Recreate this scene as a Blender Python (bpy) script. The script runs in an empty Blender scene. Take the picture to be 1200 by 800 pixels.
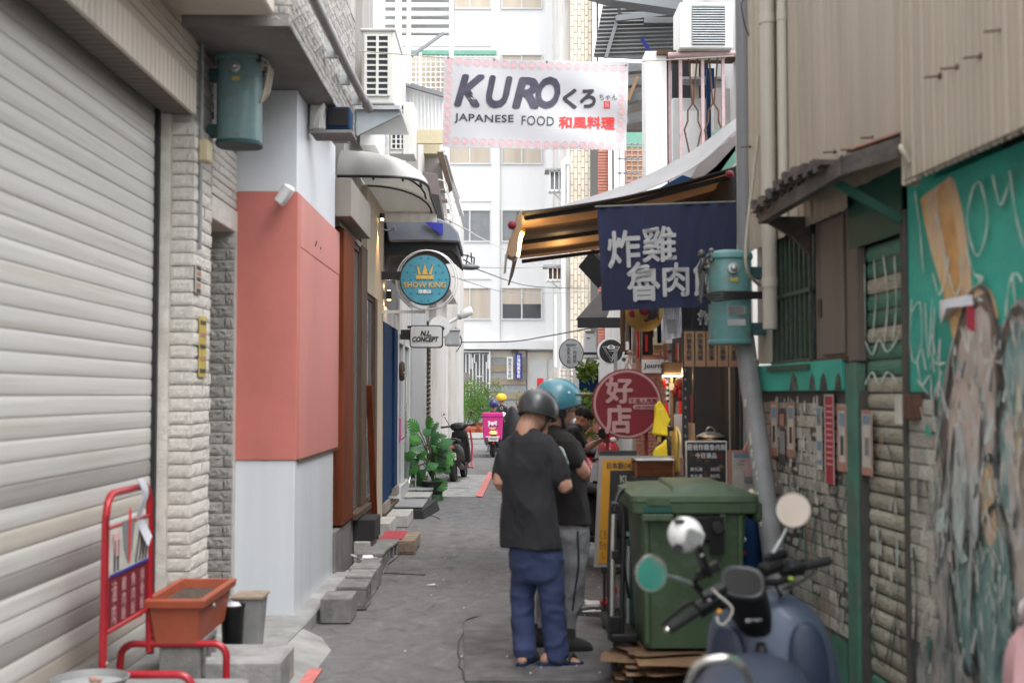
import bpy,bmesh,math,random
from mathutils import Vector,Matrix,noise,Quaternion
random.seed(7)
V=Vector
scene=bpy.context.scene
COL=scene.collection
rad=math.radians
F=1400.0
EYE=V((0,0,1.65))
PITCH=math.atan(62/F)
YAW=math.atan(12/F)
cam_d=bpy.data.cameras.new("camera");cam=bpy.data.objects.new("camera",cam_d);COL.objects.link(cam)
cam.location=EYE
cam.rotation_euler=(math.pi/2+PITCH,0,-YAW)
cam_d.sensor_width=36;cam_d.lens=36*F/1200
cam_d.clip_start=.05;cam_d.clip_end=600
cam_d.dof.use_dof=True;cam_d.dof.focus_distance=19;cam_d.dof.aperture_fstop=2.1
scene.camera=cam
SUN_EL,SUN_AZ=rad(58),rad(140)
world=bpy.data.worlds.new("World");scene.world=world;world.use_nodes=True
wn=world.node_tree;wn.nodes.clear()
sky=wn.nodes.new('ShaderNodeTexSky');sky.sky_type='NISHITA';sky.sun_disc=False
sky.sun_elevation=SUN_EL;sky.sun_rotation=SUN_AZ;sky.dust_density=4;sky.air_density=1.0
cloud=wn.nodes.new('ShaderNodeMix');cloud.data_type='RGBA'
cloud.inputs[0].default_value=.82;cloud.inputs[7].default_value=(9.75,9.85,10.0,1)
wbg=wn.nodes.new('ShaderNodeBackground');wbg.inputs[1].default_value=.135
wo=wn.nodes.new('ShaderNodeOutputWorld')
wn.links.new(sky.outputs[0],cloud.inputs[6]);wn.links.new(cloud.outputs[2],wbg.inputs[0]);wn.links.new(wbg.outputs[0],wo.inputs[0])
sd=bpy.data.lights.new("sun",'SUN');sd.energy=1.1;sd.angle=rad(35);sd.color=(1,.98,.955)
sun=bpy.data.objects.new("sun",sd);COL.objects.link(sun)
_d=V((math.sin(SUN_AZ)*math.cos(SUN_EL),math.cos(SUN_AZ)*math.cos(SUN_EL),math.sin(SUN_EL)))
sun.rotation_euler=_d.to_track_quat('Z','Y').to_euler()
vs=scene.view_settings
vs.view_transform='Standard';vs.look='None';vs.gamma=1;vs.exposure=1.22;vs.use_curve_mapping=False
scene.cycles.max_bounces=7;scene.cycles.diffuse_bounces=4;scene.cycles.use_denoising=True
scene.cycles.caustics_reflective=False;scene.cycles.caustics_refractive=False
_cm=cam.rotation_euler.to_matrix()
def ray(px,py):
 return _cm@V(((px-600)/F,(400-py)/F,-1))
def P(px,py,Y):
 d=ray(px,py);return EYE+d*(Y/d.y)
def G(px,py,z=0):
 d=ray(px,py);return EYE+d*((z-EYE.z)/d.z)
def LX(px,py,X):
 d=ray(px,py);p=EYE+d*(X/d.x);return p
RW_X,RW_K=2.2,.063
RW_A=math.atan(RW_K)
RWM=Matrix.Translation((RW_X,0,0))@Matrix.Rotation(RW_A,4,'Z')
RWI=RWM.inverted()
def RL(px,py,n=0):
 o=RWI@EYE;d=RWI.to_3x3()@ray(px,py);t=(-n-o.x)/d.x;q=o+d*t
 return q.y,q.z
MATS={}
def mat(name,c,r=.6,v=.12,s=5,b=.12,bs=70,m=0,dirt=None,da=.5,ds=2.5,rnd=0,streak=False,coat=0,emit=0,alpha=None,spec=.5,brick=None):
 if name in MATS:return MATS[name]
 mt=bpy.data.materials.new(name);mt.use_nodes=True;MATS[name]=mt
 nt=mt.node_tree;N=nt.nodes;Lk=nt.links.new
 bs_=N['Principled BSDF']
 tc=N.new('ShaderNodeTexCoord');mp=N.new('ShaderNodeMapping');Lk(tc.outputs['Object'],mp.inputs[0])
 oi=N.new('ShaderNodeObjectInfo')
 ad=N.new('ShaderNodeVectorMath');ad.operation='ADD'
 sc_=N.new('ShaderNodeVectorMath');sc_.operation='SCALE';sc_.inputs['Scale'].default_value=37.0
 cmb=N.new('ShaderNodeCombineXYZ')
 for i in range(3):Lk(oi.outputs['Random'],cmb.inputs[i])
 Lk(cmb.outputs[0],sc_.inputs[0])
 Lk(mp.outputs[0],ad.inputs[0]);Lk(sc_.outputs[0],ad.inputs[1])
 if streak:mp.inputs['Scale'].default_value=(1,1,.12)
 n1=N.new('ShaderNodeTexNoise');n1.inputs['Scale'].default_value=s;n1.inputs['Detail'].default_value=8;n1.inputs['Roughness'].default_value=.62
 Lk(ad.outputs[0],n1.inputs[0])
 cr=N.new('ShaderNodeMapRange');cr.inputs[1].default_value=.3;cr.inputs[2].default_value=.7
 cr.inputs[3].default_value=1-v*1.4;cr.inputs[4].default_value=1+v
 Lk(n1.outputs[0],cr.inputs[0])
 hv=N.new('ShaderNodeHueSaturation');hv.inputs['Color'].default_value=(*c,1)
 if rnd:
  mr=N.new('ShaderNodeMapRange');mr.inputs[3].default_value=1-rnd;mr.inputs[4].default_value=1+rnd
  Lk(oi.outputs['Random'],mr.inputs[0]);mu=N.new('ShaderNodeMath');mu.operation='MULTIPLY'
  Lk(mr.outputs[0],mu.inputs[0]);Lk(cr.outputs[0],mu.inputs[1]);Lk(mu.outputs[0],hv.inputs['Value'])
 else:Lk(cr.outputs[0],hv.inputs['Value'])
 out=hv.outputs[0]
 if dirt is not None:
  n2=N.new('ShaderNodeTexNoise');n2.inputs['Scale'].default_value=ds;n2.inputs['Detail'].default_value=10;n2.inputs['Roughness'].default_value=.7
  Lk(ad.outputs[0],n2.inputs[0])
  r2=N.new('ShaderNodeMapRange');r2.inputs[1].default_value=.5;r2.inputs[2].default_value=.68;r2.inputs[4].default_value=da
  Lk(n2.outputs[0],r2.inputs[0])
  mx=N.new('ShaderNodeMix');mx.data_type='RGBA';mx.inputs[7].default_value=(*dirt,1)
  Lk(r2.outputs[0],mx.inputs[0]);Lk(out,mx.inputs[6]);out=mx.outputs[2]
 Lk(out,bs_.inputs['Base Color'])
 rr=N.new('ShaderNodeMapRange');rr.inputs[3].default_value=max(.03,r-.1);rr.inputs[4].default_value=min(1,r+.1)
 Lk(n1.outputs[0],rr.inputs[0]);Lk(rr.outputs[0],bs_.inputs['Roughness'])
 bs_.inputs['Metallic'].default_value=m;bs_.inputs['Specular IOR Level'].default_value=spec
 if coat:bs_.inputs['Coat Weight'].default_value=coat
 if emit:
  bs_.inputs['Emission Color'].default_value=(*c,1);bs_.inputs['Emission Strength'].default_value=emit
 if alpha is not None:bs_.inputs['Alpha'].default_value=alpha
 if b:
  n3=N.new('ShaderNodeTexNoise');n3.inputs['Scale'].default_value=bs;n3.inputs['Detail'].default_value=5
  Lk(ad.outputs[0],n3.inputs[0]);bp=N.new('ShaderNodeBump');bp.inputs['Strength'].default_value=b;bp.inputs['Distance'].default_value=.01
  Lk(n3.outputs[0],bp.inputs['Height']);Lk(bp.outputs[0],bs_.inputs['Normal'])
 return mt
def glass(name,c=(.8,.85,.85),r=.04,tr=.75):
 mt=bpy.data.materials.new(name);mt.use_nodes=True;N=mt.node_tree.nodes;b=N['Principled BSDF']
 b.inputs['Base Color'].default_value=(*c,1);b.inputs['Roughness'].default_value=r
 b.inputs['Transmission Weight'].default_value=tr;b.inputs['IOR'].default_value=1.45
 MATS[name]=mt;return mt
M={'asphalt':mat('asphalt',(.155,.15,.16),.8,.34,2.2,.8,90,dirt=(.075,.075,.08),da=.6,ds=1.1),'patch':mat('asphalt_patch',(.135,.13,.13),.7,.4,5,.5,140,dirt=(.035,.035,.04),da=.5,ds=2),'far_ground':mat('far_ground',(.14,.14,.14),.85,.2,.5,.2,30),'terrace':mat('terrace_concrete',(.33,.33,.32),.85,.25,3,.6,90,dirt=(.16,.16,.155),da=.6,ds=2.2),'concrete':mat('concrete',(.30,.30,.295),.85,.22,6,.5,80,dirt=(.13,.13,.13),da=.5,ds=5,rnd=.12),'cinder':mat('cinder_block',(.235,.23,.225),.9,.25,9,.8,110,dirt=(.09,.09,.09),da=.6,ds=6,rnd=.22),'cinder_light':mat('pale_block',(.42,.42,.40),.9,.2,9,.5,110,dirt=(.22,.22,.2),da=.6,ds=5,rnd=.12),'line_red':mat('red_line_paint',(.62,.19,.17),.75,.2,12,.2,120,dirt=(.2,.13,.13),da=.6,ds=14),'slat':mat('shutter_slat',(.66,.655,.63),.62,.1,2.0,.08,20,m=.12,dirt=(.42,.38,.32),da=.6,ds=1.1,rnd=.07),'slat_beige':mat('shutter_slat_beige',(.60,.565,.50),.45,.1,2.0,.08,20,m=.1,dirt=(.36,.32,.27),da=.6,ds=1.1,rnd=.07),'slat_grey':mat('shutter_slat_grime',(.44,.425,.41),.5,.14,2.0,.08,20,m=.1,dirt=(.22,.2,.18),da=.6,ds=1.1,rnd=.1,streak=True),'header':mat('header_metal',(.62,.56,.49),.5,.08,2,.05,40,m=.1,dirt=(.34,.30,.25),da=.5,ds=1.2,streak=True),'plank':mat('beige_plank',(.50,.44,.38),.7,.12,4,.2,60,rnd=.08,dirt=(.26,.23,.2),da=.4,ds=3),'stone':mat('split_stone',(.72,.69,.64),.85,.16,14,.5,60,rnd=.07,dirt=(.30,.285,.26),da=.45,ds=7),'stone_dark':mat('split_stone_grey',(.52,.505,.48),.85,.2,14,.8,60,rnd=.14,dirt=(.18,.175,.165),da=.55,ds=7),'mortar':mat('mortar',(.50,.48,.45),.9,.1,10,.3,90),'tile_fascia':mat('fascia_tile',(.40,.385,.365),.75,.16,10,.4,60,rnd=.14,dirt=(.2,.19,.18),da=.6,ds=2.5,streak=True),'soffit':mat('grey_soffit',(.22,.21,.205),.85,.2,3,.4,40,dirt=(.13,.12,.12),da=.6,ds=2),'white_panel':mat('white_panel',(.66,.70,.75),.42,.04,2,.02,20,dirt=(.54,.55,.55),da=.4,ds=2.2,streak=True),'salmon':mat('salmon_paint',(.55,.175,.145),.55,.06,2.5,.05,60,dirt=(.46,.15,.12),da=.6,ds=3),'salmon_side':mat('salmon_panel',(.58,.215,.185),.45,.06,2.5,.04,60,dirt=(.45,.15,.12),da=.35,ds=2,streak=True),'teal_tank':mat('teal_tank',(.15,.265,.275),.5,.18,6,.12,40,dirt=(.12,.115,.095),da=.75,ds=6,coat=.2),'teal_tank2':mat('bright_teal_tank',(.12,.30,.30),.5,.2,6,.12,40,dirt=(.13,.12,.10),da=.8,ds=6,coat=.2),'teal_dark':mat('dark_teal_metal',(.03,.085,.09),.6,.2,8,.1,60),'steel':mat('galvanised_steel',(.42,.44,.45),.4,.15,10,.08,60,m=.6),'pipe_grey':mat('grey_pipe',(.27,.275,.28),.55,.12,5,.1,40,dirt=(.14,.13,.12),da=.5,ds=4),'pole':mat('painted_pole',(.225,.235,.25),.45,.06,3,.06,40,dirt=(.17,.17,.18),da=.4,ds=3),'pvc':mat('beige_pipe',(.52,.49,.42),.5,.06,3,.04,30,dirt=(.36,.33,.27),da=.4,ds=2,streak=True),'ac_white':mat('ac_casing',(.66,.66,.63),.45,.05,4,.03,30,dirt=(.5,.48,.43),da=.5,ds=3,streak=True),'ac_dark':mat('ac_grille_dark',(.03,.04,.05),.6,.2,10,.1,60),'black':mat('black_paint',(.018,.018,.02),.45,.2,8,.08,60),'black_rubber':mat('black_rubber',(.02,.02,.022),.7,.2,12,.2,90),'black_plastic':mat('black_plastic',(.014,.014,.016),.42,.15,10,.06,90,spec=.25),'dark':mat('dark_interior',(.02,.02,.022),.9,.2,4,.1,40),'white':mat('white_paint',(.78,.78,.77),.5,.05,4,.04,50,dirt=(.55,.54,.5),da=.35,ds=3,streak=True),'white_gloss':mat('white_gloss',(.8,.81,.82),.25,.03,4,.02,50,coat=.3),'cream':mat('cream_plastic',(.60,.53,.35),.5,.05,4,.03,50,dirt=(.4,.35,.22),da=.4,ds=6),'fabric_white':mat('awning_canvas',(.66,.66,.65),.8,.06,4,.08,200,dirt=(.46,.44,.40),da=.6,ds=2.5),'canvas_under':mat('awning_lining',(.78,.76,.72),.85,.1,4,.1,200),'sign_brown':mat('brown_signboard',(.155,.12,.12),.55,.1,5,.06,60),'black_canvas':mat('black_canvas',(.022,.023,.028),.7,.2,5,.1,120),'grey_canvas':mat('grey_blue_canvas',(.17,.19,.23),.75,.1,4,.1,120),'blue_canvas':mat('royal_blue_canvas',(.02,.03,.32),.7,.1,4,.1,120),'wood_red':mat('red_brown_wood',(.16,.042,.018),.7,.3,9,.15,40,streak=True,spec=.12),'wood_brown':mat('brown_frame',(.10,.07,.052),.7,.2,9,.12,40,streak=True,spec=.15),'wood_pale':mat('weathered_wood',(.28,.22,.165),.8,.25,12,.3,60,rnd=.12,dirt=(.14,.11,.08),da=.4,ds=5),'plaster_beige':mat('beige_plaster',(.40,.335,.25),.75,.06,3,.1,60),'taupe':mat('taupe_panel',(.235,.21,.185),.5,.06,3,.05,60,dirt=(.18,.16,.14),da=.4,ds=2),'navy_paint':mat('blue_painted_wood',(.010,.036,.095),.75,.2,5,.1,60,spec=.12),'frame_white':mat('aluminium_frame',(.56,.57,.57),.4,.05,4,.03,50),'pillar_grey':mat('grey_tiles',(.38,.395,.41),.5,.08,9,.1,60),'weathered':mat('weathered_plaster',(.60,.585,.56),.85,.12,4,.3,50,dirt=(.22,.2,.19),da=.7,ds=2.4,streak=True),'far_white':mat('far_white_wall',(.68,.68,.68),.7,.05,1,.05,30,dirt=(.62,.62,.61),da=.5,ds=.5,streak=True),'tan_tile':mat('tan_tile',(.62,.55,.45),.6,.08,6,.1,60,rnd=.1,dirt=(.5,.43,.34),da=.3,ds=3),'tan_joint':mat('tan_joint',(.42,.36,.29),.8,.1,6,.1,60),'red_brick':mat('red_brick',(.40,.155,.115),.8,.15,9,.3,60,rnd=.15,dirt=(.25,.1,.08),da=.4,ds=5),'orange_brick':mat('orange_brick',(.42,.19,.12),.8,.15,9,.3,60,rnd=.12),'pink_rail':mat('pink_rail_paint',(.50,.36,.38),.55,.14,9,.12,60,dirt=(.24,.13,.1),da=.6,ds=9),'rust':mat('rusty_iron',(.11,.055,.035),.8,.3,12,.4,60),'corr_grey':mat('grey_corrugated',(.20,.21,.215),.5,.12,3,.08,40,m=.3,dirt=(.12,.11,.1),da=.5,ds=2),'corr_beige':mat('beige_corrugated',(.43,.375,.30),.55,.09,2.2,.06,40,dirt=(.27,.225,.17),da=.55,ds=1.8,streak=True),'teal_paint':mat('teal_wall_paint',(.045,.42,.33),.65,.2,3,.25,50,dirt=(.04,.20,.165),da=.55,ds=2.6),'teal_post':mat('teal_post_paint',(.07,.20,.15),.65,.2,6,.2,50,dirt=(.13,.12,.09),da=.7,ds=4),'teal_shade':mat('green_board',(.012,.095,.068),.6,.15,4,.1,50),'green_bars':mat('green_iron',(.045,.085,.06),.7,.25,12,.25,60,dirt=(.13,.11,.06),da=.8,ds=11),'grime_brick':mat('grimy_brick',(.52,.50,.44),.85,.38,13,.5,60,rnd=.3,dirt=(.13,.125,.11),da=.85,ds=8),'grime_mortar':mat('grimy_mortar',(.085,.082,.075),.9,.2,9,.3,60),'panel_brown':mat('grey_brown_panel',(.165,.14,.125),.7,.15,5,.15,50,streak=True),'door_slat':mat('shabby_shutter_slat',(.44,.42,.34),.65,.22,9,.2,50,rnd=.14,dirt=(.10,.12,.095),da=.75,ds=5),'door_slat_green':mat('green_shutter_slat',(.06,.21,.15),.65,.3,6,.2,50,rnd=.16,dirt=(.20,.19,.14),da=.6,ds=7),'roof_tin':mat('old_tin_roof',(.075,.065,.06),.75,.3,6,.3,50,dirt=(.20,.17,.14),da=.4,ds=6),'rust_roof':mat('rusty_roof_sheet',(.27,.12,.08),.75,.25,6,.3,50),'spray_white':mat('spray_white',(.50,.62,.58),.6,.25,14,0),'spray_black':mat('spray_black',(.045,.055,.055),.6,.4,8,0,dirt=(.20,.24,.235),da=.8,ds=9),'spray_orange':mat('spray_orange',(.66,.36,.14),.6,.2,7,0,dirt=(.68,.50,.28),da=.9,ds=5),'spray_skin':mat('spray_pale_pink',(.55,.45,.40),.6,.14,4,0,dirt=(.40,.40,.37),da=.9,ds=4),'spray_mint':mat('spray_mint',(.20,.36,.34),.6,.22,5,0,dirt=(.40,.46,.43),da=.9,ds=5),'spray_brown':mat('spray_brown',(.19,.145,.125),.6,.2,4,0),'paper':mat('poster_paper',(.55,.53,.48),.8,.14,9,.05,60,dirt=(.38,.35,.3),da=.6,ds=8),'paper_red':mat('red_poster',(.38,.035,.06),.7,.14,7,.05,60),'paper_orange':mat('salmon_print',(.42,.22,.165),.8,.14,7,.05,60),'paper_blue':mat('blue_print',(.20,.30,.40),.8,.14,7,.05,60),'paper_yellow':mat('yellow_print',(.5,.40,.10),.8,.14,7,.05,60),'paper_dark':mat('dark_print',(.06,.06,.06),.8,.14,7,.05,60),'banner':mat('banner_vinyl',(.64,.655,.69),.5,.03,3,.03,80),'ink':mat('dark_ink',(.055,.05,.085),.6,.4,7,0),'ink_plain':mat('plain_ink',(.035,.035,.045),.6,.1,7,0),'ink_red':mat('red_ink',(.75,.03,.03),.6,.08,7,0),'ink_pink':mat('pink_ink',(.72,.42,.44),.6,.08,7,0),'noren':mat('navy_noren',(.015,.020,.055),.85,.12,4,.12,220,dirt=(.022,.034,.12),da=.5,ds=2),'noren_ink':mat('noren_white',(.42,.42,.43),.85,.1,9,.05,120),'awning_brown':mat('brown_awning',(.15,.105,.075),.75,.15,5,.15,120),'awning_tan':mat('tan_awning_slat',(.50,.36,.23),.7,.12,5,.1,120),'awning_grey':mat('grey_tarp',(.20,.18,.18),.65,.12,5,.15,90),'tarp_light':mat('pale_tarp',(.42,.42,.43),.6,.08,5,.1,90),'mint_sheet':mat('mint_sheet',(.22,.45,.36),.6,.12,5,.1,90),'sign_red':mat('crimson_sign',(.17,.006,.015),.7,.08,4,.03,60),'sign_pink':mat('faded_pink_letter',(.42,.235,.235),.55,.08,6,0),'board_yellow':mat('amber_board',(.60,.28,.015),.5,.1,4,.03,60),'board_grey':mat('grey_board_edge',(.36,.33,.29),.6,.1,4,.08,60),'kraft':mat('kraft_strip',(.36,.22,.125),.8,.1,6,.1,90,rnd=.05),'bin_green':mat('bin_green',(.056,.100,.052),.55,.2,4,.08,60,dirt=(.115,.135,.10),da=.6,ds=9),'cardboard':mat('cardboard',(.25,.15,.085),.85,.2,9,.3,60,rnd=.25,dirt=(.18,.1,.055),da=.5,ds=5),'scoot_blue':mat('slate_blue_paint',(.066,.088,.138),.46,.05,3,.02,60,m=.25,coat=.12,dirt=(.05,.075,.12),da=.4,ds=5),'scoot_blue_dark':mat('dark_slate_panel',(.022,.033,.066),.5,.06,3,.03,60),'chrome':mat('brushed_aluminium',(.62,.61,.58),.28,.05,4,.03,90,m=.9),'mirror':mat('mirror_glass',(.9,.9,.9),.03,.0,4,0,m=1),'red_gloss':mat('red_gloss',(.42,.008,.018),.3,.06,5,.03,60,coat=.5),'red_tube':mat('crimson_tube',(.40,.01,.022),.35,.1,6,.05,60,coat=.3,dirt=(.28,.01,.02),da=.5,ds=7),'terracotta':mat('terracotta_plastic',(.37,.085,.04),.6,.12,5,.12,60,dirt=(.23,.075,.045),da=.5,ds=4),'soil':mat('soil',(.09,.065,.05),.95,.3,20,.9,60),'skin':mat('skin',(.50,.275,.19),.5,.08,9,.05,120),'skin_dark':mat('tanned_skin',(.42,.215,.145),.5,.08,9,.05,120),'lips':mat('lips',(.36,.13,.11),.5,.05,9,0),'hair':mat('black_hair',(.012,.010,.010),.55,.3,40,.6,200),'tee':mat('charcoal_cotton',(.024,.024,.029),.9,.12,9,.25,300),'tee_black':mat('black_cotton',(.017,.015,.015),.9,.14,9,.25,300),'jeans':mat('indigo_trousers',(.036,.052,.13),.85,.14,9,.3,260),'sweat':mat('grey_sweatpants',(.20,.205,.215),.9,.12,9,.3,260),'helmet_grey':mat('grey_helmet',(.075,.08,.085),.38,.1,9,.03,60,m=.4,coat=.2,dirt=(.12,.13,.13),da=.5,ds=9),'helmet_teal':mat('teal_helmet',(.055,.215,.27),.38,.08,6,.03,60,coat=.3),'helmet_blue':mat('blue_helmet',(.02,.03,.13),.35,.08,6,.03,60,coat=.3),'yellow':mat('yellow_gloss',(.75,.50,.02),.45,.06,5,.05,60),'raincoat':mat('yellow_vinyl',(.78,.60,.01),.4,.08,5,.1,30,coat=.2),'magenta':mat('magenta_bag',(.62,.03,.25),.65,.07,5,.08,90),'leaf':mat('leaf_green',(.045,.20,.03),.65,.25,8,.1,60,rnd=.25),'leaf_dark':mat('leaf_dark_green',(.03,.12,.035),.65,.25,8,.1,60,rnd=.3),'leaf_yellow':mat('leaf_yellow_green',(.14,.20,.03),.55,.25,8,.1,60,rnd=.3),'stem':mat('plant_stem',(.10,.13,.06),.7,.2,9,.1,60),'tail_red':mat('red_lens',(.45,.01,.015),.25,.1,9,0,coat=.5),'amber_lit':mat('lit_tail_lamp',(1,.22,.05),.3,.1,9,0,emit=2.5),'bulb':mat('lit_warm_bulb',(1,.72,.32),.4,0,9,0,emit=9),'curtain':mat('beige_curtain',(.48,.42,.35),.9,.12,2,.2,20,streak=True),'win_dark':mat('dark_window_glass',(.035,.04,.045),.12,.1,3,0),'win_grey':mat('grey_window_glass',(.17,.18,.19),.2,.15,3,0),'grey_wall':mat('grey_stall_wall',(.095,.095,.10),.8,.1,3,.1,40),'copper':mat('copper_pan',(.30,.16,.09),.35,.15,6,.05,60,m=.8),'wicker':mat('wicker',(.30,.12,.055),.8,.25,14,.3,90,rnd=.15),'wicker2':mat('wicker_dark',(.17,.07,.035),.8,.25,14,.3,90),'gold':mat('gold_trim',(.62,.40,.10),.35,.1,9,.05,60,m=.6),'sign_teal':mat('teal_sign_face',(.06,.27,.37),.45,.12,8,.03,60),'sign_teal_dark':mat('teal_sign_motif',(.02,.13,.18),.45,.1,8,.03,60),'lantern':mat('ochre_lantern',(.33,.22,.055),.7,.12,9,.15,60),'plastic_clear':mat('plastic_sheet',(.62,.64,.70),.3,.06,5,.1,30),'rubble':mat('paper_scrap',(.62,.62,.62),.8,.1,9,.1,60),'cable':mat('cable',(.03,.03,.032),.6,.1,9,.05,60),'cable_pale':mat('pale_cable',(.42,.38,.31),.6,.1,9,.05,60),}
M['shop_glass']=glass('shop_glass',(.30,.33,.35),.015,.45)
def rampmat(name,cols,sc=4,streak=(1,1,.3),r=.65,b=.15):
 mt=bpy.data.materials.new(name);mt.use_nodes=True;nt=mt.node_tree;N=nt.nodes;Lk=nt.links.new;bs_=N['Principled BSDF']
 tc=N.new('ShaderNodeTexCoord');mp=N.new('ShaderNodeMapping');mp.inputs['Scale'].default_value=streak;Lk(tc.outputs['Object'],mp.inputs[0])
 n1=N.new('ShaderNodeTexNoise');n1.inputs['Scale'].default_value=sc;n1.inputs['Detail'].default_value=9;n1.inputs['Roughness'].default_value=.68;n1.inputs['Distortion'].default_value=.8;Lk(mp.outputs[0],n1.inputs[0])
 cr=N.new('ShaderNodeValToRGB');el=cr.color_ramp.elements;k=len(cols)
 for i,c in enumerate(cols):
  p=.34+.32*i/(k-1)
  e=el[i]if i<2 else el.new(p)
  e.position=p;e.color=(*c,1)
 Lk(n1.outputs[0],cr.inputs[0]);Lk(cr.outputs[0],bs_.inputs['Base Color']);bs_.inputs['Roughness'].default_value=r
 n3=N.new('ShaderNodeTexNoise');n3.inputs['Scale'].default_value=60;Lk(tc.outputs['Object'],n3.inputs[0]);bp=N.new('ShaderNodeBump');bp.inputs['Strength'].default_value=b;bp.inputs['Distance'].default_value=.01
 Lk(n3.outputs[0],bp.inputs['Height']);Lk(bp.outputs[0],bs_.inputs['Normal']);MATS[name]=mt;return mt
M['mural_base']=rampmat('mural_base',[(.05,.06,.06),(.18,.21,.205),(.32,.32,.30),(.50,.46,.43),(.30,.36,.35)],9,(1,1.4,.5))
M['mural_pink']=rampmat('mural_pink',[(.24,.21,.20),(.50,.42,.37),(.58,.49,.44),(.56,.55,.53),(.30,.40,.39)],6,(1,1.4,.5))
M['mural_mint']=rampmat('mural_mint',[(.08,.15,.15),(.17,.30,.285),(.28,.41,.39),(.55,.58,.55)],7,(1,1.2,.45))
M['mural_white']=rampmat('mural_white',[(.28,.32,.31),(.55,.58,.56),(.70,.69,.65)],9)
M['mural_orange']=rampmat('mural_orange',[(.60,.32,.12),(.68,.44,.20),(.70,.52,.34),(.62,.40,.30)],5)
M['asphalt']=rampmat('worn_asphalt',[(.09,.088,.089),(.128,.125,.127),(.145,.142,.143),(.162,.158,.16),(.20,.195,.193)],6.5,(1,.6,1),.82,1.0)
M['bracket_blue']=mat('bracket_blue',(.34,.39,.42),.5,.1,5,.05,40,dirt=(.25,.26,.26),da=.4,ds=4)
def translucent(name,fac,c):
 nt=M[name].node_tree;N=nt.nodes;t_=N.new('ShaderNodeBsdfTranslucent');t_.inputs[0].default_value=(*c,1);mx=N.new('ShaderNodeMixShader');mx.inputs[0].default_value=fac
 nt.links.new(N['Principled BSDF'].outputs[0],mx.inputs[1]);nt.links.new(t_.outputs[0],mx.inputs[2]);nt.links.new(mx.outputs[0],N['Material Output'].inputs[0])
for n_,f_,c_ in(('fabric_white',.35,(.8,.79,.76)),('canvas_under',.5,(.8,.78,.74)),('awning_tan',.4,(.55,.38,.24)),('awning_brown',.25,(.25,.16,.10)),('tarp_light',.35,(.5,.5,.52)),('banner',.25,(.6,.6,.62)),('leaf',.3,(.10,.35,.04)),('leaf_yellow',.3,(.22,.35,.05)),('mint_sheet',.35,(.25,.5,.4))):translucent(n_,f_,c_)
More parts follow.
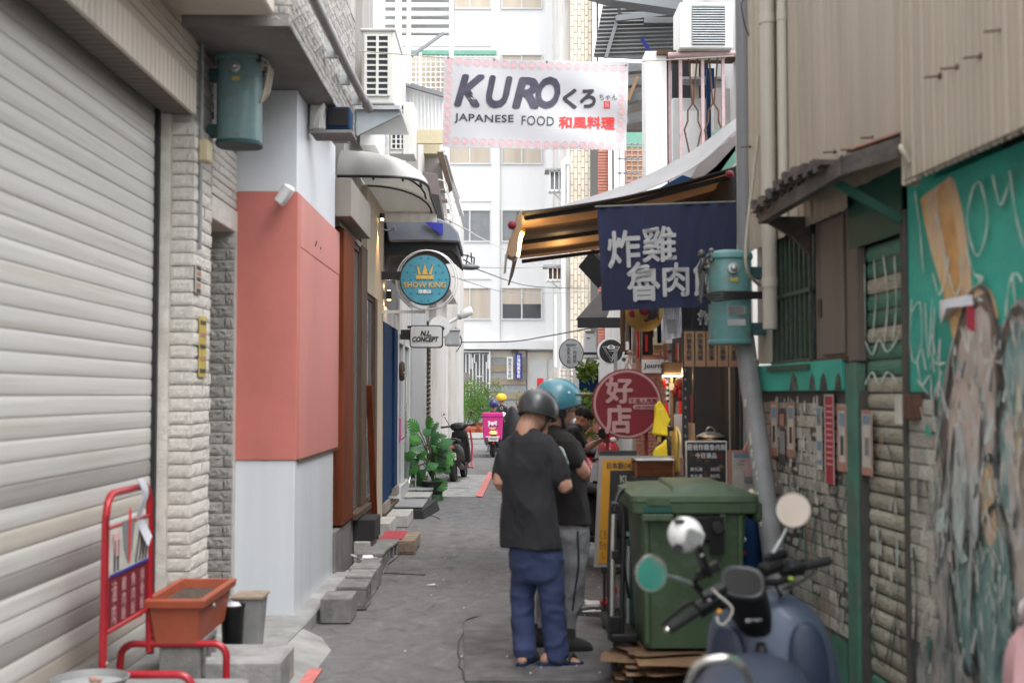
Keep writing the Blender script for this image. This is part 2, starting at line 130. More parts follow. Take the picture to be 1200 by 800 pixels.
class B:
 def __init__(s):s.v=[];s.f=[]
 def add(s,vs_,fs_):
  o=len(s.v);s.v+=[V(p)for p in vs_];s.f+=[tuple(i+o for i in f)for f in fs_];return s
 def box(s,x0,x1,y0,y1,z0,z1,M4=None):
  vs_=[V((x,y,z))for z in(z0,z1)for y in(y0,y1)for x in(x0,x1)]
  if M4 is not None:vs_=[M4@p for p in vs_]
  return s.add(vs_,[(0,2,3,1),(4,5,7,6),(0,1,5,4),(2,6,7,3),(0,4,6,2),(1,3,7,5)])
 def bar(s,p0,p1,w,d,up=V((0,0,1))):
  p0,p1=V(p0),V(p1);a=(p1-p0).normalized();r=a.cross(V(up))
  if r.length<1e-4:r=a.cross(V((1,0,0)))
  r.normalize();u=r.cross(a)
  vs_=[p+r*i*w/2+u*j*d/2 for p in(p0,p1)for i,j in((-1,-1),(1,-1),(1,1),(-1,1))]
  return s.add(vs_,[(3,2,1,0),(4,5,6,7),(0,1,5,4),(1,2,6,5),(2,3,7,6),(3,0,4,7)])
 def rings(s,R_,caps=True,closed=False):
  n=len(R_[0]);o=len(s.v);fs_=[]
  for r in R_:s.v+=[V(p)for p in r]
  m=len(R_)
  for i in range(m if closed else m-1):
   a,b=o+i*n,o+((i+1)%m)*n
   for k in range(n):s.f.append((a+k,a+(k+1)%n,b+(k+1)%n,b+k))
  if caps and not closed:
   s.f.append(tuple(o+k for k in reversed(range(n))));s.f.append(tuple(o+(m-1)*n+k for k in range(n)))
  return s
 def tube(s,pts,r,n=10,closed=False,caps=True):
  pts=[V(p)for p in pts];m=len(pts);rs=r if isinstance(r,(list,tuple))else[r]*m
  R_=[];prev=None
  for i,p in enumerate(pts):
   if closed:t=pts[(i+1)%m]-pts[i-1]
   else:t=pts[min(i+1,m-1)]-pts[max(i-1,0)]
   t.normalize()
   if prev is None:
    u=t.cross(V((0,0,1)));
    if u.length<.05:u=t.cross(V((0,1,0)))
   else:u=prev-t*prev.dot(t)
   if u.length<1e-5:u=t.orthogonal()
   u.normalize();prev=u;w=t.cross(u)
   R_.append([p+(u*math.cos(a)+w*math.sin(a))*rs[i]for a in[2*math.pi*k/n for k in range(n)]])
  return s.rings(R_,caps,closed)
 def cyl(s,p0,p1,r,r1=None,n=16):
  return s.tube([p0,p1],[r,r if r1 is None else r1],n)
 def lathe(s,prof,c=(0,0,0),n=24,axis='z',M4=None):
  c=V(c);R_=[]
  for r,h in prof:
   ring=[]
   for k in range(n):
    a=2*math.pi*k/n;q=V((r*math.cos(a),r*math.sin(a),h))
    if axis=='y':q=V((q.x,h,-q.y))
    if axis=='x':q=V((h,q.x,q.y))
    if M4 is not None:q=M4@q
    ring.append(c+q)
   R_.append(ring)
  return s.rings(R_)
 def ball(s,c,r,n=12,M3=None):
  c=V(c);r=V(r)if isinstance(r,(tuple,list,Vector))else V((r,r,r));R_=[]
  for i in range(n//2+1):
   t=math.pi*(i/(n//2));t=min(max(t,.02),math.pi-.02)
   ring=[]
   for k in range(n):
    a=2*math.pi*k/n;q=V((r.x*math.sin(t)*math.cos(a),r.y*math.sin(t)*math.sin(a),r.z*math.cos(t)))
    if M3 is not None:q=M3@q
    ring.append(c+q)
   R_.append(ring)
  return s.rings(R_)
 def prism(s,poly,o,u,w,n_,h):
  o,u,w,n_=V(o),V(u),V(w),V(n_)
  a=[o+u*p[0]+w*p[1]for p in poly];b=[p+n_*h for p in a];k=len(a)
  return s.add(a+b,[tuple(range(k)),tuple(reversed(range(k,2*k)))]+[(i,i+k,(i+1)%k+k,(i+1)%k)for i in range(k)])
 def flat(s,poly3):return s.add(poly3,[tuple(range(len(poly3)))])
 def grid(s,fn,nu,nv,th=0):
  o=len(s.v)
  for j in range(nv+1):
   for i in range(nu+1):s.v.append(V(fn(i/nu,j/nv)))
  for j in range(nv):
   for i in range(nu):
    a=o+j*(nu+1)+i;s.f.append((a,a+1,a+nu+2,a+nu+1))
  return s
def XF(b,M4):
 b.v=[M4@p for p in b.v];return b
ORG={};LOC={}
def thing(name,label,cat,loc=(0,0,0),rotz=0,group=None,local=False,kind=None,rot=None):
 o=bpy.data.objects.new(name,None);o.empty_display_size=.1;COL.objects.link(o)
 R_=Matrix.Rotation(rotz,4,'Z')if rot is None else rot.to_4x4()
 m=Matrix.Translation(V(loc))@R_
 o.matrix_world=m;o.location=V(loc);o.rotation_euler=R_.to_euler()
 if label:o['label']=label
 if cat:o['category']=cat
 if group:o['group']=group
 if kind:o['kind']=kind
 ORG[o]=m;LOC[o]=local
 return o
def tag(o,label=None,cat=None,group=None,kind=None):
 for k,v_ in(('label',label),('category',cat),('group',group),('kind',kind)):
  if v_:o[k]=v_
 return o
def mk_mesh(name,b,bev=0,smooth=None,seg=1,solid=0,fix=True):
 me=bpy.data.meshes.new(name);me.from_pydata([tuple(p)for p in b.v],[],b.f)
 bm=bmesh.new();bm.from_mesh(me)
 if fix:bmesh.ops.recalc_face_normals(bm,faces=bm.faces)
 if bev:
  ed=[e for e in bm.edges if len(e.link_faces)==2 and e.calc_face_angle(0)>rad(35)]
  try:bmesh.ops.bevel(bm,geom=ed,offset=bev,segments=seg,affect='EDGES',profile=.5,clamp_overlap=True)
  except Exception:pass
 if solid:bmesh.ops.solidify(bm,geom=bm.faces[:],thickness=solid)
 bm.to_mesh(me);bm.free()
 if smooth is not None:
  me.polygons.foreach_set('use_smooth',[True]*len(me.polygons))
  if smooth:me.set_sharp_from_angle(angle=rad(smooth))
 return me
def part(name,b,m,parent=None,bev=0,smooth=None,seg=1,solid=0,label=None,kind=None,fix=True):
 if parent is not None and not LOC[parent]:
  inv=ORG[parent].inverted();b.v=[inv@p for p in b.v]
 me=mk_mesh(name,b,bev,smooth,seg,solid,fix)
 me.materials.append(M[m]if isinstance(m,str)else m)
 o=bpy.data.objects.new(name,me);COL.objects.link(o)
 if parent is not None:
  o.parent=parent;ORG[o]=ORG[parent];LOC[o]=LOC[parent]
 else:ORG[o]=Matrix();LOC[o]=True
 if label:o['label']=label
 if kind:o['kind']=kind
 return o
def struct(name,b,m,**k):
 o=part(name,b,m,None,**k);o['kind']='structure';return o
def solo(name,b,m,label,cat,group=None,kind=None,loc=None,**k):
 c=V(loc)if loc is not None else V((sum(p.x for p in b.v)/len(b.v),sum(p.y for p in b.v)/len(b.v),min(p.z for p in b.v)))
 b.v=[p-c for p in b.v]
 o=part(name,b,m,None,**k);o.location=c;ORG[o]=Matrix.Translation(c);LOC[o]=False
 return tag(o,label,cat,group,kind)
def place(me,name,parent,loc,rot=None,scale=(1,1,1),mt=None):
 o=bpy.data.objects.new(name,me);COL.objects.link(o);o.parent=parent
 q=V(loc)
 R_=rot.to_4x4()if rot is not None else Matrix()
 if not LOC[parent]:
  m=ORG[parent].inverted()@Matrix.Translation(q)@R_
 else:m=Matrix.Translation(q)@R_
 o.location=m.to_translation();o.rotation_euler=m.to_euler();o.scale=scale
 if mt is not None:
  o.material_slots[0].link='OBJECT';o.material_slots[0].material=M[mt]
 return o
def copy_tree(o,parent=None):
 c=o.copy();COL.objects.link(c);c.parent=parent;ORG[c]=ORG[o];LOC[c]=LOC[o]
 for ch in[x for x in ALLKIDS(o)]:copy_tree(ch,c)
 return c
def ALLKIDS(o):return[x for x in bpy.data.objects if x.parent==o]
def txt_mesh(body,bold=0.0,shear=0.0,space=1.0,line=1.0,align='CENTER'):
 c=bpy.data.curves.new('t','FONT');c.body=body;c.size=1;c.shear=shear
 c.space_character=space;c.space_line=line;c.align_x=align;c.resolution_u=3
 o=bpy.data.objects.new('t',c);COL.objects.link(o)
 dg=bpy.context.evaluated_depsgraph_get();dg.update();me=bpy.data.meshes.new_from_object(o.evaluated_get(dg))
 bpy.data.objects.remove(o);bpy.data.curves.remove(c);return me
def text(body,cen,m,parent,w=None,h=None,u=(1,0,0),up=(0,0,1),bold=.01,shear=0,space=1,line=1,name='lettering',warp=None,th=.002,fill=False):
 me=txt_mesh(body,bold,shear,space,line)
 vs_=[v_.co.copy()for v_ in me.vertices];fs_=[tuple(p.vertices)for p in me.polygons]
 bpy.data.meshes.remove(me)
 if not vs_:return None
 x0,x1=min(p.x for p in vs_),max(p.x for p in vs_);y0,y1=min(p.y for p in vs_),max(p.y for p in vs_)
 sx=(w/(x1-x0))if w else None;sy=(h/(y1-y0))if h else None
 if sx is None:sx=sy
 if sy is None:sy=sx
 u,up,cen=V(u).normalized(),V(up).normalized(),V(cen);n_=u.cross(up)
 b=B();out=[];k7=[(0,0)]+([(bold*math.cos(i*.7854),bold*math.sin(i*.7854))for i in range(8)]if bold>.012 else[])
 for j,(dx,dy)in enumerate(k7):
  for p in vs_:
   a,c_=(p.x+dx-(x0+x1)/2)*sx,(p.y+dy-(y0+y1)/2)*sy
   q=cen+u*a+up*c_+n_*(th if warp is None else 0)
   if warp is not None:q=warp(q)
   out.append(q+n_*(j*.00012))
 for j in range(len(k7)):b.f+=[tuple(i+j*len(vs_)for i in f_)for f_ in fs_]
 b.v=out
 return part(name,b,m,parent,fix=False)
def arc(c,r,a0,a1,n,u=(1,0,0),w=(0,0,1)):
 c,u,w=V(c),V(u),V(w)
 return[c+u*r*math.cos(a0+(a1-a0)*i/n)+w*r*math.sin(a0+(a1-a0)*i/n)for i in range(n+1)]
def smooth_path(pts,n=6):
 pts=[V(p)for p in pts];out=[]
 for i in range(len(pts)-1):
  p0,p1,p2,p3=pts[max(i-1,0)],pts[i],pts[i+1],pts[min(i+2,len(pts)-1)]
  for k in range(n):
   t=k/n
   out.append(.5*((2*p1)+(p2-p0)*t+(2*p0-5*p1+4*p2-p3)*t*t+(3*p1-p0-3*p2+p3)*t**3))
 out.append(pts[-1]);return out
def rrect(w,h,r,n=4):
 o=[]
 for cx,cy,a in((w/2-r,h/2-r,0),(-w/2+r,h/2-r,90),(-w/2+r,-h/2+r,180),(w/2-r,-h/2+r,270)):
  for i in range(n+1):
   t=rad(a+90*i/n);o.append((cx+r*math.cos(t),cy+r*math.sin(t)))
 return o
def brick_mesh(name,m,rough=.0,n=4,bev=.04):
 b=B();L_=[]
 bx=B();nu,nv=n*2,n
 f=lambda i,j:V((-.5+i/nu,-.5+(rough*(noise.noise(V((i*1.3,j*1.7,sum(map(ord,name))*1.37)))-.2)if 0<i<nu and 0<j<nv else.12),-.5+j/nv))
 b.grid(lambda a,c:f(round(a*nu),round(c*nv)),nu,nv)
 k=[V((-.5,-.38,-.5)),V((.5,-.38,-.5)),V((.5,-.38,.5)),V((-.5,-.38,.5)),V((-.5,.5,-.5)),V((.5,.5,-.5)),V((.5,.5,.5)),V((-.5,.5,.5))]
 b.add(k,[(0,1,5,4),(1,2,6,5),(2,3,7,6),(3,0,4,7),(4,5,6,7)])
 me=mk_mesh(name,b);me.materials.append(M[m]);return me
def brick_wall(parent,mes,o,u,n_,W,H,course,bl,joint=.008,depth=.02,skip=None,stagger=.5,limit=300,name='brick',mts=None,jit=.003,zrel=None):
 """individual bricks over a rectangle: o = lower left corner on the wall face, u along, n_ outwards"""
 u,n_=V(u).normalized(),V(n_).normalized();up=V((0,0,1))
 R_=Matrix((u,-n_,up)).transposed();cnt=0;left=[]
 rows=int(H/course)
 for r in range(rows):
  x=-bl*(stagger if r%2 else 0)
  while x<W-.01:
   a,e=max(x,0),min(x+bl,W)
   if e-a>.03:
    c=V(o)+u*(a+e)/2+up*((r+.5)*course)
    if not(skip and skip((a+e)/2,(r+.5)*course)):
     j=random.uniform(-jit,jit)
     place(random.choice(mes),name,parent,c+n_*(j),R_,(e-a-joint,depth,course-joint),random.choice(mts)if mts else None);cnt+=1
   x+=bl
 return cnt
#  SETTING
b=B();b.grid(lambda a,c:V((-150+300*a,-20+320*c,-.06)),8,8);struct('ground',b,'far_ground')
b=B()
def _road(a,c):
 x,y=-2.6+6.2*a,-2+58*c
 return V((x,y,.006*noise.noise(V((x*1.1,y*.8,0)))))
b.grid(_road,40,200);struct('road',b,'asphalt',smooth=60)
b=B();b.box(-30,30,40,49.5,-.05,.012);struct('cross_street',b,'asphalt')
b=B()
def patch(pts,z=.012):
 b.prism([(p.x,p.y)for p in pts],(0,0,z-.01),(1,0,0),(0,1,0),(0,0,1),.01)
patch([G(543,730),G(545,800),G(720,800),G(715,715),G(600,712)],.014)
patch([G(455,664),G(500,668),G(498,674),G(448,672)],.013)
struct('road_patch',b,'patch')
b=B()
for pl in([(545,730),(540,765),(543,799)],[(543,728),(575,720),(620,718)],[(480,604),(500,603),(515,608)]):
 pts=smooth_path([G(x,y)+V((0,0,.012))for x,y in pl],5)
 pts=[p+V((random.uniform(-.02,.02),random.uniform(-.03,.03),0))for p in pts]
 b.tube([p-V((0,0,.009))for p in pts],.006,5)
struct('road_crack',b,'black')
b=B()
q=[G(573,553),G(557,582),G(565.5,583),G(578,555)]
b.prism([(p.x,p.y)for p in q],(0,0,.008),(1,0,0),(0,1,0),(0,0,1),.01);struct('road_marking',b,'line_red')
b=B();q=[G(352,785),G(378,785),G(366,803),G(330,803)]
b.prism([(p.x,p.y)for p in q],(0,0,.004),(1,0,0),(0,1,0),(0,0,1),.01);struct('road_marking',b,'line_red')
b=B();q=[G(515,583),G(557,583),G(573,557),G(530,556)]
b.prism([(p.x,p.y)for p in q],(0,0,-.03),(1,0,0),(0,1,0),(0,0,1),.045);struct('pavement',b,'concrete')
b=B()
for i in range(9):
 p=G(524+i*3,571,.02);b.box(p.x-.012,p.x+.012,p.y-.05,p.y+.05,.015,.02)
struct('drain_slot',b,'black')
b=B()
TE=[(-2.5,-1),(-1.42,-1),(-1.40,5.5),(-1.37,7.2),(-1.34,8.3),(-1.33,10.6),(-2.5,10.6)]
b.prism(TE,(0,0,-.05),(1,0,0),(0,1,0),(0,0,1),.145);struct('terrace',b,'terrace',bev=.012)
b=B()
b.add([V((-1.41,6.5,.0)),V((-1.12,6.7,.003)),V((-1.1,7.8,.003)),V((-1.22,8.2,.003)),V((-1.39,8.2,.0)),V((-1.41,6.5,.085)),V((-1.39,8.2,.085))],[(0,1,5),(1,2,6,5),(2,3,6),(3,4,6),(0,4,3,2,1),(0,5,6,4)])
struct('terrace_ramp',b,'terrace')
b=B()
for i in range(60):
 x,y=random.uniform(440,720),random.uniform(610,790)
 p=G(x,y,.012);s_=random.uniform(.003,.009)
 b.add([p+V((-s_,-s_*.6,0)),p+V((s_,-s_*.4,.004)),p+V((s_*.8,s_*.7,.009)),p+V((-s_*.7,s_*.5,.002))],[(0,1,2,3)])
for(x,y,s_)in((612,684,.06),(690,716,.06),(682,704,.05),(505,685,.04),(408,669,.05),(388,680,.04),(700,716,.05)):
 p=G(x,y,.014);b.add([p+V((-s_,-s_*.3,0)),p+V((s_,-s_*.25,.004)),p+V((s_*.8,s_*.4,.012)),p+V((-s_*.7,s_*.3,.002))],[(0,1,2,3)])
solo('litter',b,'rubble','small white paper scraps strewn over the dark asphalt','litter',kind='stuff',fix=False)
#  LEFT: tiled building with the roller shutter
XS,XW=-2.10,-1.89
tb=thing('tiled_building','grey-beige building on the left with the big roller shutter and split stone pillar','building',(-2.2,5.5,0))
bx=B()
rs=part('roller_shutter',B().box(XS-.06,XS-.03,1.5,7.30,.09,3.45),'mortar',tb)
p_=.0965
def slat_mesh(nm,m):
 b=B();n=8;prof=[V((0,0,-.5)),V((.15,0,-.46))]
 for i in range(n+1):
  t=i/n;prof.append(V((.45+.55*math.sin(math.pi*(t*.93+.03))**.6,0,-.46+.91*t)))
 prof+=[V((.1,0,.46)),V((0,0,.5))]
 b.rings([[p+V((0,-.5,0))for p in prof],[p+V((0,.5,0))for p in prof]],True)
 me=mk_mesh(nm,b,smooth=50);me.materials.append(M[m]);return me
sm=slat_mesh('slat','slat')
kinds={7:'slat_beige',8:'slat_beige',4:'slat_grey',6:'slat_beige',3:'slat_beige',2:'slat_beige',5:'slat',9:'slat_grey',11:'slat_grey',13:'slat_beige',31:'slat_grey',32:'slat_grey',33:'slat_beige'}
for i in range(35):
 z=.10+p_*(i+.5)
 k={2:'slat_beige',4:'slat_grey',7:'slat_grey',9:'slat_beige',11:'slat_grey',33:'slat_grey',34:'slat_grey'}.get(i,'slat')
 place(sm,'slat',rs,V((XS-.03,4.4,z)),None,(.0075,5.76,p_-.001),k)
part('shutter_guide',B().box(XS-.03,XS+.004,7.265,7.30,.09,3.4),'black',tb)
part('jamb',B().box(XS-.03,XS+.062,7.301,7.36,.09,3.38),'stone',tb)
b=B();Yh=7.33
for i in range(150):
 y=Yh-i*.04
 b.box(XW-.02,XW+(.004 if i%2 else.0),y-.04,y,3.37,3.58)
part('header',b,'header',tb)
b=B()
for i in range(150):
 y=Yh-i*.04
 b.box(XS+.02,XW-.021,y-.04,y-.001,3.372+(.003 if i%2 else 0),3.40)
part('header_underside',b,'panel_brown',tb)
pw=part('upper_wall',B().box(-2.3,XW-.03,1.5,7.9,3.58,3.86),'mortar',tb)
pm=mk_mesh('plank',B().box(-.5,.5,-.5,.5,-.5,.5),bev=.03);pm.materials.append(M['plank'])
for i in range(5):
 z=3.58+.062*(i+.5)
 for y0,y1 in((1.6,4.6),(4.605,7.33)):
  place(pm,'plank',pw,V((XW-.015,(y0+y1)/2,z)),None,(.03,y1-y0,.056))
stm=[brick_mesh('stone%d'%i,'stone',.22)for i in range(4)]
for i,me in enumerate(stm):me.name='stone_tile'
std=[brick_mesh('stonedark%d'%i,'stone_dark',.4)for i in range(4)]
Y0p,Y1p=7.33,7.78
pil=part('pillar',B().box(-2.3,XW-.03,Y0p+.03,Y1p,.09,3.37),'mortar',tb)
brick_wall(pil,stm,(-2.04,Y0p+.02,.09),(1,0,0),(0,-1,0),.145,3.28,.081,.30,.007,.03,stagger=0,name='stone_tile',jit=.005)
brick_wall(pil,stm,(XW-.02,Y0p+.002,.09),(0,1,0),(1,0,0),Y1p-Y0p,3.28,.081,.42,.007,.03,stagger=.35,name='stone_tile',jit=.005)
wl=part('side_wall',B().box(-2.3,XW-.03,Y1p+.001,8.9,2.86,3.84),'mortar',tb)
b=B().box(-2.3,XW-.02,7.34,Y1p,3.371,3.84);part('corner_wall',b,'mortar',tb)
brick_wall(wl,std,(XW-.02,7.34,3.38),(0,1,0),(1,0,0),1.6,.46,.057,.40,.006,.02,name='stone_tile',skip=lambda a,c:False)
brick_wall(wl,stm,(XW-.02,Y1p+.02,2.97),(0,1,0),(1,0,0),1.12,.41,.057,.40,.006,.02,name='stone_tile')
part('lintel',B().box(-2.3,XW,Y1p,8.9,2.80,2.955),'stone',tb,bev=.006)
rj=part('recess_wall',B().box(-3.0,XW,8.45,8.6,.09,2.80),'mortar',tb)
brick_wall(rj,std,(-2.36,8.445,.09),(1,0,0),(0,-1,0),.47,2.70,.081,.27,.006,.03,name='stone_tile',jit=.004)
part('recess_door',B().box(-2.9,-2.6,Y1p,8.45,.09,2.8),'dark',tb)
part('recess_side',B().box(-2.9,-2.3,Y1p-.2,Y1p,.09,2.8),'mortar',tb)
for(x0,y0,x1,y1,m_)in((232,372,241,441,'paper_yellow'),(228,312,235,343,'paper')):
 ya,za=LX(x0,y1,XW)[1:];yb,zb=LX(x1,y0,XW)[1:]
 part('paper_strip',B().box(XW+.002,XW+.006,ya,yb,min(za,zb),max(za,zb)),m_,tb)
 for k in range(5):
  z=za+(zb-za)*(k+.5)/5
  part('strip_print',B().box(XW+.006,XW+.009,ya+.02,yb-.02,z-.012,z+.012),'paper_orange' if k%2 else 'paper_dark',tb)
Yo0,Yo1,XO,ZO=6.97,10.15,-1.25,3.84
part('overhang_soffit',B().box(-3.0,XO-.02,Yo0+.02,Yo1,ZO,ZO+.1),'soffit',tb)
fa=part('fascia',B().box(-2.8,XO-.03,Yo0+.03,Yo1,ZO+.02,5.6),'mortar',tb)
tl=[brick_mesh('ft%d'%i,'tile_fascia',.25,3)for i in range(3)]
brick_wall(fa,tl,(XO-.02,Yo0,ZO),(0,1,0),(1,0,0),Yo1-Yo0,1.0,.052,.24,.005,.022,name='fascia_tile',jit=.002)
part('fascia_top_tiles',B().box(-2.8,XO-.01,Yo0,Yo1,ZO+1.0,5.61),'tile_fascia',tb,kind='stuff')
brick_wall(fa,tl,(-1.38,Yo0+.01,ZO),(1,0,0),(0,-1,0),.12,.7,.052,.12,.005,.022,name='fascia_tile')
part('overhang_edge',B().box(-1.89,XO-.01,Yo0,Yo0+.02,ZO-.02,ZO+.05),'soffit',tb)
part('near_balcony',B().box(-3.0,-1.33,2.0,6.9,3.86,4.3),'header',tb,bev=.01)
part('upper_storey',B().box(-5,-1.5,Yo1+.002,11.6,4.1,9),'tile_fascia',tb)
part('upper_storey_block',B().box(-5,-1.55,2.0,Yo1,5.5,9),'tile_fascia',tb)
part('inner_mass',B().box(-5,-2.95,1.0,10.6,0,5.5),'mortar',tb);part('rear_wall',B().box(-5,-2.1,-14,1.49,0,4.6),'plank',tb)
b=B();pts=[P(362,-12,7.0),P(398,62,8.4),P(428,120,10.0)]
b.tube(pts,.032,12);b.cyl(P(426,116,9.9),P(432,127,10.2),.042)
pp=part('drain_pipe',b,'pipe_grey',tb,smooth=40)
b=B()
for(x,y,Y)in((393,60,8.35),(408,92,9.1),(421,116,9.8)):q=P(x,y,Y);part('pipe_clamp',B().box(q.x-.06,q.x+.02,q.y-.02,q.y+.02,q.z-.05,q.z+.05),'steel',pp)
q=P(237,5,7.4);part('conduit',B().tube([V((XW+.01,7.42,3.86)),V((XW+.01,7.42,3.0)),V((XW+.01,7.42,2.55))],.012,8),'pipe_grey',tb,smooth=40)
Yf,Yr,XC=8.52,10.48,-1.46
cc=thing('clad_column','salmon pink clad column with white base and white top beside the stone pillar','column',(-1.7,9.4,.09))
XL=-1.93
part('base_panel',B().box(XL,XC-.012,Yf+.012,Yr,.09,1.185),'white_panel',cc,bev=.004)
part('front_panel',B().box(XL,XC,Yf,Yf+.12,1.185,3.10),'salmon',cc,bev=.004)
for(y0,y1,z0,z1)in((Yf+.122,Yr+.24,2.72,3.10),(Yf+.122,9.25,1.185,2.715),(9.255,9.62,1.185,2.715),(9.625,Yr+.24,1.185,2.715)):
 part('side_panel',B().box(-1.9,XC-(.0 if y0<9 else.002),y0,y1,z0,z1),'salmon_side',cc,bev=.002)
part('base_trim',B().box(-1.6,XC+.006,Yf+.1,Yr+.24,1.165,1.185),'wood_brown',cc)
part('top_panel',B().box(XL,XC-.01,Yf+.01,Yr,3.102,3.838),'white_panel',cc,bev=.004)
for(x,y,s_)in((296,427,.006),(376,288,.01),(368,284,.006),(283,400,.006)):
 pass
sc_=B()
for(x,y)in((370,287),(371,284),(376,291),(392,526),(390,528)):
 q=LX(x,y,XC+.003);sc_.ball(q,(.004,.02,.012),6)
part('paint_chip',sc_,'black',cc)
c_=P(333,230,8.42)
lp=thing('wall_lamp','small white cylindrical lamp sticking out of the salmon column front','lamp',c_)
b=B();ax=V((.75,-.35,.55)).normalized();b.tube([c_-V((.035,.02,.05)),c_-V((.03,.02,.047)),c_+V((.04,-.03,.055)),c_+V((.042,-.032,.058))],[.03,.043,.046,.04],16)
part('lamp_body',b,'white_gloss',lp,smooth=50)
part('lamp_arm',B().cyl(c_,c_+V((0,.12,.05)),.012),'white_gloss',lp)
c_=P(398,138,9.0)
fl=thing('floodlight','black rectangular floodlight with loose white cables under the overhang','floodlight',c_)
a,e=P(383,125,8.95),P(410,152,8.95)
part('light_body',B().box(a.x,e.x,8.95,9.15,e.z,a.z),'navy_paint',fl,bev=.01)
part('lens',B().box(a.x+.012,e.x-.012,8.94,8.95,e.z+.03,a.z-.012),'black_plastic',fl)
part('shelf',B().box(a.x-.12,e.x+.02,8.91,9.2,e.z-.035,e.z-.01),'soffit',fl,bev=.004)
part('junction_block',B().box(a.x-.13,a.x-.01,8.95,9.12,e.z,a.z+.02),'ac_white',fl,bev=.01)
for k in range(4):
 pts=smooth_path([P(368+k*3,148,8.9),P(372+k*2,132-k,8.85),P(380-k,122+2*k,8.87),P(374,150-k,8.9)],6)
 part('cable',B().tube(pts,.006,6),'white',fl,smooth=60)
b=B();q=P(391,126,8.85)
def transformer(label,cen,r,z0,z1,m,yaw,wire,papers=False):
 t=thing('transformer',label,'transformer',(cen[0],cen[1],z0),yaw,'oil filled transformers hung above the alley',local=True)
 H=z1-z0
 b=B();n=40
 def sup(r_,z,k=.75):
  o=[]
  for i in range(n):
   a=2*math.pi*i/n;c,s_=math.cos(a),math.sin(a)
   o.append(V((r_*math.copysign(abs(c)**k,c),r_*.95*math.copysign(abs(s_)**k,s_),z)))
  return o
 b.rings([sup(r*.97,.012),sup(r,.03),sup(r*1.0,.5*H),sup(r,H-.06),sup(r*.97,H-.05)])
 part('tank',b,m,t,smooth=45)
 part('lid',B().rings([sup(r*1.04,H-.055),sup(r*1.09,H-.05),sup(r*1.09,H-.022),sup(r*.98,H-.004),sup(r*.5,H+.008)]),m,t,smooth=45)
 part('bottom_rim',B().rings([sup(r*1.03,0),sup(r*1.05,.006),sup(r*1.05,.022),sup(r*1.0,.028)]),'teal_dark' if not papers else m,t,smooth=45)
 b=B()
 for z in(.1,H-.14):
  part('hanger',B().box(-r*2.1,-r*.9,-.035,.035,z-.04,z+.04)if not papers else B().box(r*.85,r*1.8,-.035,.035,z-.04,z+.04),'teal_dark',t,bev=.004)
 b=B();b.lathe([(.02,0),(.034,.0),(.036,.018),(.022,.02),(.016,.045),(.002,.05)],(0,-r*.98,H*.80),16,'y',Matrix.Scale(-1,4,(0,1,0)))
 part('bushing',b,'steel',t,smooth=50)
 part('label_plate',B().box(-.02,.03,-r*1.0,-r*.965,H*.66,H*.70),'paper_yellow',t)
 s_=1 if not papers else-1
 for k in range(3):
  yk=-.07+k*.06
  part('insulator',B().lathe([(.012,0),(.024,.005),(.016,.03),(.024,.035),(.014,.07),(.02,.075),(.004,.09)],(s_*r*.95,yk,H*(.88-.06*k)),12),'cable_pale' if k%2 else 'helmet_grey',t,smooth=50)
  part('cable',B().tube(smooth_path([V((s_*r*.98,yk,H*.95-.05*k)),V((s_*r*1.4,yk,H*.86)),V((s_*r*1.3,yk-.03,H*.6)),V((s_*r*1.08,yk-.03,H*(.42+.05*k)))],6),.009,6),wire,t,smooth=60)
 if papers:
  part('sticker',B().box(-.085,.03,-r*.975,-r*.955,H*.47,H*.56),'paper',t)
  part('sticker',B().box(-.065,.01,-r*.985,-r*.965,H*.485,H*.54),'wicker',t)
  part('sticker',B().box(-.04,.075,-r*.985,-r*.955,H*.31,H*.40),'pipe_grey',t)
  part('sticker',B().box(-.04,.075,-r*.985,-r*.955,H*.19,H*.26),'steel',t)
  for k in range(5):part('printed_line',B().box(-.03,.065,-r*.99,-r*.987,H*(.32+.015*k),H*(.325+.015*k)),'paper_dark',t)
 return t
Yt=7.72
a,e=P(256,64,Yt),P(306,172,Yt)
tr1=transformer('dull teal transformer can on the tiled wall at the upper left',((a.x+e.x)/2,Yt),(e.x-a.x)/2,e.z,a.z,'teal_tank',0,'cable_pale')
b=B();b.tube(smooth_path([P(268,66,Yt),P(262,50,Yt),P(250,42,Yt),P(247,60,Yt+.05),P(249,140,Yt+.08)],6),.011,8)
solo('loose_cable',b,'cable','black cable looping above the upper left transformer','cable',smooth=60)
a,e=P(232,165,7.45),P(244,190,7.45)
jb=solo('junction_box',B().box(XW,XW+.06,7.40,7.52,e.z,a.z),'cream','small cream junction box under the upper left transformer','junction box',bev=.008)
#  LEFT MIDDLE: shops along the alley
def FB(px0,py0,px1,py1,Y,d=.02,b=None):
 a,e=P(px0,py0,Y),P(px1,py1,Y);b=b or B()
 return b.box(min(a.x,e.x),max(a.x,e.x),Y,Y+d,min(a.z,e.z),max(a.z,e.z))
XB=-1.45
def YL(px,X=XB):return LX(px,462,X).y
def ZL(py,Y):return P(600,py,Y).z
sb=thing('brown_shopfront','shopfront with red-brown wood column, tall dark framed windows and taupe fascia beside the salmon column','shopfront',(XB-.3,12,0))
y0,y1,y2,y3,y4,y5=10.8,YL(412),YL(423),YL(429),YL(440),YL(448.5)
zs=ZL(613,11.0)
part('wood_column',B().box(XB-.25,XB+.02,y0,y1,zs,3.16),'wood_red',sb,bev=.006)
part('plinth',B().box(XB-.3,XB-.0,10.5,y3,0,zs-.02),'soffit',sb)
part('sill',B().box(XB-.1,XB+.06,y1,y3+.05,zs-.03,zs+.03),'wood_brown',sb,bev=.004)
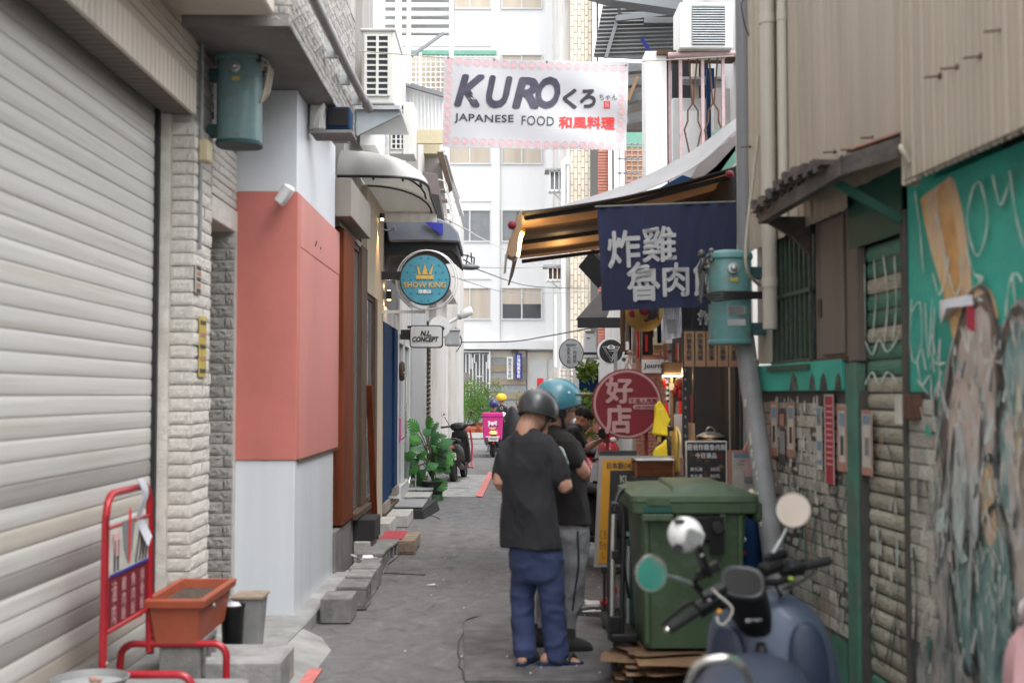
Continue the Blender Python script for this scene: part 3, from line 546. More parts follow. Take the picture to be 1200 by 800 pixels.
for(a,e,z1)in((y1,y2,3.16),(y3,y4,2.75)):
 w_=part('window',B().box(XB-.06,XB-.02,a,a+.05,zs,z1).box(XB-.06,XB-.02,e-.05,e,zs,z1).box(XB-.06,XB-.02,a,e,z1-.05,z1).box(XB-.06,XB-.02,a,e,zs,zs+.05),'wood_brown',sb)
 part('pane',B().box(XB-.045,XB-.037,a+.05,e-.05,zs+.05,z1-.05),'shop_glass',w_)
part('window_post',B().box(XB-.08,XB+.01,y2,y3,zs-.02,3.2),'wood_brown',sb,bev=.005)
part('window_post',B().box(XB-.08,XB+.01,y4-.1,y4+.1,.1,2.75),'wood_brown',sb,bev=.005)
part('door_step',B().box(XB-.3,XB,y3,y5,0,.16),'wood_brown',sb)
part('pilaster',B().box(XB-.06,XB-.0,y4+.1,y5,.16,2.75),'plaster_beige',sb)
part('upper_panel',B().box(XB-.06,XB+.002,y3,y5,2.752,3.9),'plaster_beige',sb)
part('fascia',B().box(XB-.4,-1.33,10.5,12.05,3.22,3.56),'taupe',sb,bev=.004)
part('cornice',B().box(XB-.4,XB-.01,10.75,y5,3.17,3.22),'taupe',sb)
part('shop_interior',B().box(-3.2,-3.1,10.6,y5,0,3.2).box(-3.1,XB-.3,10.75,10.79,0,3.2).box(-3.1,XB-.3,y5-.02,y5,0,3.2).box(-3.1,XB-.3,10.8,y5,3.16,3.2),'white',sb)
part('upper_wall',B().box(-3.5,XB-.24,12.7,15,3.57,5.2),'weathered',sb)
for k in range(3):
 yy=11.5+.5*k
 part('display_shelf',B().box(-2.1,-1.7,yy,yy+.3,.4,.45).box(-2.1,-1.7,yy,yy+.3,1.2,1.24),'wood_pale',sb)
dl=thing('down_light','lit warm spotlight washing the beige panel under the white awning','lamp',(XB+.06,13.9,3.72))
part('lamp_body',B().cyl((XB+.05,13.9,3.70),(XB+.05,13.9,3.76),.03),'black',dl)
part('bulb',B().ball((XB+.05,13.9,3.695),.02,8),'bulb',dl)
def lamp(p,e,r=.03,c=(1,.62,.28)):
 l=bpy.data.lights.new('lamp_glow','POINT');l.energy=e;l.shadow_soft_size=r;l.color=c
 o=bpy.data.objects.new('lamp_glow',l);COL.objects.link(o);o.location=p;return o
_l=lamp((XB+.07,13.9,3.66),26);_l.data.type='SPOT';_l.data.spot_size=rad(60);_l.data.spot_blend=.6
ys=YL(452.5);zc=ZL(346,ys)
sc1=thing('wall_sconce','small lit square up-down sconce beside the blue door','lamp',(XB+.06,ys,zc))
part('lamp_body',B().box(XB-.0,XB+.07,ys-.1,ys-.0,zc-.06,zc+.05),'black',sc1,bev=.004)
part('bulb',B().box(XB+.015,XB+.055,ys-.08,ys-.02,zc-.066,zc-.061),'bulb',sc1)
part('bulb',B().box(XB+.015,XB+.055,ys-.08,ys-.02,zc+.051,zc+.056),'bulb',sc1)
lamp((XB+.04,ys-.05,zc-.12),.8,.02);lamp((XB+.04,ys-.05,zc+.11),.8,.02)
bs_=thing('blue_shopfront','dark blue painted wooden doorway next to the beige pilaster','shopfront',(XB-.2,16,0))
yb0,yb1=YL(449),YL(466)
part('post',B().box(XB-.12,XB+.0,yb0+.01,yb0+.75,.32,2.55),'navy_paint',bs_,bev=.006)
part('post',B().box(XB-.14,XB-.03,yb0+.78,yb1-.5,.32,2.55),'navy_paint',bs_,bev=.006)
part('post',B().box(XB-.12,XB+.0,yb1-.48,yb1,.4,2.55),'navy_paint',bs_,bev=.006)
part('post_foot',B().box(XB-.1,XB+.03,yb0+.05,yb0+.7,.2,.32),'taupe',bs_);part('post_foot',B().box(XB-.1,XB+.03,yb1-.45,yb1-.05,.28,.4),'taupe',bs_)
part('threshold',B().box(XB-.3,XB+.02,yb0,yb1+.1,0,.2),'wood_brown',bs_)
part('transom',B().box(XB-.1,XB-.01,yb0,yb1,2.552,2.75),'weathered',bs_)
part('upper_wall',B().box(XB-.4,XB-.02,yb0+.002,yb1+3.4,2.752,3.9),'black',bs_)
wd=thing('white_door','white aluminium glazed door with long pull handle behind the blue doorway','door',(XB,17.8,.2))
yw0,yw1=YL(466.5),YL(481)
for a,e in((yw0,yw0+.15),(yw1-.25,yw1),(yw0+.95,yw0+1.1)):
 part('frame',B().box(XB-.08,XB,a,e,.35,2.5),'frame_white',wd,bev=.005)
part('frame',B().box(XB-.08,XB,yw0+.151,yw1-.251,2.38,2.5),'frame_white',wd)
part('pane',B().box(XB-.05,XB-.04,yw0+.15,yw0+.95,.35,2.38),'shop_glass',wd)
part('pane',B().box(XB-.05,XB-.04,yw0+1.1,yw1-.25,.35,2.38),'shop_glass',wd)
part('backing',B().box(XB-.5,XB-.4,yw0,yw1,.2,2.5),'weathered',wd)
part('threshold',B().box(XB-.3,XB+.03,yw0+.1,yw1,0,.35),'frame_white',wd)
part('handle',B().tube([V((XB,yw0+.5,1.0)),V((XB+.07,yw0+.5,1.05)),V((XB+.07,yw0+.5,1.9)),V((XB,yw0+.5,1.95))],.014,8),'chrome',wd,smooth=50)
part('pink_card',B().box(XB-.035,XB-.03,yw0+.55,yw0+.85,.95,1.3),'magenta',wd)
part('wreath',B().tube(arc((XB+.02,yw0+.4,1.98),.11,0,6.0,12,(0,1,0),(0,0,1)),.035,7),'wood_brown',wd)
part('lintel',B().box(XB-.3,XB+.01,yw0+.101,yw1,2.502,3.0),'weathered',wd)
gp=thing('grey_pillar','pale grey tiled pillar behind the monstera plant','pillar',(XB,20,0))
part('shaft',B().box(XB-.6,XB+.03,yw1+.01,YL(495),0,3.9),'pillar_grey',gp,bev=.01)
lo=thing('louvred_house','old weathered white house end with brown louvred vent strip','building',(XB,26,0))
yl0,yl1,yl2=YL(495),YL(508),YL(526)
part('wall',B().box(XB-2.5,XB-.1,yl0+.02,yl2-4.9,0,7.2),'weathered',lo)
lv=part('vent_frame',B().box(XB-.1,XB-.02,yl0+.8,yl0+1.1,.5,3.2).box(XB-.1,XB-.02,yl1-.5,yl1-.3,.5,3.2),'weathered',lo)
lm=mk_mesh('louvre',B().bar(V((0,-.5,0)),V((0,.5,0)),.09,.02,(.6,0,1)));lm.materials.append(M['wood_brown'])
for k in range(29):
 place(lm,'louvre',lv,(XB-.07,(yl0+1.1+yl1-.5)/2,.6+k*.09),None,(1,yl1-.5-yl0-1.1,1))
part('pillar',B().box(XB-.6,XB+.06,yl1+.2,yl2-1.0,0,4.2),'weathered',lo,bev=.02)
part('pillar',B().box(XB-.6,XB+.03,yl0+.1,yl0+.7,0,3.6),'pillar_grey',lo,bev=.01)
part('scribble',B().box(XB+.061,XB+.064,yl1+2.2,yl1+2.5,.9,1.5),'ink_pink',lo)
part('upper_floor',B().box(XB-3.0,XB-.35,15.02,yl2-5.2,3.92,7.3),'weathered',lo)
def louvre_unit(name,label,px0,py0,px1,py1,Y,dep,side_px,nrow=10,ncol=2,group=None):
 t=thing(name,label,'air conditioner',P((px0+px1)/2,py1,Y),0,group)
 a,e=P(px0,py0,Y),P(px1,py1,Y)
 part('casing',B().box(a.x,e.x+.0,Y,Y+dep,e.z,a.z),'ac_white',t,bev=.012)
 w_,h_=e.x-a.x,a.z-e.z
 part('grille_back',B().box(a.x+.04,e.x-.05,Y-.006,Y-.001,e.z+.08,a.z-.05),'ac_dark',t)
 b=B()
 for k in range(nrow+1):
  z=e.z+.08+(h_-.13)*k/nrow;b.box(a.x+.035,e.x-.045,Y-.02,Y-.007,z-.008,z+.008)
 for k in range(ncol+1):
  x=a.x+.04+(w_-.09)*k/ncol;b.box(x-.012,x+.012,Y-.024,Y-.0075,e.z+.075,a.z-.045)
 part('grille',b,'ac_white',t)
 return t
t=louvre_unit('air_conditioner','large white outdoor unit with two-column dark grille on blue-grey bracket above the floodlight',424,36,462,122,11.2,.8,470)
a=P(424,124,11.2)
part('top_lid',B().box(a.x-.02,P(463,0,11.2).x+.01,11.17,12.02,P(0,36,11.2).z,P(0,33,11.2).z),'ac_white',t,bev=.01)
br=thing('metal_bracket','blue-grey sheet metal bracket carrying the large outdoor unit','bracket',P(440,150,11.2))
q0,q1,q2,q3=P(417,128,11.0),P(466,126,11.0),P(468,133,11.0),P(417,158,11.0)
part('plate',B().prism([(q.x,q.z)for q in(q0,q1,q2,q3)],(0,11.05,0),(1,0,0),(0,0,1),(0,1,0),.05),'bracket_blue',br)
part('tray',B().box(q0.x-.1,q1.x+.02,11.0,12.1,q0.z,q0.z+.035),'steel',br)
t=louvre_unit('air_conditioner','smaller cream air conditioner with square wire grille above the white awning',456,120,484,181,17.5,.5,490,9,4)
part('fan',B().lathe([(.02,0),(.13,.01),(.13,.03),(.02,.04)],P(444,165,17.4),18,'y'),'steel',t)
part('side_casing',B().box(P(473,0,17.5).x,P(486,0,17.5).x,17.46,18.0,P(0,181,17.5).z,P(0,121,17.5).z),'ac_white',t,bev=.01)
uw=thing('upper_house','upper storey walls in pale tile behind the big outdoor unit','building',P(400,0,13))
part('wall',FB(380,-220,409,130,12.0,2.0),'tile_fascia',uw);part('corner_wall',FB(409,-220,424,130,12.02,2.0),'tile_fascia',uw)
part('side_wall',FB(424,-220,440,170,13.0,1.0),'white',uw)
for k in range(34):
 py=-180+k*9.2
 part('tile_course',B().box(P(380,0,12).x,P(409,0,12).x,11.985,12.0,P(0,py+8.4,12).z,P(0,py,12).z),'tile_fascia',uw)
sh=thing('metal_shelter','grey corrugated metal rooftop shelter on slim white posts behind the big outdoor unit','shelter',P(480,100,20))
b=B()
for k in range(7):
 py=40-k*10
 FB(440,py-7.0,529-k*.3,py-1.5,20+.12*k,.05,b)
part('roof_sheet',b,'ac_white',sh)
part('roof_back',FB(440,-40,531,41,20.9,.05),'corr_grey',sh)
for(x0,y0_,x1,y1_)in((463.5,0,470,100),(477,0,481,98),(526.5,0,531.5,72)):part('post',FB(x0,y0_-40,x1,y1_,20.0-.1,.08),'white',sh)
part('brace',B().bar(P(482,66,20),P(520,39,20),.05,.05),'pole',sh)
part('edge_rail',FB(529,-40,532.5,38,20.1,.1),'corr_grey',sh)
wa=thing('white_annex','white ribbed sheet metal annex wall below the rooftop shelter','building',P(490,170,21))
part('wall',FB(462,60,474,200,20.6,.3),'white',wa)
pts=[(470,97),(522,112),(522,166),(470,166)]
b=B();pp3=[P(x,y,21)for x,y in pts];b.prism([(p.x,p.z)for p in pp3],(0,21,0),(1,0,0),(0,0,1),(0,1,0),.1)
wa_w=part('sheet_wall',b,'white',wa)
for k in range(12):
 x=471+k*4.3
 part('rib',FB(x,103+k*1.15,x+1.2,165,20.97,.03),'white_gloss',wa)
part('cap',B().bar(P(468,97,20.9),P(524,113,20.9),.12,.07),'pole',wa)
part('base_band',FB(470,152,521,168,20.9,.1),'cream',wa)
wg=thing('window_grille','white barred balcony window beside the banner top left corner','window',P(500,100,23))
part('frame',FB(480,59,582,64,23,.1),'mint_sheet',wg)
part('backing',FB(480,64,582,112,23.3,.1),'curtain',wg)
b=B()
for k in range(18):FB(481+k*5.8,64,482.2+k*5.8,112,23.05,.03,b)
for k in range(8):FB(480,66+k*6,582,67+k*6,23.0,.03,b)
part('bars',b,'white',wg)
part('frame_post',FB(491,62,494,112,22.95,.05),'white',wg)
aw=thing('dome_awning','off-white ribbed canvas quarter-dome awning over the beige pilaster','awning',P(440,210,13))
Ya,Yb_=12.1,15.2
prof=[]
for i in range(13):
 t_=i/12*math.pi/2;prof.append((math.sin(t_),math.cos(t_)))
ZR,XR=3.87,-.80
RIM=smooth_path([V((-1.68,12.1,ZR)),V((-1.3,12.12,ZR)),V((-.98,12.2,ZR)),V((XR,12.55,ZR)),V((XR,13.4,ZR)),V((XR,14.6,ZR))],6)
def awn(a,c):
 i=a*(len(RIM)-1);k=min(int(i),len(RIM)-2);p=RIM[k].lerp(RIM[k+1],i-k);q=V((-1.68,max(p.y,12.7+.2*a),ZR))
 t_=c*math.pi/2;w_=p.lerp(q,1-math.cos(t_));w_.z=ZR+.37*math.sin(t_);return w_
b=B();b.grid(lambda a,c:awn(a,c)-V((0,0,.018*abs(math.sin(a*6*math.pi))*(1-c)*1.0)),48,12)
cv=part('canopy',b,'fabric_white',aw,smooth=60,solid=.012)
b=B();n=12;R_=[awn(0,i/n)for i in range(n+1)]
b.add([V((-1.5,Ya,3.42))]+R_,[(0,i,i+1)for i in range(1,n+1)]);
b2=B();pts=[V((-1.68,14.62,ZR))]+[awn(1,i/n)for i in range(n+1)];b2.v=pts;b2.f=[(0,i,i+1)for i in range(1,n+1)];part('end_panel',b2,'canvas_under',aw,solid=.01)
for k in range(6):
 a_=k/5
 part('rib',B().tube([awn(a_,i/8).lerp(V((-1.6,13.5,3.9)),.07)+V((0,0,-.02))for i in range(9)],.012,6),'black',aw,smooth=60)
part('front_bar',B().tube(RIM,.015,8),'black',aw)
b=B();b.grid(lambda a,c:V((-1.6+.8*a,14.6+.01*math.sin(a*40),ZR+.02-.13*c)),30,2)
part('valance',b,'canvas_under',aw,solid=.006,smooth=60)
bb=thing('box_signboard','plain brown-grey box signboard sticking out behind the white awning','sign',P(505,230,16))
part('board',B().box(P(494,0,16).x,P(507,0,16).x,16,16.1,P(0,262,16).z,P(0,203,16).z),'sign_brown',bb)
q=[P(496,202,16),P(512.5,205,16),P(522,262,16),P(500,262,16)]
part('front_sheet',B().prism([(p.x,p.z)for p in q],(0,15.95,0),(1,0,0),(0,0,1),(0,1,0),.05),'sign_brown',bb,bev=.005)
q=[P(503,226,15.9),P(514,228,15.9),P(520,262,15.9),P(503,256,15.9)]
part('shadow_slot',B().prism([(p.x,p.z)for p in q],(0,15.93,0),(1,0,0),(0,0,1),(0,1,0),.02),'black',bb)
bc=thing('black_canopy','black box canopy with grey-blue rounded end over the teal round sign','awning',P(490,280,15.3))
X0,X1=P(448,0,15).x,P(537,0,15).x
zt,zb2=P(0,262,15).z,P(0,305,15).z
part('canopy',B().prism([(X0,zt),(X1-.12,zt),(X1-.01,P(0,283,15).z),(X1+.03,zb2),(X1-.1,zb2+.12),(X0+.1,zb2+.05),(X0+.05,zb2-.2),(X0,zb2-.2)],(0,15.0,0),(1,0,0),(0,0,1),(0,1,0),1.4),'black_canvas',bc,bev=.02)
def cvr(a,c):
 t_=c*math.pi*.5
 return V((P(450,0,14.95).x+(P(519,0,14.95).x-P(450,0,14.95).x)*a+.19*math.sin(t_)*(1 if a>.5 else a*2),14.93+.0*c,P(0,256,15).z-.24*(1-math.cos(t_))-.0))
q=[(450,256),(515,256),(528,262),(537,272),(539,284),(500,282),(455,283)]
part('cover',B().prism([(P(x,y,14.9).x,P(x,y,14.9).z)for x,y in q],(0,14.9,0),(1,0,0),(0,0,1),(0,1,0),1.5),'grey_canvas',bc,bev=.02)
q=[(496,259),(519,262),(519,276),(510,270)]
part('blue_flap',B().prism([(P(x,y,14.85).x,P(x,y,14.85).z)for x,y in q],(0,14.84,0),(1,0,0),(0,0,1),(0,1,0),.03),'blue_canvas',bc)
part('hook',B().tube(smooth_path([P(448,269,14.8),P(457,270,14.8),P(462,266,14.8),P(463,271,14.8)],5),.012,6),'pipe_grey',bc,smooth=50)
bk=thing('balcony_house','cream house with stacked edge-on balconies left of the banner bottom','building',P(505,250,24))
q=[(486,168),(516,166),(518,200),(524,250),(523,330),(486,330)]
part('wall',B().prism([(P(x,y,24).x,P(x,y,24).z)for x,y in q],(0,24,0),(1,0,0),(0,0,1),(0,1,0),6),'weathered',bk)
part('cream_band',FB(487,168,515,180,23.6,.4),'cream',bk)
q=[(512,178),(519,178),(528,212),(524,216)]
part('slab',B().prism([(P(x,y,23).x,P(x,y,23).z)for x,y in q],(0,23,0),(1,0,0),(0,0,1),(0,1,0),1),'wood_brown',bk)
for k in range(7):
 x,y=517+k*2.4,215+k*12
 part('grille_arch',B().tube(arc(P(x-3,y+6,22.5+k*.8),.17,rad(-20),rad(170),8),.016,6),'weathered',bk)
 part('balcony',FB(x-4,y+6,x+4.5,y+8,22.6+k*.8,.3),'taupe',bk)
part('downpipe',B().tube([P(522,180,23),P(531,212,24),P(538,232,25)],.03,8),'white',bk)
part('gutter',B().bar(P(519,178,24),P(541,252,30),.1,.08),'frame_white',bk)
part('far_wall',FB(520,240,536,520,31,5),'weathered',bk)
def disc(parent,name,c,r,th,m,n=40,s=None):
 return part(name,B().lathe([(r*.001,0),(r,0),(r,th),(r*.001,th)],c,n,'y'),m,parent,smooth=40)
def ring3(b,c,r,tr,n=36,k=6):return b.tube(arc(c,r,0,2*math.pi,n)[:-1],tr,k,closed=True)
Y=14.3;c=P(498,327.5,Y);r=30*Y/F
s1=thing('round_shop_sign','round teal sign with golden crown reading SHOW KING on the left','sign',c+V((0,0,-r)))
disc(s1,'body',c,r,.1,'black');disc(s1,'face',c+V((0,-.008,0)),r*.95,.009,'sign_teal')
for i in range(-3,4):
 for j in range(-3,4):
  p=c+V((i*.085+(.042 if j%2 else 0),-.011,j*.085))
  if(p-c).length<r*.88:
   d=.016;part('motif',B().prism([(0,d),(d*.3,d*.3),(d,0),(d*.3,-d*.3),(0,-d),(-d*.3,-d*.3),(-d,0),(-d*.3,d*.3)],p,(1,0,0),(0,0,1),(0,1,0),.002),'sign_teal_dark',s1)
cw=c+V((0,-.016,.07));k_=.105
part('crown',B().prism([(-k_,-.02),(-k_,-.065),(k_,-.065),(k_,-.02)],cw,(1,0,0),(0,0,1),(0,1,0),.006).prism([(-.08,-.01),(-.1,.12),(-.058,.03),(-.045,-.01)],cw,(1,0,0),(0,0,1),(0,1,0),.006).prism([(-.035,-.01),(0,.125),(.035,-.01)],cw,(1,0,0),(0,0,1),(0,1,0),.006).prism([(.08,-.01),(.1,.12),(.058,.03),(.045,-.01)],cw,(1,0,0),(0,0,1),(0,1,0),.006),'gold',s1)
text('SHOW KING',c+V((0,-.014,-.065)),'gold',s1,w=.50,h=.062,bold=.02)
text('旗艦店',c+V((0,-.014,-.145)),'white',s1,w=.15,h=.045,bold=.03)
b=B();ring3(b,c+V((.01,.05,0)),r*1.17,.009);part('outer_ring',b,'white',s1,smooth=60)
b=B();ring3(b,c+V((.035,.09,0)),r*1.18,.007);part('outer_ring',b,'white',s1,smooth=60)
part('bracket',B().box(XB,c.x-r*.95,Y+.03,Y+.09,c.z-.0,c.z+.1),'black',s1)
part('rim_plate',B().box(XB,c.x,Y+.1,Y+.13,c.z-r*1.2-.03,c.z-r*1.18),'frame_white',s1)
Y=17;a,e=P(480,381,Y),P(519,407.5,Y);c=(a+e)/2
s2=thing('hanging_sign','small white rectangular lightbox reading N.L. CONCEPT','sign',c)
part('box',B().prism(rrect(e.x-a.x,a.z-e.z,.05),c,(1,0,0),(0,0,1),(0,1,0),.1),'black',s2)
part('face',B().prism(rrect(e.x-a.x-.03,a.z-e.z-.03,.04),c+V((0,-.006,0)),(1,0,0),(0,0,1),(0,1,0),.006),'white',s2)
text('N.L.',c+V((-.005,-.01,.045)),'ink_plain',s2,w=.15,h=.07,bold=.05,shear=.25)
text('CONCEPT',c+V((-.01,-.01,-.04)),'ink_plain',s2,w=.37,h=.07,bold=.045,shear=.25)
part('bracket',B().box(XB,a.x,Y+.03,Y+.07,c.z-.04,c.z+.1),'black',s2)
Y=18.2;c=P(515,383,Y)
s3=thing('round_blank_sign','plain round white sign disc peeking out behind the small rectangular lightbox','sign',c)
disc(s3,'disc',c,.165,.08,'white_gloss');part('knob',B().ball(c+V((.05,-.01,-.02)),.03,8),'black',s3);part('knob',B().ball(c+V((-.1,-.01,0)),.03,8),'black',s3)
part('bracket',B().box(XB,c.x,Y+.02,Y+.05,c.z-.02,c.z+.02),'black',s3)
Y=21;s4=thing('meter_box','grey-beige rounded box hanging behind the round blank sign','box',P(530,400,Y))
part('case',FB(521,386,538.5,405,Y,.3),'pillar_grey',s4,bev=.03,seg=2);part('lid',FB(520.5,385,539,387,Y-.02,.34),'frame_white',s4)
part('bracket',B().box(XB,P(522,0,Y).x,Y+.1,Y+.15,P(0,395,Y).z,P(0,393,Y).z),'black',s4)
Y=26;s5=thing('street_lamp','white street lamp head on a short arm above the meter box','street lamp',P(520,390,Y))
part('arm',B().tube([P(512,386,Y),P(542,369,Y)],.04,8),'white_gloss',s5,smooth=50)
part('lamp_head',B().tube([P(539,371,Y),P(543,368.5,Y),P(551,364,Y),P(553.5,363,Y)],[.05,.1,.1,.07],12),'white_gloss',s5,smooth=60)
part('lamp_neck',B().tube([P(537,372,Y),P(541,370,Y)],.06,8),'pipe_grey',s5)
Y=19;g=thing('roof_fitting','small black wire roof lantern fitting right of the teal round sign','fitting',P(550,310,Y))
b=B().ball(P(551,313,Y),(.16,.1,.05),10);part('cap',b,'corr_grey',g,smooth=60)
b=B()
for(x0,y0_,x1,y1_)in((541,298,556,302),(548,298,546,311),(556,302,555,312),(552,296,553,308),(543,304,560,314)):b.tube([P(x0,y0_,Y),P(x1,y1_,Y)],.012,5)
b.tube([P(536,300,Y),P(543,300,Y)],.012,5);part('frame',b,'black',g)
#  LEFT PROPS on the ground
fs=thing('sign_stand','red tubular sign stand with faded crimson menu panel and white ribbon beside the roller shutter','sign stand',(-1.88,5.9,.1))
n0,f0=V((-1.885,5.72,.33)),V((-1.87,6.42,.33))
zt=ZL(566,6.2)
tp=[n0+V((0,0,-.04)),V((-1.885,5.74,.9)),V((-1.88,5.80,zt-.07)),V((-1.878,5.88,zt)),V((-1.875,6.24,zt+.02)),V((-1.872,6.34,zt-.06)),V((-1.87,6.40,.9)),f0+V((0,0,-.04))]
sp=[]
pts=[n0+V((0,0,-.04)),V((-1.885,5.735,zt-.12))]+arc((-1.882,5.735+.1,zt-.12),.1,math.pi,math.pi/2,5,(0,1,0),(0,0,1))+arc((-1.875,6.405-.1,zt-.12),.1,math.pi/2,0,5,(0,1,0),(0,0,1))+[f0+V((0,0,-.04))]
part('frame_tube',B().tube(pts,.019,10),'red_tube',fs,smooth=60)
for p0 in(n0,f0):
 y=p0.y
 pts=[V((-2.02,y,.11)),V((-2.02,y,.26))]+arc((-1.95,y,.26),.07,math.pi,math.pi/2,5)+arc((-1.53,y,.26),.07,math.pi/2,0,5)+[V((-1.46,y,.11))]
 pts[0]=V((-2.03,y,.115))
 part('foot',B().tube(pts,.019,10),'red_tube',fs,smooth=60)
for p0 in(n0,f0):
 for dz in(.0,.05):part('bolt',B().ball(p0+V((.02,-.0,dz)),.009,6),'chrome',fs)
pz0,pz1=.52,zt-.18
part('crossbar',B().tube([V((-1.88,5.745,pz0)),V((-1.872,6.40,pz0))],.013,8),'red_tube',fs,smooth=60)
part('crossbar',B().tube([V((-1.88,5.745,pz1)),V((-1.872,6.40,pz1))],.009,8),'red_tube',fs,smooth=60)
pn=part('panel',B().box(-1.885,-1.875,5.755,6.385,pz0,pz1),'sign_red',fs)
zm=pz0+(pz1-pz0)*.52
part('picture',B().box(-1.875,-1.871,5.76,6.38,zm,pz1-.01),'paper',pn);part('blue_line',B().box(-1.871,-1.868,5.76,6.38,zm,zm+.012),'blue_canvas',pn)
for k,x in enumerate((5.82,5.87,6.16,6.22,6.28,6.33)):part('stripe',B().bar(V((-1.869,x,zm+.02)),V((-1.869,x+(.0 if k<2 else.06),zm+.17)),.004,.014),'ink_plain',pn)
part('bowl_print',B().prism([(-.1,.1),(-.07,-.04),(0,-.12),(.07,-.04),(.1,.1)],(-1.870,6.04,zm+.15),(0,1,0),(0,0,1),(1,0,0),.002),'pole',pn)
part('spoon_print',B().prism([(-.02,.14),(-.012,-.1),(.012,-.1),(.02,.14),(0,.17)],(-1.867,6.05,zm+.14),(0,1,0),(0,0,1),(1,0,0),.002),'ink_red',pn)
part('splash_print',B().prism([(-.04,.06),(-.02,-.05),(.03,-.05),(.05,.07)],(-1.8675,5.84,zm+.14),(0,1,0),(0,0,1),(1,0,0),.002),'ink_pink',pn)
for k,s_ in enumerate(('滷\n肉','雞\n肉\n飯','魚\n肉\n飯','排\n骨\n飯')):
 text(s_,(-1.872,5.83+k*.15,zm-.13),'ink_pink',pn,w=.07,h=.21,u=(0,1,0),bold=.0)
text('外送',(-1.872,6.22,zm-.27),'ink_pink',pn,w=.14,h=.05,u=(0,1,0),bold=.03)
b=B();b.grid(lambda a,c:V((-1.85+.02*math.sin(c*7),6.10+.10*a+.13*c+.015*math.sin(c*9),zt+.03-.36*c*(.94+.06*math.sin(a*5)))),4,14)
solo('white_ribbon',b,'plastic_clear','crumpled white plastic strip tied over the top of the red sign stand','plastic strip',smooth=60,solid=.004)
pl=thing('planter','long terracotta plastic planter of dry soil set on a cinder block','planter',(-1.72,6.75,.34))
x0,x1,yA,yB,z0,z1=-1.89,-1.565,6.35,7.1,.335,.57
def ringbox(x0,x1,ya,yb,z):return[V((x0,ya,z)),V((x1,ya,z)),V((x1,yb,z)),V((x0,yb,z))]
part('body',B().rings([ringbox(x0+.05,x1-.05,yA+.05,yB-.05,z0),ringbox(x0+.02,x1-.02,yA+.02,yB-.02,z1-.03)],False).add(ringbox(x0+.05,x1-.05,yA+.05,yB-.05,z0+.002),[(0,1,2,3)]),'terracotta',pl,bev=.012)
part('rim',B().rings([ringbox(x0+.0,x1-.0,yA+.0,yB-.0,z1-.04),ringbox(x0-.006,x1+.006,yA-.006,yB+.006,z1),ringbox(x0+.03,x1-.03,yA+.03,yB-.03,z1+.003),ringbox(x0+.035,x1-.035,yA+.035,yB-.035,z1-.06)],False),'terracotta',pl,bev=.004)
b=B();b.grid(lambda a,c:V((x0+.03+(x1-x0-.06)*a,yA+.03+(yB-yA-.06)*c,z1-.05+.012*noise.noise(V((a*9,c*20,0))))),14,30);part('soil',b,'soil',pl,smooth=60)
part('fitting',B().ball((x1-.015,6.62,.50),.014,8),'steel',pl)
def cinder(label,x0,x1,ya,yb,z0,z1,m='cinder',holes='x',rot=0,group='cinder blocks and step stones laid along the shops',name='cinder_block',cat='cinder block'):
 L_,H_,D_=(yb-ya),z1-z0,x1-x0
 b=B();cxy=V(((x0+x1)/2,(ya+yb)/2,z0))
 if holes=='x':
  w=.022
  b.box(-D_/2,D_/2,-L_/2,L_/2,0,w).box(-D_/2,D_/2,-L_/2,L_/2,H_-w*1.4,H_)
  for k in range(4):
   yy=-L_/2+(L_-w*1.3)*k/3;b.box(-D_/2+.002,D_/2-.002,yy,yy+w*1.3,w-.001,H_-w*1.4+.001)
 else:b.box(-D_/2,D_/2,-L_/2,L_/2,0,H_)
 R_=Matrix.Rotation(rot,4,'Z');b.v=[cxy+R_@p for p in b.v]
 return solo(name,b,m,label,cat,group,loc=cxy,bev=.006)
cinder('hollow cinder block under the terracotta planter',-1.82,-1.60,6.42,6.80,.098,.335,'cinder')
cinder('grey rubble block under the rear of the planter',-1.92,-1.68,6.86,7.08,.098,.335,'cinder','')
pot=thing('black_pot','small black bucket with a ringed lid between planter and white column base','pot',(-1.53,7.15,.1))
q=P(277,768,7.15)
part('bucket',B().lathe([(.052,0),(.056,.01),(.07,.30),(.075,.305),(.072,.315),(.064,.31),(.06,.28),(.01,.28)],(-1.585,7.12,.1),20),'black_plastic',pot,smooth=50)
part('lid',B().lathe([(.045,.0),(.05,.02),(.035,.04),(.01,.045)],(-1.585,7.12,.385),16),'plastic_clear',pot,smooth=50)
pot2=thing('square_pot','dark grey square plant pot with a pale rim behind the black bucket','pot',(-1.55,7.4,.1))
part('bucket',B().rings([ringbox(-1.61,-1.48,7.34,7.5,.1),ringbox(-1.63,-1.455,7.30,7.52,.42)]),'pipe_grey',pot2,bev=.008)
part('rim',B().box(-1.64,-1.445,7.29,7.53,.41,.43),'wood_pale',pot2,bev=.005)
k1=solo('kerb_stone',B().box(-1.64,-1.20,6.55,7.0,.002,.21),'concrete','chipped concrete kerb block with a curved groove at the alley edge','kerb stone','loose concrete kerb blocks',bev=.015)
k2=solo('kerb_stone',B().box(-2.0,-1.30,5.75,6.25,.10,.19),'concrete','nearest flat concrete slab under the feet of the red sign stand','kerb stone','loose concrete kerb blocks',bev=.015)
bs2=thing('basin','round grey-white metal basin holding orange bits in the lower left corner','basin',(-1.93,5.45,.1))
q=P(106,794,5.5)
part('bowl',B().lathe([(.11,.1-q.z+.02),(.12,.1-q.z+.03),(.15,-.03),(.168,0),(.172,.004),(.165,.006),(.15,-.03),(.14,-.06),(.02,-.06)],(q.x,5.5,q.z),28),'pipe_grey',bs2,smooth=60)
part('water',B().lathe([(.001,-.025),(.148,-.025),(.148,-.03),(.001,-.03)],(q.x,5.5,q.z),24),'pillar_grey',bs2)
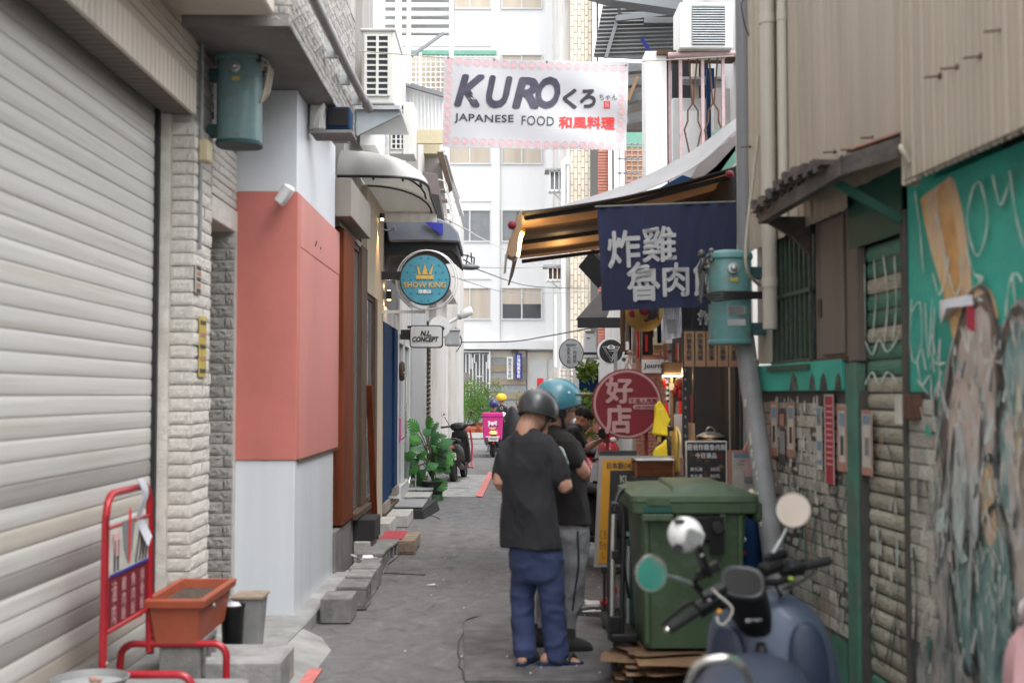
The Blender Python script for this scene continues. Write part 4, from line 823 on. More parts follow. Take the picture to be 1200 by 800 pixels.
b=B();b.ball((q.x+.02,5.47,q.z-.0),(.018,.018,.016),8).ball((q.x+.04,5.5,q.z-.01),(.015,.015,.01),8);part('orange_peel',b,'paper_orange',bs2,smooth=60)
def gblk(x0,x1,ytop,ybot,dep,label,m='cinder',holes='x',**k):
 g=G((x0+x1)/2,ybot,0);a,e=P(x0,ybot,g.y),P(x1,ybot,g.y);z=P(x0,ytop,g.y).z
 return cinder(label,a.x,e.x,g.y,g.y+dep,.006,z,m,holes,**k)
gblk(375,411,701,731,.36,'nearest solid cinder block at the foot of the white column base',holes='')
gblk(394,429,687,715,.39,'hollow cinder block right behind the nearest one')
gblk(405,436,674,700,.36,'third hollow cinder block in the row by the white column base')
gblk(409,443,665,690,.30,'flat grey block fourth in the row by the white column base',holes='')
gblk(420,443,660,682,.39,'dark cinder block in front of the leaning plank foot',holes='')
gblk(418,449,648,674,.5,'tilted flat cinder block beside the plank foot')
gblk(430,456,643,664,.7,'hollow cinder block between the plank foot and the pallet',rot=-.08)
gblk(436,462,638,656,.8,'hollow cinder block touching the pallet corner',rot=-.12)
g=G(424,652);
cinder('white board block under the black rubber block',-1.44,-1.28,11.7,12.3,.006,.22,'cinder_light','')
cinder('black rubber-topped block behind the leaning plank',-1.45,-1.24,11.75,12.3,.225,.43,'black_rubber','',name='rubber_block')
gblk(436,457,613,630,.8,'pale step block between the leaning plank and the pallet','cinder_light','')
gblk(448,478,604,618,.9,'pale slab step in front of the brown threshold','cinder_light','')
dp=thing('rubber_ramp','dark rubber step ramp in front of the blue doorway','ramp',G(478,608))
g=G(478,608);a,e=P(460,608,g.y),P(497,608,g.y)
part('wedge',B().rings([[V((a.x,g.y,0)),V((e.x,g.y,0)),V((e.x-.02,g.y,.13)),V((a.x,g.y,.13))],[V((a.x,g.y+1.2,0)),V((e.x+.15,g.y+1.2,0)),V((e.x+.1,g.y+1.2,.16)),V((a.x,g.y+1.2,.16))]]),'black_rubber',dp,bev=.01)
part('top_sheet',B().box(a.x+.02,e.x-.02,g.y+.03,g.y+1.15,.15,.168),'pipe_grey',dp)
sg=thing('step_grate','grey slotted step board below the white door','step',G(486,594))
g=G(486,595);a,e=P(467,595,g.y),P(503,595,g.y)
part('board',B().box(a.x,e.x,g.y,g.y+.9,.14,.17),'cinder_light',sg,bev=.004)
for k in range(6):part('slat_leg',B().box(a.x+.01+k*(e.x-a.x-.05)/5,a.x+.04+k*(e.x-a.x-.05)/5,g.y+.01,g.y+.88,.005,.139),'concrete',sg)
sc2=thing('folding_cart','steel folding platform with upright A frame beside the white door','folding cart',G(490,588))
g=G(490,589);a,e=P(474,589,g.y),P(507,589,g.y)
part('platform',B().box(a.x,e.x,g.y,g.y+1.0,.19,.22),'steel',sc2,bev=.004)
part('wheel',B().lathe([(.01,0),(.06,0),(.06,.03),(.01,.03)],(e.x-.03,g.y+.05,.066),14,'x'),'black_rubber',sc2,smooth=40)
part('wheel',B().lathe([(.01,0),(.06,0),(.06,.03),(.01,.03)],(e.x-.03,g.y+.9,.066),14,'x'),'black_rubber',sc2,smooth=40)
part('upright',B().tube([P(476,582,g.y),P(482,552,g.y+.2),P(485,548,g.y+.3),P(487,552,g.y+.3),P(487,582,g.y+.3)],.016,8),'chrome',sc2,smooth=50)
pa=thing('pallet','weathered wooden pallet step lying in front of the leaning plank','pallet',G(465,650))
g=G(465,650);a,e=P(441,650,g.y),P(486,650,g.y)
for k in range(4):part('deck_board',B().box(a.x,e.x,g.y+.02+k*.21,g.y+.2+k*.21,.125,.143),'wood_pale',pa,bev=.003)
for x in(a.x,(a.x+e.x)/2,e.x-.1):part('runner',B().box(x,x+.1,g.y,g.y+.86,.03,.124),'wood_pale',pa,bev=.003)
for k in range(2):part('base_board',B().box(a.x,e.x,g.y+.01+k*.65,g.y+.15+k*.65,.006,.029),'wood_pale',pa,bev=.003)
solo('red_mat',B().box(a.x+.02,e.x-.14,g.y+.1,g.y+.82,.1445,.156),'paper_red','red doormat strip laid on the wooden pallet','mat',bev=.003)
q0,q1=G(440,637),P(426,500,13.2)
solo('leaning_plank',B().bar(V((q0.x,q0.y,.01)),V((XB+.035,12.75,1.75)),.07,.035,(0,1,0)),'wood_red','red-brown wooden plank leaning against the shop window post','plank',bev=.004)
solo('white_bottle',B().lathe([(.02,0),(.04,.01),(.042,.09),(.02,.11),(.018,.14)],P(424,655,11.0),12,'x').tube([P(424,655,11.0),P(412,650,11.2)],.012,6),'white_gloss','small white pipe cap poking out by the cinder blocks','pipe end',smooth=50)
#  FAR END: cross street houses
YF=52.0
wb=thing('white_apartment_house','tall white apartment house with tan-curtained windows closing the far end of the alley','building',P(590,500,YF))
part('wall',FB(440,-160,662,402,YF,8),'far_white',wb)
part('ground_floor_wall',FB(440,402.2,668,512,YF+.25,7),'pillar_grey',wb)
part('ledge',FB(440,399,668,409,YF-.5,.5),'far_white',wb)
for x0,x1 in((576,585.5),(639,649)):part('pier',FB(x0,-160,x1,399,YF-.12,.12),'far_white',wb)
for k in range(6):part('floor_band',FB(440,328-91*k-3,575.8,328-91*k-1,YF-.06,.06),'far_white',wb)
def far_window(x0,y0,x1,y1,m,low=None):
 w_=part('window',FB(x0-1.5,y0-1.5,x1+1.5,y0,YF-.1,.1),'frame_white',wb)
 b=B()
 for(a,c,d,e)in((x0-1.5,y1,x1+1.5,y1+1.8),(x0-1.5,y0,x0,y1),(x1,y0,x1+1.5,y1),((x0+x1)/2-.8,y0,(x0+x1)/2+.8,y1)):FB(a,c,d,e,YF-.08,.08,b)
 part('frame',b,'frame_white',w_)
 xm=(x0+x1)/2
 for a,c in((x0,xm-.8),(xm+.8,x1)):
  if low:
   ym=y0+(y1-y0)*.52
   part('pane',FB(a,y0,c,ym,YF-.03,.02),m,w_);part('pane',FB(a,ym,c,y1,YF-.03,.02),low,w_)
  else:part('pane',FB(a,y0,c,y1,YF-.03,.02),m,w_)
for k in range(5):
 y0=338-91*k
 far_window(527,y0,574,y0+35,'curtain' if k!=1 else 'win_grey')
 far_window(589,y0,634,y0+35,'curtain' if k!=1 else 'win_grey','win_dark' if k==0 else None)
 far_window(470,y0,510,y0+35,'curtain')
part('canopy_strip',FB(618,404,664,411,YF-.1,.3),'frame_white',wb)
sw=part('striped_wall',FB(572,403,617,510,YF+.1,.2),'pillar_grey',wb)
for k in range(6):part('panel',FB(575,411+k*16,616,411+k*16+7.6+(k%2),YF+.04,.06),'plaster_beige' if k else 'header',sw)
gt=part('gate',FB(618,412,664,505,YF+.05,.1),'header',wb)
part('panel',FB(620,421,641,505,YF,.05),'frame_white',gt);part('panel',FB(643,421,662,505,YF,.05),'frame_white',gt)
part('red_poster',FB(629.5,443,636.5,456,YF-.05,.03),'ink_red',gt)
gr=thing('iron_grille','white fretwork iron window grille behind the bushes at the far end','grille',P(550,470,YF-.6))
part('backing',FB(528,412,574,478,YF,.1),'win_grey',gr)
def gline(b,pts,Y=YF-.35,r=.024):b.tube([P(x,y,Y)for x,y in pts],r,4)
for k in range(13):
 x=526+k*4;b=B()
 gline(b,[(x,414+(k%3)*5),(x,474)]);part('bar',b,'white',gr)
for k in range(5):
 x=526+k*10;b=B();gline(b,[(x,425),(x,415),(x+6,415),(x+6,432)]);part('fret',b,'white',gr);b=B();gline(b,[(x+3,449-(k%2)*8),(x+9,449-(k%2)*8)]);part('fret',b,'white',gr)
b=B();gline(b,[(524,412),(574,412),(574,478),(524,478)],r=.05);part('frame',b,'white',gr)
for(x0,y0,x1,y1,m_,s_,tm,lab)in((604,414,611.5,444,'blue_canvas','台灣龍鳳會館','white','vertical blue wall sign with white characters beside the grey far gate'),(594,418,601,444,'white','龍鳳宮會館','pipe_grey','vertical white wall sign left of the blue one at the far end')):
 s_o=thing('vertical_sign',lab,'sign',P(x0,y1,YF-.3));part('board',FB(x0,y0,x1,y1,YF-.35,.08),m_,s_o)
 text('\n'.join(s_),P((x0+x1)/2,(y0+y1)/2,YF-.352),tm,s_o,w=.15,h=(y1-y0-3)*YF/F,bold=.03)
wl_=thing('wall_lantern','dark wall lantern above the vertical signs at the far end','lamp',P(603,412,YF-.3))
part('shade',B().lathe([(.02,.1),(.12,.05),(.16,-.05),(.03,-.06)],P(603,412,YF-.3),10),'wood_brown',wl_,smooth=50)
part('bracket',B().box(P(603,0,YF).x-.03,P(603,0,YF).x+.03,YF-.3,YF+.05,P(0,411,YF).z,P(0,410,YF).z),'wood_brown',wl_)
tt=thing('tan_tiled_tower','slim tan tiled tower with vertical joints right of the white apartment house','building',P(680,480,45))
part('return_wall',FB(655,-160,668,432,45.5,6),'weathered',tt)
tw=part('wall',FB(667.5,-160,694,480,45,6),'tan_joint',tt)
tm_=mk_mesh('tile',B().box(-.5,.5,-.5,.5,-.5,.5));tm_.materials.append(M['tan_tile'])
for c in range(6):
 x0,x1=668.5+c*4.2,672.1+c*4.2
 for r in range(38):
  y=-60+r*13.2+(6.6 if c%2 else 0)
  a,e=P(x0,y,45),P(x1,y+12.2,45)
  place(tm_,'tile',tw,((a.x+e.x)/2,44.99,(a.z+e.z)/2),None,(e.x-a.x,.04,a.z-e.z))
part('side_strip',FB(694,-160,700.5,480,44.6,5),'far_white',tt)
part('wall_base',FB(655,432,668,520,45.2,6),'header',tt)
part('top_wall',FB(700.6,-160,724,200,44.8,4),'far_white',tt)
for k in range(16):part('top_tile',FB(700.8,-120+k*18,723,-104+k*18,44.77,.03),'far_white',tt)
part('window_slot',B().prism([(P(x,y,44.5).x,P(x,y,44.5).z)for x,y in((696,215),(699,208),(699,240),(696,242))],(0,44.5,0),(1,0,0),(0,0,1),(0,1,0),.1),'black',tt)
rb=thing('red_brick_house','narrow red brick house front between the tan tower and the stall','building',P(706,470,34))
part('wall',FB(700.5,140,713,640,34,3),'grime_mortar',rb)
rbm=[brick_mesh('rb%d'%i,'red_brick',.1,1)for i in range(2)]
for me in rbm:me.name='brick'
bw_=rb.children[0]if rb.children else None
part('brick_courses',(lambda b:[FB(700.8,142+k*3.4,712.8,144.6+k*3.4,33.97,.03,b)for k in range(110)]and b)(B()),'red_brick',rb,kind='stuff')
part('white_pier',FB(713,110,719,640,33.8,3),'white',rb)
part('pink_pier',FB(719,110,728,640,33.9,3),'header',rb)
for(x0,y0,x1,y1,Y,lab)in((642,200,661,224,44.2,'upper white window cage with bracket beside the tan tower'),(640,313,661,329,44.2,'lower white window cage with brown panes beside the tan tower')):
 c_=thing('window_cage',lab,'window cage',P(650,y1,Y))
 part('roof',FB(x0-3,y0-3,x1+2,y0-.8,Y-.1,1.0),'pipe_grey',c_)
 part('backing',FB(x0+2,y0,x1-1,y1-2,Y+.5,.1),'win_grey' if y0<300 else 'rust',c_)
 b=B()
 for k in range(4):FB(x0+2+k*5.3,y0,x0+3+k*5.3,y1,Y,.04,b)
 FB(x0+1,y1-2,x1,y1,Y,.6,b);FB(x0+1,y0-.8,x1,y0+1,Y,.04,b);part('bars',b,'white',c_)
 part('brace',B().tube([P(x0+4,y1,Y),P(x1-3,y1+11,Y+.6)],.03,5).tube([P(x1-3,y1+12,Y+.6),P(x1-3,y0,Y+.6)],.03,5),'frame_white',c_)
for k,(x,y0,y1)in enumerate(((660,188,430),(665.5,145,300),(651,345,430))):
 solo('downpipe',B().tube([P(x+(0 if k else 2),y0,44.0),P(x,y0+10,44.0),P(x,y1,44.0)],.06 if k else.09,8),'frame_white',['grey downpipe running beside the window cages','slim downpipe with a white head above the upper cage','lowest slim downpipe under the lower cage'][k],'downpipe',smooth=50)
solo('pipe_head',FB(661,185,669,193,43.9,.4),'white','white rain box on the tan tower above the upper window cage','rain box',bev=.03)
solo('far_awning',B().prism([(P(x,y,40).x,P(x,y,40).z)for x,y in((524,428),(550,438),(549,446),(524,450))],(0,40,0),(1,0,0),(0,0,1),(0,1,0),.5),'awning_grey','small grey shop awning edge left of the iron grille','awning')
def cable(pts,lab,r=.012,m='cable'):return solo('cable',B().tube(smooth_path([P(*p)for p in pts],8),r,5),m,lab,'cable','overhead cables crossing the alley',smooth=60)
cable([(540,401,27),(600,400,26),(640,394,24),(700,383,20)],'dark cable sagging across the alley below the far windows')
cable([(520,255,16),(552,272,24),(574,284,30),(640,315,46)],'pale cable running from the balconies to the far white house',.012,'frame_white')
cable([(520,302,20),(560,316,28),(620,335,40),(690,338,44)],'cable from the roof lantern to the tan tower',.014)
cable([(530,324,22),(600,343,40),(690,342,44)],'thin cable just above the far curtained windows',.012,'pipe_grey')
cable([(536,312,22),(600,314,36),(650,312,44)],'thin straight cable at the height of the lower window cage',.012,'pipe_grey')
cable([(534,384,22),(541,400,24),(535,412,26)],'short cable drooping from the meter box',.012)
#  PLANTS
def leafcloud(cen,rad3,n,size,seed=1,flat=.6):
 b=B();rnd=random.Random(seed)
 cl=[V((rnd.uniform(-1,1),rnd.uniform(-1,1),rnd.uniform(-.8,1)))for _ in range(14)]
 for i in range(n):
  c=rnd.choice(cl);p=c*.7+V((rnd.gauss(0,.25),rnd.gauss(0,.25),rnd.gauss(0,.25)))
  if p.length>1.15:p=p.normalized()*rnd.uniform(.8,1.15)
  p=V(cen)+V((p.x*rad3[0],p.y*rad3[1],p.z*rad3[2]))
  s_=size*rnd.uniform(.6,1.3);a=V((rnd.gauss(0,1),rnd.gauss(0,1),rnd.gauss(0,1)*flat)).normalized();u=a.orthogonal().normalized();u.rotate(Quaternion(a,rnd.uniform(0,6)))
  w_=a.cross(u)
  b.add([p,p+u*s_*.5+w_*s_*.28,p+u*s_,p+u*s_*.5-w_*s_*.28+a*s_*.1],[(0,1,2),(0,2,3)])
 return b
def bush(label,px,py_base,Y,w_,h_,mats,seed,potm='terracotta',n=900,size=.09,lift=.0,group='potted bushes at the far end of the alley'):
 base=P(px,py_base,Y);base.z=max(base.z,.0)if lift==0 else lift
 t=thing('potted_bush',label,'potted plant',base,0,group)
 part('pot',B().lathe([(.13,0),(.15,.01),(.2,.3),(.22,.31),(.22,.35),(.19,.35),(.17,.3),(.01,.3)],base,14),potm,t,smooth=50)
 b=B();rnd=random.Random(seed)
 for k in range(7):
  a=rnd.uniform(0,6.28);b.tube(smooth_path([base+V((0,0,.3)),base+V((math.cos(a)*w_*.15,math.sin(a)*w_*.15,.3+h_*.4)),base+V((math.cos(a)*w_*.4,math.sin(a)*w_*.3,.3+h_*rnd.uniform(.6,.95)))],4),.014,5)
 part('stems',b,'stem',t)
 for i,m_ in enumerate(mats):
  part('foliage',leafcloud(base+V((0,0,.36+h_*.5)),(w_*.5,w_*.4,h_*.52),n//len(mats),size,seed*10+i),m_,t,fix=False)
 return t
bush('yellow-green bush in a terracotta pot behind the parked dark scooter',543,509,46,1.9,1.9,('leaf_yellow','leaf','leaf_yellow'),3,n=1600)
bush('wide light green bush at the far left corner of the cross street',531,509,45,1.2,2.1,('leaf_yellow','leaf_yellow','leaf'),4,n=1400)
bush('darker green bush between the yellow-green one and the delivery scooter',557,509,47,1.1,1.2,('leaf','leaf_dark','leaf_yellow'),5,n=1300)
bush('grey-green tall shrub in front of the iron grille',530,505,48,.9,2.7,('leaf_dark','leaf_dark'),6,'black',n=900)
bush('small yellow-green shrub beside the striped wall',578,505,49,1.1,1.7,('leaf_yellow',),7,n=600)
bush('grey-green low shrub under the iron grille centre',560,505,48.5,1.2,1.5,('leaf_dark','leaf'),8,n=700)
bush('bright green shrub just over the grey helmet',612,505,49,.7,1.2,('leaf_yellow',),9,n=300)
for k,(x,lab)in enumerate(((553,'terracotta pot left of the delivery scooter'),(567,'second terracotta pot next to the delivery scooter'))):
 p=P(x,509,44.5);p.z=0.012
 solo('flower_pot',B().lathe([(.14,0),(.2,.35),(.22,.36),(.22,.42),(.18,.42),(.01,.36)],p,14),'terracotta',lab,'pot',smooth=50)
struct('far_kerb',FB(470,507,600,513,44.0,.2),'cinder_light')
tr=thing('potted_tree','bright green leafy small tree between the round white sign and the red sign','tree',(2.35,17.5,0))
part('trunk',B().tube(smooth_path([V((2.15,17.5,0)),V((2.2,17.5,1.2)),V((2.1,17.5,2.2)),V((2.3,17.5,2.9))],5),.03,7),'stem',tr)
part('crown',leafcloud(P(689,437,17.5),(.14,.15,.16),160,.10,21),'leaf_yellow',tr,fix=False)
part('crown',leafcloud(P(682,474,17.5),(.26,.25,.2),300,.10,22),'leaf_yellow',tr,fix=False)
part('crown',leafcloud(P(688,490,17.5),(.18,.3,.35),240,.10,23),'leaf_yellow',tr,fix=False)
def mleaf(b,base,tip_dir,up,L_,rnd):
 tip_dir=tip_dir.normalized();s_=tip_dir.cross(up).normalized();nrm=s_.cross(tip_dir)
 nseg=7
 mid=[base+tip_dir*L_*(i/nseg)+nrm*(-.25*L_*(i/nseg)**2)for i in range(nseg+1)]
 wv=[.18,.42,.52,.54,.48,.38,.22,0]
 for sd_ in(-1,1):
  for i in range(nseg):
   a,c=mid[i],mid[i+1];w0,w1=wv[i]*L_,wv[i+1]*L_;dr=-nrm*w0*.3;fw=tip_dir*L_
   b.add([a,a+s_*sd_*w0*.4,a+s_*sd_*w0+fw*.10+dr,a.lerp(c,.5)+s_*sd_*(w0*.55+w1*.45)+fw*.12+dr,c+s_*sd_*w1*.4,c],[(0,1,4,5),(1,2,3,4)])
 return b
g=G(507,586)
mo=thing('monstera','big monstera plant with split dark leaves in a dark pot by the grey pillar','potted plant',g)
part('pot',B().lathe([(.13,0),(.14,.01),(.18,.26),(.19,.3),(.17,.3),(.01,.26)],g,16),'black',mo,smooth=50)
rnd=random.Random(5);Ym=g.y
specs=[(x_+dx_,y_+dy_,sx_,sz_)for x_,y_,sx_,sz_ in((495,512,-.6,.6),(509,506,.2,.9),(521,515,.8,.5),(526,526,1,.1),(515,525,.5,.2),(500,527,-.4,.2),(491,542,-.9,0),(510,536,.3,0),(522,540,.9,-.1),(498,550,-.5,-.2))for dx_,dy_ in((3,5),(-3,-4))]+[(487,523,-1,.3),(495,505,-.5,1),(505,512,.1,.6),(515,503,.5,1),(524,512,1,.6),(530,528,1,.1),(520,530,.4,.2),(507,530,-.2,.2),(494,538,-.8,0),(487,548,-1,-.1),(516,545,.6,-.1),(528,545,1,-.2),(503,550,-.3,0),(520,560,.6,-.3),(498,520,-.7,.7),(512,520,.3,.8),(490,532,-1,.2),(523,522,.8,.6),(519,577,.8,-.9),(514,568,.2,-.6),(509,542,.1,.2),(500,560,-.5,-.4),(527,536,.8,0)]
for k,(x,y,dx,dz)in enumerate(specs):
 q=P(x-6-(x-505)*.25,y,Ym+rnd.uniform(-.3,.3));b=B()
 hub=g+V((0,0,.3));part('stalk',B().tube(smooth_path([hub,hub.lerp(q,.5)+V((0,0,.15)),q],5),.008,5),'stem',mo)
 b=mleaf(B(),q,V((dx,rnd.uniform(-.6,.1),dz-.25)),V((rnd.uniform(-.3,.3),-.75,.75)),rnd.uniform(.13,.24),rnd)
 part('leaf',b,('leaf','leaf_dark','leaf_dark')[k%3],mo,fix=False)
solo('yellow_pot_plant',leafcloud(P(493,563,Ym+.3),(.12,.12,.14),120,.07,31),'leaf_yellow','small yellow-green plant half hidden left of the monstera pot','plant',fix=False)
#  RIGHT WALL (local frame: y along the wall, -x towards the alley)
rwb=thing('green_brick_house','shabby right-hand house with beige corrugated upper wall, teal paint and grimy brick below','building',(RW_X,0,0),RW_A,local=True)
def rb_box(px0,py0,px1,py1,n0,n1,b=None):
 ya,za=RL(px0,py0,n1);yb,zb=RL(px1,py1,n1);b=b or B()
 return b.box(-n1,-n0,min(ya,yb),max(ya,yb),min(za,zb),max(za,zb))
yE=7.93
y893,y993,y1009,y1062,y1100=[RL(x,462)[0]for x in(893,995,1009,1062,1100)]
zband=RL(940,458)[1]
zdt_=RL(1030,282)[1]
part('wall',B().box(.0,.6,6.05,yE,0,zband),'grime_mortar',rwb)
gbm=[brick_mesh('gb%d'%i,'grime_brick',.10,2)for i in range(4)]
for me in gbm:me.name='brick'
lowb=rwb.children
wpart=part('brick_wall',B().box(.001,.02,y993,yE-.02,0,zband-.01),'grime_mortar',rwb)
brick_wall(wpart,gbm,(.004,yE-.02,.38),(0,-1,0),(-1,0,0),yE-y993-.04,zband-.42,.072,.15,.007,.014,name='brick',jit=.003)
wp2=part('brick_pillar',B().box(.0,.35,4.98,y1062,0,1.66),'grime_mortar',rwb)
brick_wall(wp2,gbm,(-.002,y1062,.55),(0,-1,0),(-1,0,0),y1062-y1100-.02,1.08,.072,.15,.007,.014,name='brick',jit=.003)
part('teal_band',B().box(-.03,.0,y993+.03,yE-.05,zband,RL(940,425)[1]),'teal_paint',rwb,bev=.004)
part('door_jamb',B().box(-.012,.03,y1009,RL(997,400)[0],RL(1000,425)[1]+.01,zdt_-.0),'panel_brown',rwb);part('teal_post',B().box(-.018,.04,RL(1006,425)[0],y993+.01,0,RL(1000,425)[1]),'teal_post',rwb,bev=.005)
b=B()
zz=RL(930,458,.035)
for(px,w_)in((925,10),(948,7),(960,9),(978,8)):
 ya,za=RL(px,457,.033);yb,zb=RL(px+w_,436,.033)
 pts=[(ya,za),(ya-(ya-yb)*.2,za+.07),((ya+yb)/2,zb),(yb+(ya-yb)*.2,za+.07),(yb,za)]
 b.prism([(p[0],p[1])for p in pts],(-.031,0,0),(0,1,0),(0,0,1),(-1,0,0),.002)
part('spray_tag',b,'spray_black',rwb,kind='stuff')
zdt=RL(1030,282)[1]
rsd=part('door_backing',B().box(.04,.06,y1062-.02,y1009,0,zdt),'black',rwb)
b_=B();prof=[V((0,0,-.5)),V((-.5,0,-.42)),V((-1,0,-.1)),V((-1,0,.15)),V((-.4,0,.42)),V((0,0,.5))]
b_.rings([[p+V((0,-.5,0))for p in prof],[p+V((0,.5,0))for p in prof]],True)
dsm=mk_mesh('slat',b_,smooth=50);dsm.materials.append(M['door_slat'])
z=.1;k=0
while z<zdt-.04:
 zz2=z
 place(dsm,'slat',rsd,(.04,(y1062+y1009)/2,z+.04),None,(.010,y1009-y1062-.03,.072),'door_slat_green' if z>1.62 and k%3!=1 or z<.2 else 'door_slat')
 z+=.082;k+=1
part('door_frame',B().box(-.02,.05,y1062-.05,y1062,0,zdt+.1),'grime_mortar',rwb,bev=.004)
part('door_board',B().box(-.01,.0,y1062+.01,RL(998,400)[0],zdt,2.72),'teal_shade',rwb)
y957=RL(957,400)[0];zwb=RL(955,428)[1]
part('panel',B().box(.0,.02,RL(996,400)[0],y957,RL(980,422)[1],2.75),'panel_brown',rwb)
part('panel_leaf',B().box(-.015,-.001,RL(992,400)[0],RL(966,400)[0],RL(980,415)[1],2.6),'panel_brown',rwb,bev=.004)
part('panel_rail',B().box(-.025,-.0,RL(996,400)[0],y957,RL(980,424)[1],RL(980,419)[1]),'wood_brown',rwb)
part('lock_plate',B().box(-.022,-.016,RL(967,400)[0],RL(963,400)[0],RL(967,372)[1],RL(967,350)[1]),'black',rwb)
y908,y955=RL(908,400)[0],RL(954,400)[0]
win=part('window',B().box(.02,.05,y955,y908,RL(930,425)[1],2.75),'win_dark',rwb)
zt_,zb_=2.72,RL(930,428)[1]
for kx in range(9):
 y=y955+.02+(y908-y955-.04)*kx/8
 part('bar',B().box(-.02,-.005,y-.011,y+.011,zb_,zt_),'green_bars',win)
for kx in range(2):part('bar',B().box(-.026,-.020,y955,y908,(zb_+.02,RL(930,345)[1])[kx]-.012,(zb_+.02,RL(930,345)[1])[kx]+.012),'green_bars',win)
part('sill',B().box(-.05,.02,y955-.02,y908+.03,zb_-.03,zb_),'green_bars',rwb)
part('side_wall',B().box(.0,.3,y908,yE,RL(900,425)[1],3.0),'pvc',rwb)
def corr(name,ya,yb,z0f,z1,n0,pitch=.076,amp=.012,m='corr_beige',rows=1):
 nn=int((yb-ya)/pitch)*6;b=B();v_=[]
 for i in range(nn+1):
  y=ya+(yb-ya)*i/nn;ph=(i%6)/6
  x=-n0-amp*(1 if ph<.45 else-.6)*(.7+.3*math.sin(i*.5));v_.append((x,y))
 b.v=[V((x,y,z0f(y)if callable(z0f)else z0f))for x,y in v_]+[V((x,y,z1))for x,y in v_]
 k=nn+1;b.f=[(i,i+1,k+i+1,k+i)for i in range(nn)]
 return part(name,b,m,rwb,solid=.002)
y1065=RL(1065,250,.1)[0]
corr('corrugated_sheet',3.2,y1065,2.56,5.2,.12,.055,.007)
y990=RL(990,100,.06)[0]
corr('corrugated_sheet',y1065+.003,y990,2.68,5.2,.06,.19,.007)
corr('corrugated_sheet',y990+.01,yE,2.6,5.2,.045,.11,.008)
part('sheet_flashing',B().box(-.125,-.05,y1065-.004,y1065+.012,2.56,5.2),'corr_beige',rwb)
part('wall_core',B().box(.3,3.5,2.5,yE,0,5.15),'corr_grey',rwb);part('rear_wall',B().box(-.1,3,-14,1.99,0,4.4),'plank',rwb)
part('wall_backing',B().box(-.03,.3,2.8,yE,2.9,5.1),'corr_beige',rwb)
b=B()
for(px,py)in((1173,35),(1148,66),(1120,79),(1100,89)):
 y,z=RL(px,py,.13);b.tube([V((-.12,y,z)),V((-.18,y+.03,z-.0))],.0045,5).lathe([(.001,0),(.014,0),(.014,.004),(.001,.004)],(-.128,y,z),8,'x')
for(px,py)in((1068,3),(1076,54),(1022,161),(998,175),(977,178),(940,203),(932,204),(918,228),(884,249),(878,172)):
 y,z=RL(px,py,.07);b.tube([V((-.05,y,z)),V((-.12,y+.02,z))],.0045,5).lathe([(.001,0),(.013,0),(.013,.004),(.001,.004)],(-.068,y,z),8,'x')
part('roof_nails',b,'rust',rwb)
b=B().tube(smooth_path([V((-.13,*RL(940,205,.13))),V((-.15,*RL(955,196,.15))),V((-.13,*RL(975,200,.13)))],6),.005,5)
part('green_wire',b,'mint_sheet',rwb)
gw=part('graffiti_wall',B().box(-.004,.3,2.0,y1100,0,2.58).box(-.003,.3,y1100,y1062-.055,1.661,2.75),'teal_paint',rwb)
part('low_teal',B().box(-.008,-.004,y993+.05,yE-.4,.0,.36),'teal_post',rwb)
LAY=[0]
def paint(pts,m,closed=True,w_=None,n=None):
 """flat paint on the wall following photo positions"""
 LAY[0]+=1;n0=.0045+.0006*LAY[0]if n is None else n
 yz=[RL(x,y,n0)for x,y in pts]
 b=B()
 if w_ is None:
  sm_=smooth_path([V((a,c,0))for a,c in yz+[yz[0]]],5)[:-1]
  b.prism([(p.x,p.y)for p in sm_],(-n0+.0003,0,0),(0,1,0),(0,0,1),(-1,0,0),.0006)
 else:
  sm_=smooth_path([V((a,c,0))for a,c in yz],6);o=[];k=len(sm_)
  for i in range(k):
   t=sm_[min(i+1,k-1)]-sm_[max(i-1,0)];t.normalize();s_=V((-t.y,t.x,0))*w_*(.75+.35*math.sin(i*.9));o.append((sm_[i]+s_,sm_[i]-s_))
  b.v=[V((-n0,p.x,p.y))for q in o for p in q];b.f=[(2*i,2*i+1,2*i+3,2*i+2)for i in range(k-1)]
 return part('spray_paint',b,m,gw,fix=False)
paint([(1080,640),(1100,480),(1120,385),(1145,345),(1165,370),(1174,380),(1192,352),(1230,360),(1262,500),(1262,870),(1085,870)],'mural_base')
paint([(1078,233),(1104,214),(1117,210),(1130,260),(1139,340),(1137,380),(1128,420),(1118,400),(1107,350),(1090,290)],'mural_orange')
paint([(1098,226),(1108,216),(1119,262),(1127,335),(1120,345),(1109,300)],'spray_orange')
paint([(1104,590),(1110,480),(1122,398),(1143,362),(1157,370),(1166,420),(1169,520),(1164,590),(1135,620)],'mural_pink')
paint([(1173,520),(1175,420),(1190,378),(1206,392),(1262,400),(1262,570),(1180,600)],'mural_mint')
paint([(1176,500),(1200,480),(1240,500),(1250,720),(1198,740),(1186,620)],'mural_pink')
paint([(1128,352),(1146,333),(1162,342),(1170,372),(1162,368),(1150,352),(1138,358)],'mural_orange')
paint([(1116,720),(1119,660),(1130,645),(1139,680),(1143,740),(1139,785),(1130,775),(1121,750)],'mural_mint')
paint([(1142,690),(1146,640),(1164,612),(1180,645),(1185,710),(1179,770),(1163,862),(1151,795),(1144,740)],'mural_mint')
paint([(1112,560),(1118,500),(1128,505),(1133,560),(1131,625),(1124,640),(1114,610)],'mural_white')
paint([(1150,575),(1157,545),(1164,570),(1168,620),(1160,640),(1152,615)],'mural_orange')
paint([(1136,560),(1143,540),(1148,570),(1146,625),(1139,640)],'mural_white')
for pl,w_ in(([(1103,560),(1111,465),(1123,392),(1142,354),(1158,358),(1166,402),(1170,490)],.030),([(1172,480),(1174,412),(1184,374),(1194,362),(1208,378)],.022)):paint(pl,'spray_brown',w_=w_)
